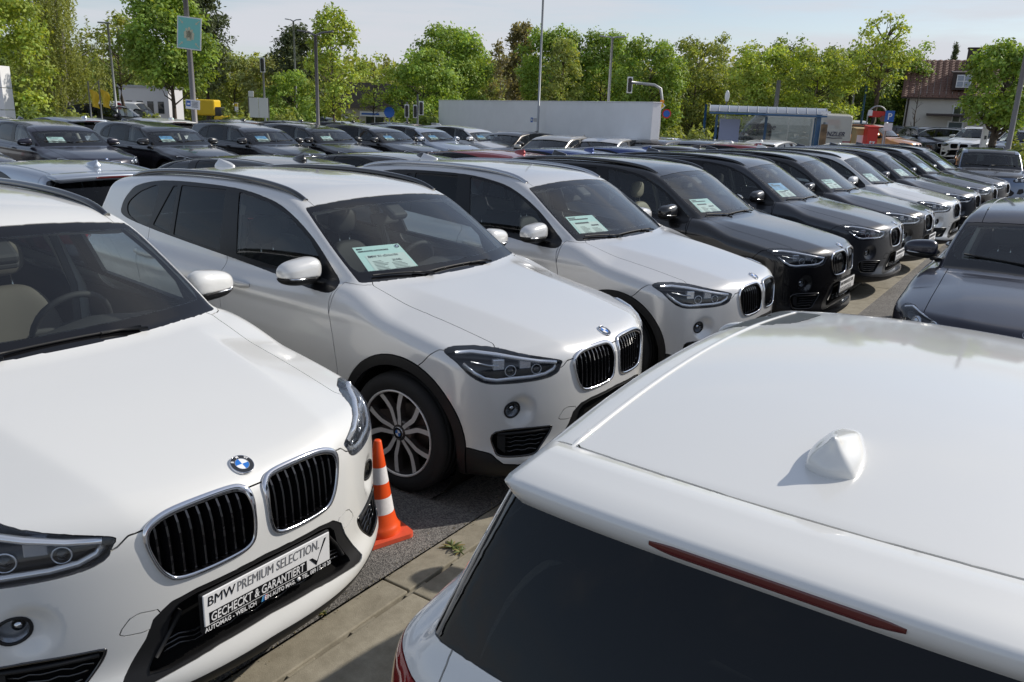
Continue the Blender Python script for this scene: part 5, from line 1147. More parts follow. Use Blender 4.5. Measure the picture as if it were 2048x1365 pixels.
def tree(label,u,Y,top,width,kind_='maple',base=.22,dens=1.0,size=.15,lobes=26,shape='round',col='maple',seed=None,name='broadleaf_tree',bark=M_BARK,group='trees behind the car park',trunk_r=None,lean=0):
    """crown from many lobes of separate leaves; base = height of the crown's foot as a share of the height"""
    global TREE_N;TREE_N+=1;rng=np.random.default_rng(seed or 100+TREE_N)
    g=gp(u,Y);Ht=hz(u,top-8,Y);rad=1.22*width*Y/FPX/2
    root=empty(name,(g.x,g.y,0),rng.uniform(0,6));tag(root,label,'tree',group)
    z0=Ht*base;cz=(z0+Ht)/2;rz=(Ht-z0)/2;tr=trunk_r or max(.07,Ht*.017)
    C=[];Rr=[];lobes=int(lobes*2.6)
    for i in range(lobes):
        while 1:
            p=rng.uniform(-1,1,3)
            if (p**2).sum()<1: break
        p=p/np.linalg.norm(p)*np.linalg.norm(p)**.45
        if shape=='cone': w=np.clip(.95-.8*(p[2]*.5+.5),.12,1);p[:2]*=w
        if shape=='egg': p[:2]*=np.clip(1.05-.45*(p[2]*.5+.5),.2,1)
        rr=rng.uniform(.10,.26)*(1 if shape!='cone' else .8)
        C.append(np.array([p[0]*rad*(1-rr*.7),p[1]*rad*(1-rr*.7),cz+p[2]*rz*(1-rr*.6)]));Rr.append(rr*min(rad,rz*1.2))
    C=np.array(C);Rr=np.array(Rr)
    bm=MB();bm.smooth=True;limb(bm,(0,0,-.1),(lean,0,z0+rz*.4),tr,tr*.55,rng,6,.03);limb(bm,(lean,0,z0+rz*.35),(lean,0,Ht-rz*.25),tr*.55,tr*.12,rng,6,.05)
    for i in range(lobes):
        if i%4==0 or (dens<.7 and i%2==0):
            zz=min(max(C[i][2]-.5*np.hypot(C[i][0],C[i][1])-.1*rz,z0*.75),Ht*.8);limb(bm,(lean*min(1,zz/(z0+rz*.4)),0,zz),C[i],tr*.30,tr*.05,rng,5,.08)
    bm.build('trunk',bark,root)
    area=(Rr**2).sum()*4*math.pi;size*=.62;N=int(min(24000,dens*area/(size*size)*.44))
    L=rng.choice(lobes,N,p=Rr**2/(Rr**2).sum());d=nrm(rng.normal(size=(N,3)));d[:,2]=np.where(d[:,2]<-.3,-d[:,2]*.6,d[:,2]);d=nrm(d)
    P=C[L]+d*(Rr[L]*rng.uniform(.25,1.15,N)**.6)[:,None]*np.array([1,1,.85])
    P+=rng.normal(size=P.shape)*(size*.5+.035*min(rad,rz))
    base_t=rng.uniform(.68,1.3,lobes)[L]*rng.uniform(.75,1.25,N);hue=rng.normal(0,.07,N)
    tint=np.stack([base_t*(1+hue),base_t,base_t*(1-hue)],1)
    Nn=d+rng.normal(size=P.shape)*.55+np.array([0,0,.35])
    mo('crown',leaves(P,Nn,size,.62,tint,rng,LEAF[col]),None,root)
    return root
def twig_tree(label,u,Y,top,width,col='pale',seed=1,leaf=900,name='bare_tree',bark=M_BARK,group='trees behind the car park',base=.25,size=.10,fork=4):
    """thin branching tree with few young leaves"""
    rng=np.random.default_rng(seed);g=gp(u,Y);Ht=hz(u,top,Y);rad=width*Y/FPX/2
    root=empty(name,(g.x,g.y,0),0);tag(root,label,'tree',group);bm=MB();bm.smooth=True;tr=max(.05,Ht*.012);tips=[]
    def grow(p,d,L,r,lv):
        q=np.array(p)+d*L;pts=limb(bm,p,q,r,r*.6,rng,4,.05)
        if lv==0: tips.extend([np.array(x) for x in pts[1:]]);return
        for k in range(fork):
            t=rng.uniform(.35,1);o=np.array(p)+d*L*t;e=rng.normal(size=3);e=nrm((d*1.0+e*.48+np.array([0,0,.22]))[None])[0];grow(o,e,L*rng.uniform(.5,.72),r*.5,lv-1)
    z=Ht*base;limb(bm,(0,0,-.1),(0,0,Ht*.9),tr,tr*.2,rng,8,.02)
    for k in range(16):
        zz=z+(Ht*.86-z)*k/15;a=rng.uniform(0,6.28);sp=rad*(1-.55*(k/15))*.62;e=nrm(np.array([[math.cos(a)*1.0,math.sin(a)*1.0,.75+.6*k/15]]))[0];grow((0,0,zz),e,sp,tr*.32*(1-.5*k/15),2)
    bm.build('trunk',bark,root);tips=np.array(tips)
    if leaf:
        P=tips[rng.integers(0,len(tips),leaf)]+rng.normal(size=(leaf,3))*size*1.3;t=rng.uniform(.7,1.3,(leaf,1))*np.ones((1,3));mo('crown',leaves(P,rng.normal(size=P.shape)+[0,0,.5],size,.6,t,rng,LEAF[col]),None,root)
    return root
def willow(label,u,Y,top,width,seed=3,col='willow',name='weeping_birch',group='trees behind the car park'):
    rng=np.random.default_rng(seed);g=gp(u,Y);Ht=hz(u,top,Y);rad=width*Y/FPX/2
    root=empty(name,(g.x,g.y,0),0);tag(root,label,'tree',group);bm=MB();bm.smooth=True;tr=.20
    limb(bm,(0,0,-.1),(.2,0,Ht*.95),tr,.03,rng,8,.02);P=[];Nn=[];B=[]
    for k in range(46):
        a=rng.uniform(0,6.28);z=Ht*rng.uniform(.22,.92);r=rad*rng.uniform(.35,1.0)*(1-.5*max(0,z/Ht-.6));tip=np.array([math.cos(a)*r,math.sin(a)*r,z+Ht*.07]);limb(bm,(.1,0,max(z-r*.5,.3*Ht*.5)),tip,.045,.01,rng,5,.08)
        for j in range(9):
            o=tip*np.array([rng.uniform(.35,1.05)]*2+[1])+np.append(rng.normal(size=2)*.35,rng.normal()*.3);L=rng.uniform(.12,.30)*Ht;m=int(L/.035);t=np.linspace(0,1,m);s=np.stack([o[0]+.12*t*rng.normal()+.04*rng.normal(size=m),o[1]+.12*t*rng.normal()+.04*rng.normal(size=m),np.maximum(o[2]-L*t,.3)],1);P.append(s);B.append(np.full(m,rng.uniform(.7,1.25)))
    P=np.concatenate(P);B=np.concatenate(B)*rng.uniform(.8,1.2,len(P));bm.build('trunk',M_BARKL,root)
    mo('crown',leaves(P,rng.normal(size=P.shape)*.8+[0,-.4,.2],.075,.42,np.stack([B,B,B],1),rng,LEAF[col]),None,root);return root
def conifer(label,u,Y,top,width,seed=5,col='pine',name='spruce_tree',group='trees behind the car park',base=.08,pine=False):
    rng=np.random.default_rng(seed);g=gp(u,Y);Ht=hz(u,top,Y);rad=width*Y/FPX/2
    root=empty(name,(g.x,g.y,0),0);tag(root,label,'tree',group);bm=MB();bm.smooth=True;limb(bm,(0,0,-.1),(0,0,Ht),.16,.02,rng,8,.01);P=[];N=[]
    for k in range(110):
        z=Ht*(base+(1-base)*rng.uniform(0,1)**.8);f=1-(z/Ht-base)/(1-base);r=rad*(f**.9 if not pine else (f*(1-f)*4)**.5*.9+.1)*rng.uniform(.65,1.1)+.1;a=rng.uniform(0,6.28);m=int(30+70*r/rad);t=rng.uniform(.1,1,m)
        w=.16*r+.12;P.append(np.stack([np.cos(a)*r*t+rng.normal(size=m)*w*.5,np.sin(a)*r*t+rng.normal(size=m)*w*.5,z-.30*r*t*(1 if not pine else -.3)+rng.normal(size=m)*.13],1))
        if k%4==0: limb(bm,(0,0,z),(math.cos(a)*r*.9,math.sin(a)*r*.9,z-.25*r*(1 if not pine else -.3)),.03,.008,rng,4,.04)
    bm.build('trunk',M_BARK,root);P=np.concatenate(P);t=rng.uniform(.7,1.3,(len(P),1))*np.ones((1,3));mo('crown',leaves(P,rng.normal(size=P.shape)+[0,0,.6],.13,.35,t,rng,LEAF[col]),None,root);return root
def bush(label,u,Y,top,width,col='olive',seed=9,group='shrubs along the far edge',dens=1,size=.10):
    rng=np.random.default_rng(seed);g=gp(u,Y);Ht=max(.5,hz(u,top,Y));rad=width*Y/FPX/2
    root=empty('shrub',(g.x,g.y,0),0);tag(root,label,'shrub',group);n=int(min(9000,dens*2600*max(1,rad*Ht/1.5)));d=nrm(rng.normal(size=(n,3)));d[:,2]=np.abs(d[:,2])
    lump=1+.22*np.sin(d[:,0]*7+seed)*np.cos(d[:,1]*6+d[:,2]*5);P=d*np.array([rad,min(rad,1.6),Ht])*(rng.uniform(.55,1.03,n)*lump)[:,None];t=(rng.uniform(.65,1.3,n)[:,None])*np.ones((1,3))
    bm=MB()
    for k in range(9): limb(bm,(rng.normal()*rad*.2,rng.normal()*.2,-.05),(rng.normal()*rad*.55,rng.normal()*.5,Ht*.7),.025,.008,rng,4,.06)
    bm.build('stem',M_BARK,root);mo('foliage',leaves(P,d+rng.normal(size=P.shape)*.6,size,.55,t,rng,LEAF[col],'foliage'),None,root);return root

rng_=np.random.default_rng(5);b=MB()
for k in range(900):
    s_=rng_.uniform(-1,9);o_=E0+rng_.normal()*.02 if k%3 else rng_.uniform(E0-.5,E1+.4);p=SD*s_+SN*o_;r=rng_.uniform(.0012,.0045);a=rng_.uniform(0,6)
    b.add([(p.x+r*math.cos(a+q),p.y+r*math.sin(a+q),.0+(.001 if o_<E0 or o_>E1 else .003)) for q in(0,2.1,4.2)]+[(p.x,p.y,.004+r)],[(0,1,3),(1,2,3),(2,0,3)])
o=b.build('grit',pbr('grit',(.20,.17,.09),.9));o['kind']='stuff';o['label']='loose grit and pollen along the gutter edge';o['category']='grit'
# ---------------------------------------------------------------- cars
def repaint(c,m,rail=None):
    for d in tree_of(c):
        if d.type=='MESH':
            for s in d.material_slots:
                if s.link=='OBJECT': 
                    if d.name.split('.')[0]=='roof_rail': s.material=rail or M_GLOSSBLK
                    else: s.material=m
def swapmat(c,a,b_,names):
    for d in tree_of(c):
        if d.name.split('.')[0] in names:
            for s in d.material_slots: s.link='OBJECT';s.material=b_
PT=dict(white=paint('paint_white',(.70,.70,.68)),pearl=paint('paint_pearl_white',(.68,.68,.67),.15,.26),silverw=paint('paint_light_silver',(.62,.62,.62),.25,.28),
 black=paint('paint_black',(.007,.007,.008),0,.25,.012,1.42),grey=paint('paint_grey_metallic',(.045,.048,.056),.5,.34,.02,1.40),jet=paint('paint_black_metallic',(.010,.010,.012),.1,.25,.012,1.42),navy=paint('paint_navy',(.011,.011,.024),.3,.32,.02,1.42),
 blue=paint('paint_blue',(.02,.05,.20),.5,.3),red=paint('paint_red',(.28,.02,.022),.4,.3),silver=paint('paint_silver',(.40,.44,.50),.7,.33),brown=paint('paint_brown',(.045,.036,.03),.5,.3),bgrey=paint('paint_blue_grey',(.13,.17,.25),.6,.3),orange=paint('paint_orange',(.52,.20,.03),.3,.3),beige=paint('paint_van_beige',(.50,.48,.42),0,.4),champ=paint('paint_champagne',(.46,.43,.38),.6,.33))
F1,T1=build_suv();SUV=build_suv_proto(F1,T1)
HAT,FH,TH=build_generic('hatch',hero=True);WAG,FW,TW=build_generic('wagon');IEL,FI,TE=build_generic('i3');VANP,FV,TV=build_generic('van')
FREE=[SUV,HAT,WAG,IEL,VANP];USED=set()
def put(proto,loc,rz,paintm,label,group,rail=None,cat='car',scale=None,skip=()):
    if proto.name in USED or skip: c=copy_tree(proto,None,None,skip)
    else: c=proto;USED.add(proto.name)
    c.location=(loc[0],loc[1],0);c.rotation_euler=(0,0,rz);repaint(c,paintm,rail);tag(c,label,cat,group)
    if scale: c.scale=scale
    return c
def put2(proto,*a,**k):
    c=copy_tree(proto,None,None,k.pop('skip',()))
    loc,rz,pm,label,group=a[:5];c.location=(loc[0],loc[1],k.get('z',0));c.rotation_euler=(0,0,rz);repaint(c,pm,k.get('rail'));tag(c,label,k.get('cat','car'),group)
    if k.get('scale'): c.scale=k['scale']
    return c
FARSKIP=('slat','wiper','door_handle','lamp_ring','projector','light_strip','reflector','seat','rear_seat','dashboard','steering_wheel','pillar_trim','seat_belt','brake_disc','mirror_glass','mirror_arm','indicator','hub_cap','tow_cover','wheel_arch_liner','cowl','sensor_pod','inner_mirror','badge_letter','grille_wall','lamp_rim','intake_brace','intake_wall','intake_rim','intake_panel','intake_bar','plate_holder','headliner','sill_trim','windscreen_border')
# price sheets lie behind the windscreens
M_SHEETHD=pbr('sheet_header',(.36,.52,.52),.6);M_SHEETBOX=pbr('sheet_box',(.62,.72,.70),.6);M_PIC=pbr('sheet_picture_blue',(.12,.34,.62),.5,var=(9,.5))
def sheet_proto(F,y0,y1,z0,z1,full=False,pic=False,skew=.04):
    def on(y,z):
        x=surf(F,'x',abs(y),z,-2.0,.4);g=Vector(F.grad(np.array([[x,y,z]]))[0]).normalized();return Vector((x,y,z))-g*.022
    A,B,C_,D=on(y0,z1),on(y1,z1),on(y1-skew*.3,z0),on(y0-skew,z0)   # TL TR BR BL as seen from the front
    nv=((B-A).cross(D-A)).normalized()
    if nv.x<0: nv=-nv
    def P(s,t,o): return (A.lerp(B,s)).lerp(D.lerp(C_,s),t)+nv*o
    def rect(b,s0,t0,s1,t1,o0,o1):
        vs=[P(s,t,o) for o in(o0,o1) for s,t in((s0,t0),(s1,t0),(s1,t1),(s0,t1))];b.add(vs,[(0,1,2,3),(7,6,5,4),(0,4,5,1),(1,5,6,2),(2,6,7,3),(3,7,4,0)])
    b=MB();rect(b,0,0,1,1,-.001,.0);root=b.build('price_sheet',M_PAPER)
    if pic:
        b=MB();rect(b,.0,.0,1,.42,.0005,.001);b.build('picture',M_PIC,root)
    b=MB();rect(b,.13 if full else .06,.30 if not pic else .48,.96,.97,.0005,.001);b.build('text_box',M_SHEETBOX,root)
    rng=np.random.default_rng(3);b=MB()
    for col,(s0,s1) in enumerate(((.20,.52),(.56,.92))):
        for k in range(9):
            t=.50+.045*k
            if col==1 and (k<2 or k==8): continue
            rect(b,s0,t,s0+(s1-s0)*rng.uniform(.5,1),t+.014,.0012,.0016)
    o=b.build('small_print',M_INK,root);o['kind']='stuff'
    ux=(B-A).normalized();uy=(A-D).normalized();uy=(uy-ux*uy.dot(ux)).normalized();W_=(B-A).length;H_=(A-D).length
    def txt(s,t,str_,size,m=M_INK,bold=.0):
        me=text_mesh(str_,size,'LEFT',bold,0,.0003);o=mo('lettering',me,m,root);M=Matrix((ux,uy,nv)).transposed().to_4x4();M.translation=P(s,t,.0016);o.matrix_local=M
    if full:
        txt(.05,.10,'BMW',.017,bold=.0004);txt(.05,.18,'GEBRAUCHTE AUTOMOBILE',.0165,bold=.0003);txt(.17,.385,'BMW X1 xDrive18d',.025,bold=.0005);txt(.60,.545,'23.940,-',.022,bold=.0005);txt(.74,.93,'226,-',.022,bold=.0005)
        b=MB();M=Matrix((ux,uy,nv)).transposed().to_4x4();M.translation=P(.92,.09,.001);o=mo('badge',badge_mesh(.014),None,root);o.matrix_local=M
    else:
        b=MB();rect(b,.05,.06,.30,.10,.0012,.0016);rect(b,.05,.13,.72,.18,.0012,.0016);rect(b,.14,.30 if not pic else .5,.62,.37 if not pic else .55,.0012,.0016);rect(b,.62,.44,.88,.50,.0012,.0016);b.build('print',M_INK,root)
    return root
SH_F=sheet_proto(F1,-.585,-.265,1.118,1.262,True);SH_P=sheet_proto(F1,-.585,-.275,1.118,1.262);SH_B=sheet_proto(F1,-.585,-.285,1.118,1.30,pic=True)
SH_H=sheet_proto(FH,-.46,-.16,1.000,1.118);SH_HB=sheet_proto(FH,-.46,-.18,1.000,1.135,pic=True)
SHU=set()
def sheet(proto,car,label,group='price sheets behind windscreens'):
    if proto.name in SHU: s=copy_tree(proto)
    else: s=proto;SHU.add(proto.name)
    s.location=car.location;s.rotation_euler=car.rotation_euler;s.scale=car.scale;tag(s,label,'price sheet',group);return s
GR1='compact SUVs in the front row'
ROW1=[(-1.514,2.913,-.607,'white',M_GLOSSBLK,'white SUV at the lower left corner with a full dealer plate',None,None),
(-.105,4.838,-.613,'pearl',M_GLOSSBLK,'pearl white SUV with its whole side in view behind the cone',SH_F,'pale green price sheet marked 23.940 in the pearl white SUV'),
(1.256,6.688,-.623,'silverw',M_SATIN,'light silver SUV with aluminium roof rails next to the pearl white one',SH_P,'price sheet behind the windscreen of the light silver SUV'),
(2.637,8.537,-.625,'black',M_GLOSSBLK,'black SUV with cream seats beside the light silver one',SH_P,'price sheet in the black SUV that has cream seats'),
(4.118,10.627,-.614,'grey',M_GLOSSBLK,'dark grey metallic SUV with a gleaming bumper, fifth in the front row',SH_B,'sheet with a blue picture in the dark grey metallic SUV'),
(5.36,12.33,-.616,'jet',M_GLOSSBLK,'black SUV with a dealer plate parked just before the far white one',SH_P,'price sheet in the black SUV just before the far white one'),
(6.74,14.2,-.616,'pearl',M_GLOSSBLK,'white SUV standing between dark ones in the far part of the row',SH_P,'price sheet in the white SUV between the dark ones'),
(8.12,16.1,-.616,'grey',M_SATIN,'dark grey SUV just beyond the far white one',SH_P,'price sheet in the dark grey SUV beyond the far white one'),
(9.55,18.05,-.616,'jet',M_GLOSSBLK,'dark SUV, last but one in the front row',SH_B,'sheet with blue picture in the last but one SUV of the row'),
(10.9,19.9,-.616,'grey',M_GLOSSBLK,'last dark SUV of the front row beside the electric city car',SH_B,'sheet with blue picture in the last SUV of the row')]
SUVS=[]
for i in(1,2,3,4,5,6,7,8,9,0):
    x,y,a,pm,rl,lab,sp,sl=ROW1[i]
    c=put2(SUV,(x,y),a,PT[pm],lab,GR1,rail=rl) if i else put(SUV,(x,y),a,PT[pm],lab,GR1,rl)
    SUVS.append(c)
    if i in(0,3,4,5): plate_parts(c,.880,.495,i==0)
    if sp: sheet(sp,c,sl)
    if i==0: swapmat(c,None,M_SEATGRY,('seat','seat_cushion','headrest'))
    if i==3: swapmat(c,None,M_CREAM,('seat','seat_cushion','headrest','rear_seat','rear_headrest'))
# the foreground hatchback and the dark blue estate across the drain
FG=put(HAT,(2.30,3.925),math.radians(56),PT['white'],'white hatchback seen from behind over its roof at the lower right','cars beside the drain',scale=(1,1,1.018))
swapmat(FG,None,PT['white'],())
EST=put(WAG,(3.80,5.74),math.radians(236),PT['navy'],'dark navy car facing the viewer at the right edge','cars beside the drain')
put2(HAT,SD*16.2+SN*.55,math.radians(236),PT['silver'],'silver car cut off by the right edge before the electric car','cars beside the drain')
put(IEL,(12.15,21.25),math.radians(247),PT['bgrey'],'two-tone electric city car with black bonnet facing the viewer','electric city cars')
i3=[o for o in COL.objects if o.name==IEL.name][0];sw=PT['black']
for d in KIDS[i3]:
    if d.name.split('.')[0] in('hood','roof','tailgate','mirror','spoiler'):
        for s in d.material_slots: s.link='OBJECT';s.material=sw
put2(HAT,at(1862,300,25.5),ROW_A,PT['bgrey'],'blue grey hatchback half hidden behind the last SUVs','cars beyond the front row',skip=FARSKIP)
# second row, tails towards the front row
COLS2=[(4.10,'silver','silver hatchback roof with fin behind the pearl white SUV',HAT),(6.62,'black','black hatchback roof behind the pearl white SUV roof rail',HAT),(8.85,'jet','black hatchback roof between the pearl and light silver SUVs',HAT),(11.25,'red','red car roof showing above the light silver SUV',HAT),(13.5,'blue','bright blue car roof left of the grey estate cars',HAT),(15.9,'blue','bright blue car roof above the black SUV',HAT),(18.5,'brown','dark brown car roof above the dark grey SUV',HAT),(22.7,'red','dull red car roof in front of the bus shelter',HAT)]
for q,(L,pm,lab,pr) in enumerate(COLS2): put2(pr,lot(-10.85,L),ROW_A+math.pi,PT[pm],lab,'hatchbacks in the second row',skip=FARSKIP if q>2 else ('slat','lamp_ring','projector','light_strip','brake_disc'))
b=MB();b.add([tuple(lot(D,L)+Vector((0,0,z))) for z in(-.05,.12) for D,L in((-14.4,-20),(-14.4,40),(-60,40),(-60,-20))],[(3,2,1,0),(4,5,6,7),(0,1,5,4),(1,2,6,5),(2,3,7,6),(3,0,4,7)]);kind(b.build('raised_pavement',M_ASPH),'structure')
# third row, facing the same way as the first
ROW3=[(6.2,'navy','navy hatchback cut off by the left edge',None),(8.67,'navy','navy hatchback with a blue nose at the far left of its row',SH_H),(11.09,'black','black hatchback in front of the lamp pole with the green sign',SH_HB),(13.61,'jet','black hatchback just right of the green sign pole',SH_HB),(15.91,'black','black hatchback right below the double street lamp',SH_H),(18.19,'jet','dark hatchback below the little shop',SH_HB),(20.42,'silver','silver roofed hatchback left of the white wall',SH_HB),(22.68,'silverw','pale silver hatchback below the left end of the white wall',SH_HB)]
for i,(L,pm,lab,sp) in enumerate(ROW3):
    c=put2(HAT,lot(-16.75+(.12,-.1,.05,.15,-.08,.1,-.12,.06)[i],L),ROW_A+(.01,-.02,.015,.0,-.025,.02,.0,-.015)[i],PT[pm],lab,'hatchbacks in the third row',z=.12,skip=('slat','brake_disc','wheel_arch_liner','sill_trim','seat_belt','mirror_glass','mirror_arm','lamp_ring','cowl'))
    if sp: sheet(sp,c,'price sheet in the '+' '.join(lab.split()[:11]))
for L,pm,lab in((8.9,'grey','grey car at the left edge behind the navy hatchbacks'),(11.16,'silver','silver grey car with red brake light behind the navy hatchback'),(13.63,'white','white roofed car behind the black hatchback by the pole'),(16.05,'black','black roofed car right of the green sign pole'),(18.3,'jet','dark roofed car below the notice board'),(20.6,'black','dark car roof below the young yellow green tree'),(23.4,'brown','dark car roof below the traffic lights')):
    put2(HAT,lot(-24.7,L),ROW_A+math.pi,PT[pm],lab,'cars in the fourth row',z=.12,skip=FARSKIP)
# cars parked across the far end, noses to the left
PA=math.radians(236)
def far(proto,u,Y,rz,pm,lab,grp,**k):
    p=at(u,260,Y);k.setdefault('skip',FARSKIP);return put2(proto,p,rz,PT[pm],lab,grp,**k)
far(WAG,1058,24.0,PA,'champ','champagne silver estate below the middle of the white wall','cars across the far end')
far(WAG,1160,23.9,PA,'silverw','light silver saloon below the right half of the white wall','cars across the far end')
far(WAG,1258,24.3,PA,'brown','dark estate below the right end of the white wall','cars across the far end')
far(WAG,968,27.5,PA,'brown','brown car half hidden below the left part of the white wall','cars across the far end')
far(WAG,1352,24.6,PA,'grey','dark grey car left of the bus shelter','cars across the far end')
far(HAT,1375,30.5,PA+math.pi,'silver','silver estate tail with lit rear beside the white wall end','cars across the far end')
far(WAG,1470,29.5,PA+math.pi,'jet','dark estate tail in front of the bus shelter','cars across the far end')
far(HAT,1530,27.0,PA+math.pi,'white','white hatchback right below the bus shelter glass','cars across the far end')
far(WAG,1580,31.5,PA+math.pi,'white','white estate roof behind the other white car by the shelter','cars across the far end')
far(WAG,1725,31.0,PA+math.pi,'white','white and black roofed car between shelter post and newspaper box','cars across the far end')
# parking bay by the house
GP='cars in the bay by the house'
b=MB();tp=[gp(1712,34.2),gp(2200,28.5),gp(2500,95),gp(1712,95)];b.add([(p.x,p.y,z) for z in(-.05,.48) for p in tp],[(3,2,1,0),(4,5,6,7),(0,1,5,4),(1,2,6,5),(2,3,7,6),(3,0,4,7)]);kind(b.build('terrace',M_ASPH),'structure')
far(SUV,1806,36.0,math.radians(-50),'orange','orange compact car by the parking sign',GP,z=.48,scale=(.92,.96,1.02))
far(SUV,1828,44.0,math.radians(125),'white','white SUV seen from behind beside the orange car',GP,z=.48)
far(SUV,1852,46.5,math.radians(-80),'jet','dark car between the white SUV and the grey one',GP,z=.48)
far(SUV,1880,42.0,math.radians(-92),'grey','dark grey SUV facing the viewer in front of the house door',GP,z=.48)
far(HAT,1918,45.0,math.radians(215),'silver','pale grey car behind the big white SUV by the house',GP,z=.48)
far(SUV,1938,39.0,math.radians(222),'white','big white SUV with its wheel showing in front of the house',GP,z=.48,scale=(1.05,1.05,1.06))
far(HAT,1985,43.0,math.radians(215),'black','black low car between the white SUV and the navy one',GP,z=.48)
far(SUV,2030,37.0,math.radians(222),'navy','dark navy SUV at the right edge by the leaning lamp pole',GP,z=.48)
# vehicles on the road behind
def far_van(u,Y,rz,pm,lab,sc=None,grp='vans on the road'):
    p=at(u,250,Y);c=put2(VANP,p,rz,PT[pm],lab,grp,cat='van',scale=sc,skip=FARSKIP);return c
V1=far_van(1466,37.0,math.radians(181),'beige','beige delivery van with yellow stripe behind the bus shelter')
M_VY=pbr('van_yellow',(.62,.47,.05),.5);M_VTXT=pbr('van_text',(.05,.05,.09),.5)
b=MB();b.box((-3.2,.990,.96),(3.4,.012,.17));b.build('stripe',M_VY,V1)
me=text_mesh('DINZLER',.26,'LEFT',.004,.25);o=mo('lettering',me,M_VTXT,V1);o.matrix_local=Matrix.Translation((-3.55,1.00,1.55))@Matrix(((-1,0,0),(0,0,1),(0,1,0))).to_4x4()
b=MB();b.tube([(-3.7,1.0,1.50),(-4.1,1.0,1.46),(-4.5,1.0,1.48)],.015,5);b.build('swoosh',M_VTXT,V1)
b=MB();b.box((-4.93,.0,.62),(.06,1.5,.16));b.build('rear_marking',pbr('warning_red',(.55,.06,.04),.4),V1)
me=text_mesh('Kaffee',.36,'LEFT',.003,.3);o=mo('lettering',me,M_VTXT,V1);o.matrix_local=Matrix.Translation((-.65,1.00,1.72))@Matrix(((-1,0,0),(0,0,1),(0,1,0))).to_4x4()
far_van(1400,50.0,math.radians(183),'navy','dark blue van left of the bus shelter',(1,.95,.74))
far_van(1545,47.0,math.radians(178),'white','white coach like van seen through the shelter glass',(1,1,.92))
far_van(318,50.0,math.radians(5),'white','white van among the trees left of the green sign pole',(.8,.9,.75))
far_van(752,43.5,math.radians(165),'white','small white van in front of the little shop',(.5,.75,.56))
far(SUV,285,40.0,math.radians(-8),'navy','dark blue people carrier behind the third row left of the sign pole','vans on the road',scale=(1.05,1,1.1))
far(HAT,690,55.0,math.radians(-15),'grey','grey car parked beside the little shop','vans on the road')

def kill(o):
    for c in KIDS.get(o,()): kill(c)
    bpy.data.objects.remove(o)
kill(VANP)
# ---------------------------------------------------------------- trees
def woodland():
    rng=np.random.default_rng(77);P=[];B=[]
    for k in range(260):
        u=rng.uniform(-120,1900);Y=rng.uniform(66,92);top=rng.uniform(95,165) if u<1750 else rng.uniform(120,180);g=gp(u,Y);h=hz(u,top,Y);r=rng.uniform(1.6,3.2);m=240
        d=nrm(rng.normal(size=(m,3)));q=np.array([g.x,g.y,0])+d*np.array([r,r,h*.5])*rng.uniform(.6,1.05,m)[:,None]+np.array([0,0,h*.5]);P.append(q);B.append(np.full(m,rng.uniform(.6,1.35))*rng.uniform(.75,1.25,m))
    P=np.concatenate(P);B=np.concatenate(B);P[:,2]=np.maximum(P[:,2],.1)
    o=mo('woodland',leaves(P,rng.normal(size=P.shape)+[0,-.6,.4],.30,.62,np.stack([B*1.05,B,B],1),rng,LEAF['olive'],'woodland'),None);o['label']='far off wood behind the road';o['category']='woodland';o['kind']='stuff'
woodland()
tree('bright green maple at the far left edge behind the white pillar',14,36,-40,180,col='bright',base=.10,seed=11,lobes=34)
willow('tall weeping birch with pale hanging twigs at the left',135,41,-70,170,seed=4)
tree('loose olive tree between the birch and the green sign maple',250,44,35,120,col='olive',base=.42,dens=.55,seed=12,lobes=22)
tree('dense green maple right behind the green sign pole',352,33,-25,172,col='maple',base=.34,seed=13,lobes=40,shape='egg',size=.13)
conifer('dark pine rising behind the maple with the green sign',418,47,-12,90,seed=6,name='pine_tree',pine=True,base=.3)
tree('dusky olive tree mass right of the green sign pole',470,62,105,190,col='olive',base=.05,seed=14,lobes=34,size=.2)
tree('brownish bushy tree behind the notice board',545,60,120,120,col='brown',base=.03,seed=15,size=.2)
conifer('dark grey green pine left of the double street lamp',600,50,58,110,seed=8,name='pine_tree',pine=True,base=.2)
tree('young yellow green maple beside the double street lamp',668,30,14,112,col='bright',base=.30,dens=.62,seed=16,lobes=36,shape='egg',size=.115,trunk_r=.07)
tree('green shrub like tree left of the double street lamp',590,46,150,110,col='maple',base=.12,seed=17,size=.13)
tree('small young tree in front of the little shop',748,42,112,80,col='bright',base=.38,dens=.5,seed=18,lobes=20,size=.12,trunk_r=.06)
twig_tree('thin reddish bare tree beside the little shop',775,55,105,60,col='brown',seed=21,leaf=500)
tree('large dark green round maple left of the white wall',893,50,52,150,col='maple',base=.03,seed=19,lobes=44,size=.16)
tree('lower green maple in front of the large round one',848,43,102,125,col='maple',base=.02,seed=20,lobes=36,size=.14)
tree('olive shrub tree above the left end of the white wall',940,56,165,110,col='olive',base=.02,seed=22,size=.16)
twig_tree('pale almost bare birch left of the tall mast',1000,56,78,90,col='pale',seed=23,leaf=900,bark=M_BARKL)
twig_tree('tall pale birch with young leaves behind the mast',1038,58,36,110,col='pale',seed=24,leaf=3800,bark=M_BARKL,size=.13)
tree('tall green maple right of the thin mast',1098,52,46,120,col='maple',base=.05,seed=25,lobes=38,size=.15)
tree('yellow olive tree in front of the tall maple',1120,46,66,90,col='olive',base=.02,seed=26,lobes=34,shape='egg',size=.13)
tree('dark green maple behind the tall street lamp',1205,52,64,130,col='maple',base=.03,seed=27,lobes=40,size=.15)
tree('green maple behind the arm of the traffic light',1292,47,66,125,col='maple',base=.02,seed=28,lobes=40,size=.14)
tree('olive brown tree left of the bus shelter',1385,50,70,130,col='olive',base=.02,seed=29,lobes=36,size=.15)
twig_tree('grey bare tree rising above the olive one',1430,54,52,90,col='olive',seed=30,leaf=900)
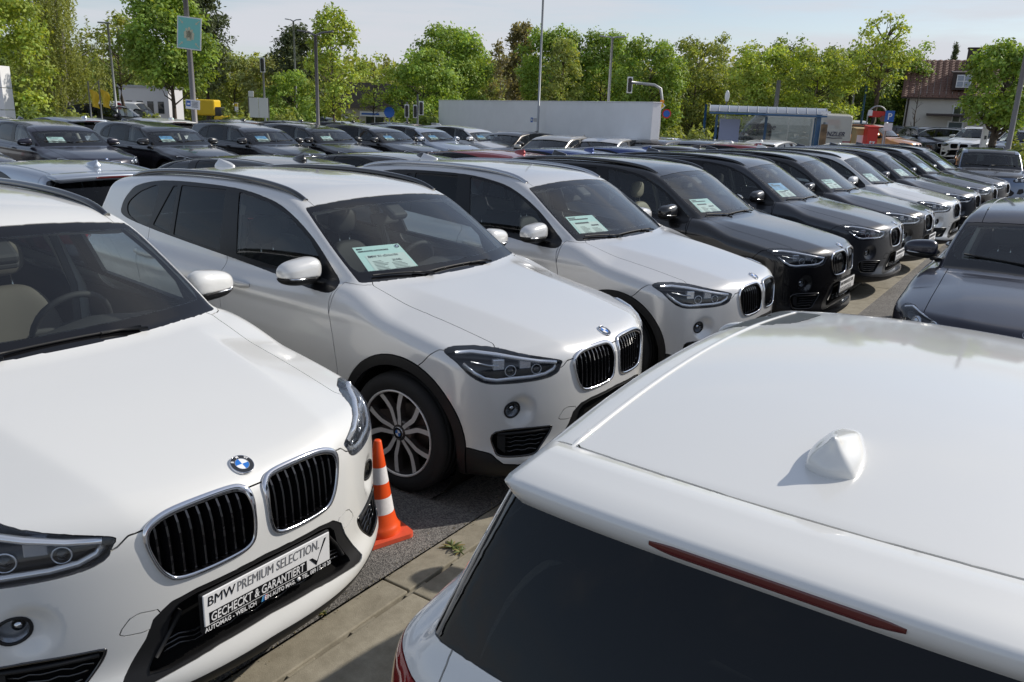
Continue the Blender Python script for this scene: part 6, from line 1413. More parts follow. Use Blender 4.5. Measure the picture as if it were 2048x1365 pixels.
tree('dark understorey tree behind the dark blue van',1350,58,150,150,col='dark',base=.0,seed=31,size=.18)
tree('bright green maple above the left end of the bus shelter',1508,43,80,115,col='bright',base=.18,seed=32,lobes=34,size=.13)
tree('dark green tree behind the bus shelter roof',1560,58,75,130,col='dark',base=.02,seed=33,lobes=32,size=.17)
tree('yellow green maple above the right end of the bus shelter',1625,42,92,135,col='bright',base=.16,seed=34,lobes=36,size=.125)
tree('dark tree between shelter and newspaper box',1690,58,88,140,col='dark',base=.0,seed=35,lobes=34,size=.17)
tree('tall slender tree with a wind swept top by the newspaper box',1746,40,20,92,col='bright',base=.42,dens=.62,seed=36,lobes=30,size=.125,trunk_r=.16)
tree('green tree between the tall slender one and the house',1805,60,92,150,col='maple',base=.0,seed=37,lobes=36,size=.17)
tree('dark green tree beside the house gable',1770,62,150,120,col='dark',base=.0,seed=38,size=.18)
conifer('small spruce behind the house roof',1886,75,90,42,seed=39)
tree('large olive green tree in front of the house',1995,32,84,130,col='maple',base=.34,seed=40,lobes=46,size=.125,trunk_r=.2)
tree('dark tree mass behind the birch at the left',60,52,60,200,col='dark',base=.0,seed=41,size=.17)
tree('dark green tree behind the yellow flags',215,66,120,160,col='dark',base=.3,seed=42,size=.18)
twig_tree('tiny bare sapling in front of the house wall',1828,47,130,38,col='olive',seed=43,leaf=0,fork=2)
for i,(u,Y,top,w,c,lab) in enumerate(((60,34,214,130,'dark','dark shrub below the left maple'),(150,36,224,90,'olive','low shrub with white blossom below the birch'),(300,36,234,60,'olive','low shrub behind the black hatchbacks left of the sign pole'),(470,33,226,80,'olive','spiky shrub left of the notice board'),(575,36,228,90,'olive','low hedge shrub right of the notice board'),(612,40,215,70,'maple','green shrub behind the double street lamp'),(700,40,232,80,'olive','low shrub below the young maple'),(790,38,244,100,'olive','low hedge in front of the little shop'),(850,40,225,80,'dark','dark shrub beside the white wall'),(1350,36,262,90,'olive','clipped hedge right of the white wall'),(1400,35,263,70,'olive','clipped hedge left of the bus shelter'),(2040,30,286,60,'olive','low hedge at the right edge'))): bush(lab,u,Y,top,w,c,seed=60+i)
# ---------------------------------------------------------------- built things behind the cars
M_WALLW=pbr('white_render',(.84,.84,.85),.7,var=(1.5,.04));M_GALV=pbr('galvanised',(.36,.37,.38),.5,.6);M_POLE=pbr('pole_grey',(.20,.19,.19),.55,.3);M_BLUEST=pbr('shelter_blue',(.02,.09,.20),.4,coat=.3);M_SIGNG=pbr('sign_green',(.22,.60,.53),.4);M_SIGNW=pbr('sign_white',(.78,.78,.78),.4);M_SIGNB=pbr('sign_blue',(.02,.12,.45),.4);M_YEL=pbr('sign_yellow',(.75,.50,.02),.5);M_ORSIGN=pbr('sign_orange',(.80,.30,.02),.5);M_RED=pbr('box_red',(.55,.03,.02),.4)
# white wall
p0,p1=at(877,245,40),at(1303,245,25.5);d=(p1-p0);d.z=0;L=d.length;ang=math.atan2(d.y,d.x)
w=empty('wall',(p0.x,p0.y,0),ang);tag(w,'long white free standing wall with a small logo','wall')
b=MB();b.bbox((L/2,.16,1.24),(L,.32,2.48),.01);b.build('wall_panel',M_WALLW,w)
b=MB();b.bbox((L/2,.16,2.49),(L+.04,.36,.03),.008);b.build('coping',M_SIGNW,w)
lx=L*.55;b=MB();b.box((lx,-.004,1.80),(.16,.006,.17));b.build('logo',M_SIGNB,w);b=MB();b.box((lx+.01,-.009,1.80),(.08,.006,.06));b.box((lx-.03,-.009,1.84),(.03,.006,.04));b.build('logo_mark',M_SIGNW,w)
b=MB();b.box((lx+.30,-.004,1.845),(.36,.006,.028));b.box((lx+.26,-.004,1.80),(.28,.006,.02));b.box((lx+.28,-.004,1.76),(.3,.006,.02));b.build('print',pbr('print_grey',(.25,.25,.28),.6),w)
# lamp and sign poles
def pole(name,label,cat,u,Y,top,r,mat=M_POLE,lean=0,group=None,base_r=None):
    g=gp(u,Y);o=empty(name,(g.x,g.y,0));H=hz(u,top,Y);b=MB();b.tube([(0,0,-.1),(lean*.5,0,H*.5),(lean,0,H)],[base_r or r*1.25,r*1.1,r],12);b.build('post',mat,o);tag(o,label,cat,group);return o,H
o,H=pole('sign_pole','thick grey pole carrying the green assembly point sign','pole',391,24.2,-60,.068,lean=-.05)
c=at(381,67,24.1);s=empty('assembly_sign',(c.x,c.y-.09,c.z),0);tag(s,'square green assembly point sign on the thick pole','sign');s.rotation_euler=(0,math.radians(5),math.radians(4))
b=MB();b.bbox((0,0,0),(.66,.014,.86),.004);b.build('sign_edge',M_SIGNW,s);b=MB();b.box((0,-.009,0),(.60,.004,.80));b.build('sign_face',M_SIGNG,s)
M_CREAMP=pbr('sign_figures',(.62,.60,.42),.5)
for x,z,sc in((-.075,.02,.9),(.075,.0,.9),(0,.05,1.05),(0,-.04,1.0)):
    b=MB();b.lathe([(0,.004),(.035*sc,.004),(.035*sc,0)],12,c=(0,0,0));
    b2=MB();b2.prism([(-.06*sc,-.16),(.06*sc,-.16),(.075*sc,.0),(.045*sc,.035),(-.045*sc,.035),(-.075*sc,.0)],-.013,-.016,lambda a,c_,h:(x+a,h,z+c_));b2.prism([(.034*sc*math.cos(t),.075+.04*sc*math.sin(t)) for t in np.linspace(0,2*math.pi,12,endpoint=False)],-.013,-.016,lambda a,c_,h:(x+a,h,z+c_));b2.build('figure',M_CREAMP,s)
for sx_ in(-1,1):
    for sz in(-1,1):
        b=MB();b.prism([(.10,.0),(.16,.07),(.13,.07),(.13,.0),(.24,.0)] if 0 else [(0,0),(.065,.012),(.045,.032),(.12,.107),(.105,.122),(.03,.047),(.012,.065)],-.013,-.016,lambda a,c_,h:(sx_*(.165+a),h,sz*(.24+c_)));b.build('arrow',M_CREAMP,s)
c=at(388,209,24.1);s=empty('small_sign',(c.x,c.y-.09,c.z));s.rotation_euler=(0,math.radians(4),math.radians(3));tag(s,'small white parking sign with a blue emblem on the thick pole','sign')
b=MB();b.bbox((0,0,0),(.40,.012,.26),.003);b.build('sign_face',M_SIGNW,s);b=MB();b.box((-.12,-.009,.02),(.12,.004,.15));b.build('emblem',M_SIGNB,s);b=MB();b.box((-.115,-.013,.01),(.07,.004,.05));b.build('emblem_mark',M_SIGNW,s)
b=MB()
for k in range(5): b.box((.06,-.009,.075-.035*k),(.18-.03*(k%2),.004,.012))
b.build('print',M_INK,s)
def lamp2(label,u,Y,top,arm,r=.05,mat=M_POLE,tilt=.18):
    o,H=pole('street_lamp',label,'street lamp',u,Y,top+8,r,mat,group='street lamps')
    for sg in(-1,1):
        b=MB();b.tube([(0,0,H-.02),(sg*arm*.45,0,H+arm*tilt),(sg*arm*.62,0,H+arm*tilt*1.15)],r*.6,8);b.build('arm',mat,o)
        b=MB();b.bbox((0,0,0),(arm*.72,.14,.05),.02,M=Matrix.Rotation(-sg*.12,3,'Y'));q=b.build('lamp_head',mat,o);q.location=(sg*arm*.95,0,H+arm*tilt*1.3)
    return o
lamp2('near double headed street lamp beside the yellow green maple',636,26,62,.42)
lamp2('tall double street lamp behind the white wall',1214,34,66,.40,mat=M_GALV,tilt=.05)
lamp2('distant double street lamp above the pines',594,48,34,.35,mat=M_GALV)
pole('mast','very tall thin mast behind the white wall','mast',1076,31,-220,.035,M_GALV)
o,H=pole('street_lamp','slim street lamp left of the green sign maple','street lamp',236,40,46,.05,M_GALV,group='street lamps',lean=-.05);b=MB();b.bbox((-.2,0,H),(.6,.16,.07),.03);b.build('lamp_head',M_GALV,o)
o,H=pole('street_lamp','leaning grey lamp pole at the right edge','street lamp',2026,27,-30,.07,M_POLE,group='street lamps');
pole('street_lamp','light grey post behind the bus shelter','street lamp',1548,40,160,.10,M_GALV,group='street lamps')
pole('sign_pole','blue grey post left of the bus shelter','pole',1409,40,208,.06,M_BLUEST)
pole('sign_pole','thin dark post between shelter and newspaper box','pole',1722,42,165,.05,M_BLUEST)
o,H=pole('street_lamp','slim lamp left of the tall slender tree','street lamp',1700,46,160,.04,M_GALV,group='street lamps')
o,H=pole('bus_stop_sign','slender bus stop pole with an oval sign','sign',1449,36,202,.03,M_GALV);b=MB();b.lathe([(0,.02),(.11,.02),(.13,0),(.11,-.02),(0,-.02)],20,axis='y');q=b.build('sign_face',M_SIGNW,o);q.scale=(.75,1,1.9);q.location=(0,0,H+.2)
# traffic lights
M_LAMPOFF=pbr('lamp_off',(.02,.02,.02),.3)
def signal(par,p,face=(0,-1,0),s=1.0):
    s*=.62
    b=MB();b.bbox(p,(.24*s,.20*s,.86*s),.05);q=b.build('signal_head',M_LAMPOFF,par)
    b=MB();b.bbox((p[0],p[1]+.02,p[2]),(.34*s,.02,.98*s),.008);b.build('backboard',M_SIGNW,q)
    for k,c_ in enumerate((M_RED,M_YEL,M_SIGNG)):
        b=MB();b.lathe([(0,.012),(.07*s,.008),(.085*s,0)],14,c=(p[0],p[1]-.10*s,p[2]+(.27-.27*k)*s),axis='y');b.build('lens',pbr('lens_%d'%k,((.10,.01,.01),(.10,.07,.01),(.01,.08,.04))[k],.3),q)
    return q
g=gp(1316,33);tl=empty('traffic_light',(g.x,g.y,0));tag(tl,'traffic light on a curved mast arm right of the white wall','traffic light','traffic lights')
ht=hz(1316,170,33);xa=at(1262,175,33).x-g.x
b=MB();b.tube([(0,0,0),(.05,0,ht*.55),(.10,0,ht*.82),(.0,0,ht*.96),(-.25,0,ht*1.0),(xa*.6,0,ht*1.01),(xa,0,ht*1.02)],.055,10);b.build('mast',M_GALV,tl);signal(tl,(xa-.05,0,ht*.99))
b=MB();b.box((.08,-.08,hz(1316,203,33)),(.16,.02,.13));b.build('warning_plate',M_ORSIGN,tl)
zz=hz(1316,211,33);b=MB();b.prism([(0,-.16),(.16,0),(0,.16),(-.16,0)],-.07,-.085,lambda a,c_,h:(.07+a,h,zz+c_));b.build('priority_sign',M_SIGNW,tl);b=MB();b.prism([(0,-.11),(.11,0),(0,.11),(-.11,0)],-.086,-.092,lambda a,c_,h:(.07+a,h,zz+c_));b.build('priority_mark',M_YEL,tl)
signal(tl,(-.16,-.02,hz(1316,232,33)),s=.8)
zz=hz(1327,227,33);b=MB();b.lathe([(0,.01),(.17,.008),(.18,0)],22,c=(.30,-.05,zz),axis='y');b.build('no_stopping_ring',M_RED,tl);b=MB();b.lathe([(0,.01),(.13,.009)],22,c=(.30,-.058,zz),axis='y');b.build('no_stopping_face',M_SIGNB,tl)
for u,lab,t in((814,'traffic light with white backed heads left of the white wall',204),(835,'taller traffic light post close to the white wall',188),(531,'traffic light among the trees left of the double lamp',118)):
    o,H=pole('traffic_light',lab,'traffic light',u,36,t,.04,M_GALV,group='traffic lights')
    if u==814: signal(o,(.0,-.08,hz(u,222,36)),s=.9);signal(o,(.36,-.05,hz(u,222,36)),s=.9)
    elif u==835: signal(o,(.16,-.05,hz(u,216,36)),s=.95)
    else: signal(o,(.0,-.08,hz(u,130,36)),s=1.0)
o,H=pole('round_sign','round blue mandatory sign in front of the little shop','sign',779,37,214,.03,M_GALV);b=MB();b.lathe([(0,.015),(.22,.012),(.23,0)],24,c=(0,-.05,H-.22),axis='y');b.build('sign_face',M_SIGNB,o)
o,H=pole('round_sign','small red no stopping sign left of the sign maple','sign',241,46,205,.03,M_GALV);b=MB();b.lathe([(0,.015),(.19,.012),(.2,0)],20,c=(0,-.05,H-.2),axis='y');b.build('sign_face',pbr('sign_red',(.6,.06,.10),.4),o)
o,H=pole('parking_sign','blue parking sign on a post beside the orange car','sign',1774,33,228,.03,M_GALV);b=MB();b.bbox((.05,-.04,H-.08),(.36,.015,.42),.004);q=b.build('sign_face',M_SIGNB,o);me=text_mesh('P',.34,'CENTER',.006);t=mo('lettering',me,M_SIGNW,q);t.matrix_local=Matrix.Translation((.05,-.052,H-.20))@Matrix.Rotation(math.pi/2,4,'X');b=MB();b.bbox((.05,-.04,H-.48),(.34,.015,.30),.004);b.build('sub_plate',M_SIGNW,o)
# shop, pillar, flags, board, orange truck, cabinet
def house_box(name,label,cat,p,ang,L,D,H): 
    o=empty(name,(p.x,p.y,0),ang);tag(o,label,cat);return o
M_SHOPW=pbr('shop_wall',(.55,.50,.40),.8,var=(2,.1));M_SLATE=pbr('shop_roof',(.12,.10,.085),.8,var=(5,.25));M_WINDK=pbr('window_dark',(.02,.025,.03),.12,coat=.5)
p=gp(737,47);sh=house_box('shop','little low shop with a white fascia sign behind young trees','building',p,0,5,5,3);sh.scale=(.66,.7,.80)
b=MB();b.box((0,2.5,1.25),(4.6,5,2.5));b.build('wall',M_SHOPW,sh);b=MB();b.prism([(-2.7,2.5),(2.7,2.5),(1.6,4.2),(-1.6,4.2)],-.4,5.4,lambda a,c_,h:(a,h,c_));b.build('roof',M_SLATE,sh)
for x,w_ in((-1.75,.7),(.55,1.5),(1.75,.5)): b=MB();b.box((x,-.02,1.1),(w_,.06,1.7));q=b.build('window',M_WINDK,sh);b=MB();b.box((x,-.06,1.1),(.06,.03,1.7));b.build('frame',M_SIGNW,q)
b=MB();b.box((.45,-.10,2.12),(2.3,.1,.34));q=b.build('fascia_sign',M_SIGNW,sh);b=MB();b.box((.2,-.16,2.12),(1.5,.02,.12));b.build('print',M_SIGNB,q);b=MB();b.box((-1.75,-.08,1.2),(.8,.05,1.5));b.build('notice',M_SIGNW,sh)
p=gp(-2,30);pl=empty('pillar_sign',(p.x,p.y,0));tag(pl,'white panelled pillar with a camera at the left edge','pillar');h=hz(5,131,30)
for k in range(4): b=MB();b.bbox((0,0,h*(k+.5)/4),(.92,.6,h/4-.02),.01);b.build('panel',M_SIGNW,pl)
b=MB();b.tube([(.1,-.3,h-.28),(.1,-.42,h-.34)],.02,8);b.lathe([(0,.05),(.05,.04),(.06,0),(.05,-.04),(0,-.05)],14,c=(.12,-.46,h-.36));b.build('camera',M_SIGNW,pl)
for u,lab in((188,'left yellow flag below the birch'),(209,'right yellow flag below the birch')):
    g=gp(u-4,34);fl=empty('flag',(g.x,g.y,0));tag(fl,lab,'flag','yellow flags');zt=hz(u,178,34);b=MB();b.tube([(0,0,0),(0,0,zt+.3)],.03,8);b.build('pole',M_GALV,fl)
    b=MB();b.smooth=True;n,m=6,9;vs=[(.02+.06*i+.06*math.sin(j*.8)*i/5+.012*j,.05*math.sin(i*1.2+j*.5),zt-.085*j-.02*i) for i in range(n) for j in range(m)];b.add(vs,[(i*m+j,i*m+j+1,(i+1)*m+j+1,(i+1)*m+j) for i in range(n-1) for j in range(m-1)]);b.build('cloth',M_YEL,fl)
p=gp(292,52);bd=empty('pale_building',(p.x,p.y,0),.1);tag(bd,'pale flat building glimpsed behind the trees at the left','building');bd.scale=(.45,.5,.72);b=MB();b.box((0,3,1.9),(6.5,6,3.8));b.build('wall',pbr('pale_wall',(.58,.58,.60),.8),bd);b=MB();b.bbox((0,3,3.9),(6.8,6.3,.2),.02);b.build('roof',M_GALV,bd)
for x in(-2,-.6,.8,2.2): b=MB();b.box((x,-.02,2.2),(.8,.06,1.0));b.build('window',M_WINDK,bd)
g=gp(519,36);nb=empty('notice_board',(g.x,g.y,0));tag(nb,'white notice board on posts among the shrubs','sign');zt=hz(519,195,36)
for x in(-.42,.42): b=MB();b.tube([(x,0,0),(x,0,zt)],.03,8);b.build('post',M_GALV,nb)
for x in(-.20,.21): b=MB();b.bbox((x,-.03,zt-.42),(.39,.03,.82),.006);b.build('panel',M_SIGNW,nb)
b=MB();b.bbox((-.30,-.03,zt+.14),(.22,.03,.24),.006);b.build('top_sign',M_SIGNW,nb)
o,H=pole('small_post_sign','small yellow and white post sign left of the notice board','sign',475,38,208,.025,M_GALV);b=MB();b.bbox((0,-.04,H-.14),(.15,.02,.38),.004);b.build('sign_face',M_SIGNW,o);b=MB();b.box((0,-.053,H-.04),(.14,.006,.14));b.build('sign_top',M_YEL,o)
g=gp(430,44);tk=empty('truck',(g.x,g.y,0),.15);tag(tk,'orange works truck half hidden by leaves right of the sign pole','truck');b=MB();b.bbox((-.4,0,1.75),(1.2,1.6,.8),.08);b.build('body',M_YEL,tk);b=MB();b.bbox((.55,0,1.1),(.9,1.6,.55),.12);b.build('hood',M_YEL,tk);b=MB();b.bbox((.25,0,1.55),(.5,1.5,.5),.06);b.build('cab_window',M_WINDK,tk);b=MB();b.bbox((0,0,.7),(2.3,1.5,.35),.05);b.build('chassis',M_BLACKPL,tk)
for x in(-.7,.7):
    for y in(-.7,.7): b=MB();b.lathe([(0,.12),(.3,.12),(.36,.09),(.36,-.09),(.3,-.12),(0,-.12)],20,c=(x,y,.37),axis='y');b.build('wheel',M_RUBBER,tk)
g=gp(871,36);cb_=empty('cabinet',(g.x,g.y,0));tag(cb_,'grey electrical cabinet at the left end of the white wall','cabinet');z=hz(871,248,36);b=MB();b.bbox((0,0,z/2),(.32,.3,z),.01);b.build('body',M_SIGNW,cb_);b=MB();b.bbox((0,0,z+.02),(.36,.34,.05),.01);b.build('lid',M_GALV,cb_)
# small rider on the road by the shop: dark jacket, bent forward
def rider(u,Y,top,label):
    g=gp(u,Y);H=hz(u,top,Y);s=H/1.55;J=[(0,0,.86),(.10,0,1.10),(.22,0,1.32),(.28,0,1.42),(.32,0,1.50),(.24,.16,1.30),(.42,.20,1.12),(.62,.20,1.02),(.24,-.16,1.30),(.42,-.20,1.12),(.62,-.20,1.02),(.02,.10,.84),(.34,.12,.62),(.16,.12,.28),(.30,.12,.24),(.02,-.10,.84),(.30,-.12,.70),(.14,-.12,.44),(.28,-.12,.40)]
    E_=[(0,1),(1,2),(2,3),(3,4),(2,5),(5,6),(6,7),(2,8),(8,9),(9,10),(0,11),(11,12),(12,13),(13,14),(0,15),(15,16),(16,17),(17,18)];R_=[.14,.15,.15,.055,.10,.07,.05,.04,.07,.05,.04,.10,.075,.05,.045,.10,.075,.05,.045]
    me=bpy.data.meshes.new('person');me.from_pydata(J,E_,[]);o=bpy.data.objects.new('person',me);COL.objects.link(o);m=o.modifiers.new('skin','SKIN')
    for v,r in zip(me.skin_vertices[0].data,R_): v.radius=(r,r)
    me.skin_vertices[0].data[0].use_root=True;o.modifiers.new('sub','SUBSURF').levels=1
    dg=bpy.context.evaluated_depsgraph_get();m2=bpy.data.meshes.new_from_object(o.evaluated_get(dg));bpy.data.objects.remove(o);m2.polygons.foreach_set('use_smooth',[True]*len(m2.polygons))
    p=mo('person',m2,pbr('dark_jacket',(.03,.032,.04),.8));p.location=(g.x,g.y,0);p.rotation_euler=(0,0,2.7);p.scale=(s,s,s);tag(p,label,'person')
    b=MB();b.lathe([(0,.0),(.06,.02),(.095,.08),(.10,.14),(.07,.20),(0,.225)],14,c=(.33,0,1.49));b.build('head',pbr('skin_tone',(.42,.27,.20),.6),p);b=MB();b.lathe([(.104,.13),(.10,.17),(.07,.215),(0,.24)],14,c=(.325,0,1.49));b.build('hair',M_INTR,p)
    k=empty('bicycle',(g.x,g.y,0),2.7);k.scale=(s,s,s);tag(k,'dark bicycle under the rider by the little shop','bicycle')
    for x in(-.42,.66): b=MB();b.tube([(x+.33*math.cos(t),0,.34+.33*math.sin(t)) for t in np.linspace(0,2*math.pi,24,endpoint=False)],.02,6,closed=True,up=(0,1,0));b.build('wheel',M_RUBBER,k)
    b=MB();b.tube([(-.42,0,.34),(.12,0,.32),(-.08,0,.80)],.018,6);b.tube([(.12,0,.32),(.56,0,.82),(.66,0,.34)],.018,6);b.tube([(-.05,0,.72),(.54,0,.76)],.018,6);b.build('frame',M_BLACKPL,k);b=MB();b.bbox((-.08,0,.82),(.24,.14,.05),.02);b.build('saddle',M_BLACKPL,k);b=MB();b.tube([(.62,-.24,1.0),(.56,0,.98),(.62,.24,1.0)],.015,6);b.build('handlebar',M_BLACKPL,k)
rider(724,42,239,'rider in a dark jacket leaning forward on a bicycle by the little shop')
# bus shelter
pa,pb=at(1420,245,33.5),at(1650,252,32.5);d=pb-pa;d.z=0;L=d.length;sh=empty('bus_shelter',(pa.x,pa.y,0),math.atan2(d.y,d.x));tag(sh,'blue framed bus shelter with a curved grey roof','shelter')
zt=hz(1535,213,33);ze=hz(1535,226,33);ns=12;M_RF=pbr('shelter_roof',(.30,.32,.36),.25,coat=.3)
for k in range(ns):
    b=MB();b.smooth=True;x0,x1=L*k/ns+.008-.05,L*(k+1)/ns-.008-.05;pr=[(-.75+1.5*t,ze+(zt-ze)*math.sin(math.pi*t)**.7) for t in np.linspace(0,1,11)]
    vs=[(x,y,z) for x in(x0,x1) for y,z in pr];b.add(vs,[(i,i+1,12+i,11+i) for i in range(10)]);b.build('roof_panel',M_RF,sh)
for k in range(ns+1):
    b=MB();x=L*k/ns-.05;b.tube([(x,-.75+1.5*t,ze+(zt-ze)*math.sin(math.pi*t)**.7+.008) for t in np.linspace(0,1,9)],.013,6);b.build('roof_rib',M_GALV,sh)
for y in(-.72,.72): b=MB();b.bbox((L/2-.05,y,ze-.06),(L,.08,.07),.01);b.build('beam',M_BLUEST,sh)
for x in(.25,L*.5,L-.30): b=MB();b.bbox((x,.62,ze/2-.06),(.10,.10,ze-.12),.01);b.build('post',M_BLUEST,sh)
b=MB();b.bbox((L-.30,-.25,ze/2),(.16,.45,ze),.01);b.build('post',M_BLUEST,sh)
M_SHGL=glass('shelter_glass',(.80,.84,.84),dust=.10);nb_=4
for k in range(nb_):
    x0=.32+(L-.72)*k/nb_;x1=.32+(L-.72)*(k+1)/nb_;b=MB();b.box(((x0+x1)/2,.60,1.28),(x1-x0-.03,.012,1.9));b.build('glass_pane',M_SHGL,sh)
b=MB();b.box((.32+(L-.72)/nb_/2,.55,1.35),((L-.72)/nb_-.12,.03,1.5));b.build('poster',pbr('poster_blue',(.30,.34,.50),.5),sh)
b=MB();b.bbox((L-.02,-.25,1.25),(.10,.75,1.7),.01);b.build('poster_case',M_GALV,sh);b=MB();b.box((L-.10,-.645,1.25),(.24,.02,1.55));b.build('poster',pbr('poster_brown',(.16,.10,.05),.5,var=(3,.6)),sh)
b=MB();b.box((L-.12,-.80,ze+.08),(.34,.02,.10));b.build('stop_name_plate',M_SIGNW,sh)
# arch, newspaper boxes
g=gp(1752,34);ar=empty('metal_arch',(g.x,g.y,0));tag(ar,'bent steel tube arch with a red sign by the newspaper box','arch');ra=18*34/FPX;zt=hz(1752,212,34)
b=MB();b.tube([(-ra,0,0)]+[(-ra*math.cos(t),0,zt-ra+ra*math.sin(t)) for t in np.linspace(0,math.pi,14)]+[(ra,0,0)],.03,8);b.build('tube',M_GALV,ar);b=MB();b.box((.02,.05,hz(1752,228,34)),(.62,.03,.24));b.build('sign_panel',M_RED,ar);b=MB();b.box((-.30,-.03,hz(1752,226,34)),(.17,.02,.22));b.build('white_plate',M_SIGNW,ar);b=MB();b.lathe([(0,.01),(.12,.01)],18,c=(.24,-.04,hz(1752,237,34)),axis='y');b.build('round_plate',M_DKRED,ar)
def newsbox(u,Y,top,w,mat,lab,txt=None):
    g=gp(u,Y);o=empty('newspaper_box',(g.x,g.y,0));z=hz(u,top,Y);b=MB();b.bbox((0,0,z/2+.12),(w,.42,z-.24),.02);b.build('case',mat,o);b=MB();b.tube([(0,0,0),(0,0,.25)],.04,8);b.build('foot',M_BLACKPL,o);b=MB();b.bbox((0,.0,z+.02),(w+.05,.48,.06),.015,M=Matrix.Rotation(.12,3,'X'));b.build('lid',mat,o);tag(o,lab,'newspaper box','newspaper boxes')
    b=MB();b.box((0,-.215,z*.72),(w*.75,.012,z*.32));b.build('front_plate',M_SIGNW if not txt else mat,o)
    if txt: me=text_mesh(txt,.30,'CENTER',.004);t=mo('lettering',me,M_SIGNW,o);t.matrix_local=Matrix.Translation((0,-.232,z*.66))@Matrix.Rotation(math.pi/2,4,'X')
newsbox(1745,32.5,254,.40,M_RED,'red newspaper box with white letters tz','tz');newsbox(1722,33,258,.44,pbr('box_ochre',(.42,.30,.14),.6),'ochre newspaper box left of the red one')
g=gp(1974,33);ms=empty('marker_post',(g.x,g.y,0),.4);tag(ms,'white slab shaped marker post in front of the bay by the house','post');z=hz(1974,252,33);b=MB();b.bbox((0,0,z/2),(.26,.10,z),.01);b.build('slab_panel',M_SIGNW,ms);b=MB();b.box((0,-.055,z*.80),(.12,.01,.14));b.box((0,-.055,z*.55),(.10,.01,.07));b.build('mark',M_INK,ms)
# house
M_HW=pbr('house_render',(.58,.55,.50),.85,var=(1.2,.06));M_TILE=pbr('roof_tile',(.17,.09,.065),.75,var=(14,.3));M_EAVE=pbr('eave_dark',(.05,.035,.03),.7);M_CHIM=pbr('chimney_dark',(.07,.055,.05),.8)
p=gp(1806,56);ho=empty('house',(p.x,p.y,0),math.atan2(-.42,.91));tag(ho,'grey rendered house with a red tiled roof and chimney','house')
ho.location.z=.48;HL_,HD,EV=10.5,7.6,hz(1806,186,56)-.48;RG=EV+2.35
b=MB();b.box((HL_/2,HD/2,EV/2),(HL_,HD,EV));b.prism([(0,EV),(HD,EV),(HD/2,RG-.1)],0.02,HL_-.02,lambda a,c_,h:(h,a,c_));b.build('wall',M_HW,ho)
def slope(sg):
    b=MB();n=22;m=30;ov=.35;sl=math.hypot(HD/2+ov,(RG-EV)*(HD/2+ov)/(HD/2));
    for i in range(n):
        for j in range(m):
            t0,t1=i/n,(i+1)/n;x0=-.35+(HL_+.7)*j/m;x1=-.35+(HL_+.7)*(j+1)/m
            def q(t,o): 
                y=-ov+(HD/2+ov)*t;zz=EV-ov*(RG-EV)/(HD/2)+(RG-EV)/(HD/2)*(HD/2+ov)*t+o;return (y if sg>0 else HD-y,zz)
            a0,a1=q(t0-.01,.055),q(t1,.012);xm=(x0+x1)/2
            b.add([(x0,a0[0],a0[1]-.03),(xm,a0[0],a0[1]+.02),(x1-.02,a0[0],a0[1]-.03),(x0,a1[0],a1[1]-.03),(xm,a1[0],a1[1]+.02),(x1-.02,a1[0],a1[1]-.03),(x0,a0[0],a0[1]-.07),(x1-.02,a0[0],a0[1]-.07)],[(0,1,4,3),(1,2,5,4),(6,7,2,1,0)])
    o=b.build('roof_tiles',M_TILE,ho);o['kind']='stuff'
slope(1);slope(-1)
b=MB();b.box((HL_/2,-.30,EV-.26),(HL_+.7,.12,.14));b.build('gutter_board',M_EAVE,ho);b=MB();b.prism([(-.34,EV-.30),(HD/2,RG-.03),(HD+.34,EV-.30)],-.02,HL_+.02,lambda a,c_,h:(h,a,c_));b.build('roof',M_EAVE,ho)
cx=3.6;b=MB();b.bbox((cx,2.9,RG-.05),(.75,.6,1.4),.02);q=b.build('chimney',M_CHIM,ho);b=MB();b.bbox((cx,2.9,RG+.68),(.85,.7,.08),.01);b.build('chimney_cap',M_EAVE,q)
zc=EV+.80;b=MB();b.box((3.15,.55,zc),(1.25,1.3,1.05));dm=b.build('dormer',M_EAVE,ho);b=MB();b.bbox((3.5,.75,zc+.60),(2.2,1.8,.09),.01,M=Matrix.Rotation(.10,3,'X'));b.build('dormer_roof',M_EAVE,dm)
def win(x,z,w_,h_,par,y=-.03):
    b=MB();b.box((x,y-.0,z),(w_,.08,h_));f=b.build('window',M_SIGNW,par);b=MB()
    for sx_ in(-1,1):
        for sz in(-1,1): b=MB();b.box((x+sx_*w_*.235,y-.045,z+sz*h_*.235),(w_*.40,.02,h_*.40));b.build('pane',M_WINDK if par is ho else pbr('pane_sky',(.22,.26,.34),.1,coat=.5),f)
win(3.15,zc,.85,.78,dm,-.13);win(3.3,EV-1.25,.95,1.05,ho);win(7.0,EV-1.25,.95,1.05,ho);win(8.9,1.4,.95,1.1,ho)
b=MB();b.box((3.1,-.03,1.02),(.95,.08,2.04));q=b.build('door',M_SIGNW,ho);b=MB();b.box((3.1,-.08,1.0),(.75,.03,1.85));b.build('door_leaf',pbr('door_green',(.05,.08,.085),.4),q);b=MB();b.tube([(3.38,-.12,1.0),(3.38,-.12,1.12)],.02,6);b.build('handle',M_GALV,q)
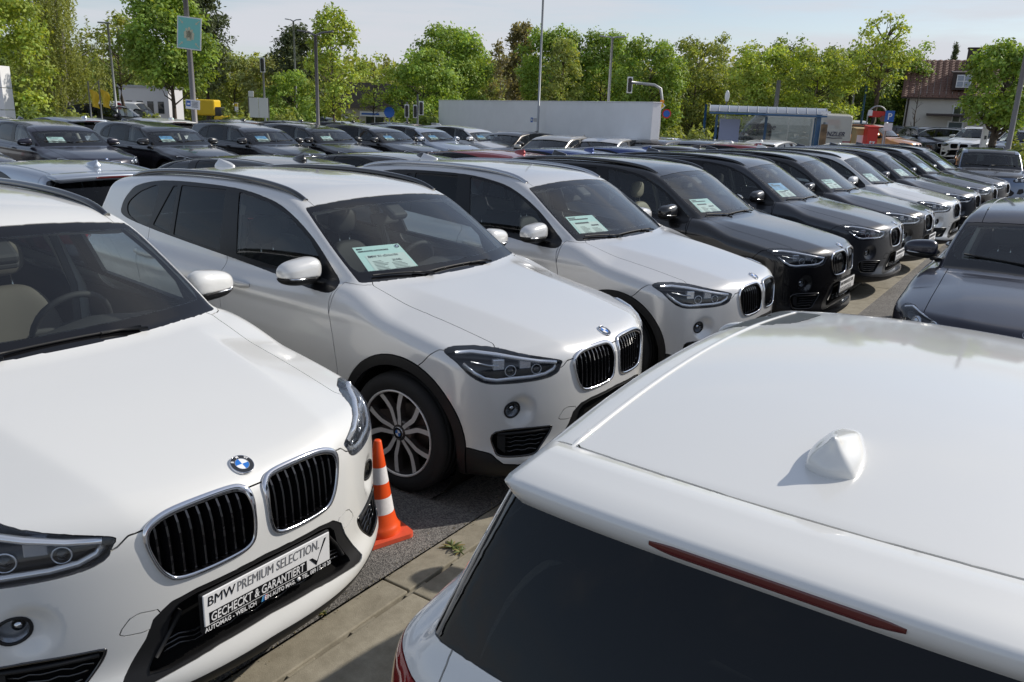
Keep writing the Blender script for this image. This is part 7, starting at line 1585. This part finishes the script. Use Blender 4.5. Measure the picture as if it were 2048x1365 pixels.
b=MB();b.bbox((3.0,-.55,2.38),(3.4,1.1,.08),.01,M=Matrix.Rotation(.08,3,'X'));b.build('canopy',M_EAVE,ho);b=MB();b.tube([(.12,-.10,0),(.12,-.10,EV-.35)],.05,8);b.build('downpipe',M_EAVE,ho)
g=gp(1925,46.5);wl=empty('garden_wall',(g.x,g.y,.48),math.atan2(-.42,.91));tag(wl,'low dark garden wall between parked cars and the house','wall');b=MB();b.bbox((0,0,.62),(11,.2,1.24),.02);b.build('wall_panel',M_CHIM,wl)
# weeds in the joints of the gutter
def weed(p,s,label,seed):
    rng=np.random.default_rng(seed);w=empty('weed',(p[0],p[1],.0));tag(w,label,'plant','weeds in the drain joints')
    for k in range(16):
        a=rng.uniform(0,6.28);L=s*rng.uniform(.5,1.1);el=rng.uniform(.15,.8);d=Vector((math.cos(a)*math.cos(el),math.sin(a)*math.cos(el),math.sin(el)));sd=d.cross(Vector((0,0,1))).normalized()*L*.13;b=MB();b.smooth=True;pts=[]
        for t in(0,.3,.65,1): c=d*L*t-Vector((0,0,.35*L*t*t));wd=(.35,1,.75,.02)[(0,.3,.65,1).index(t)];pts+=[c-sd*wd,c+Vector((0,0,.004)),c+sd*wd]
        b.add(pts,[(i*3+j,i*3+j+1,i*3+4+j,i*3+3+j) for i in range(3) for j in(0,1)]);b.build('leaf',M_WEED if k%3 else M_WEED2,w)
M_WEED=pbr('weed_green',(.10,.13,.03),.6);M_WEED2=pbr('weed_dry',(.22,.17,.05),.7)
weed((-.255,3.505),.075,'straggling weed growing in the gutter joint near the cone',1);weed((-.215,3.465),.05,'small weed tuft next to the larger one',2)
for k,(s_,o_,z_) in enumerate(((1.15,-2.25,.035),(2.02,-2.255,.03),(6.4,-2.25,.05),(8.1,-2.08,.04),(9.6,-2.25,.05))):
    q=SD*s_+SN*o_;weed((q.x,q.y),z_,('tiny weed in the gutter edge below the dealer plate','tiny weed in the gutter edge left of the cone','weed at the gutter edge under the nose of the black SUV','weed in the drain slot before the dark grey SUV','weed at the gutter edge before the dark grey metallic SUV')[k],20+k)
for c in (SH_F,SH_P,SH_B,SH_H,SH_HB):
    if c.name not in SHU: bpy.data.objects.remove(c)
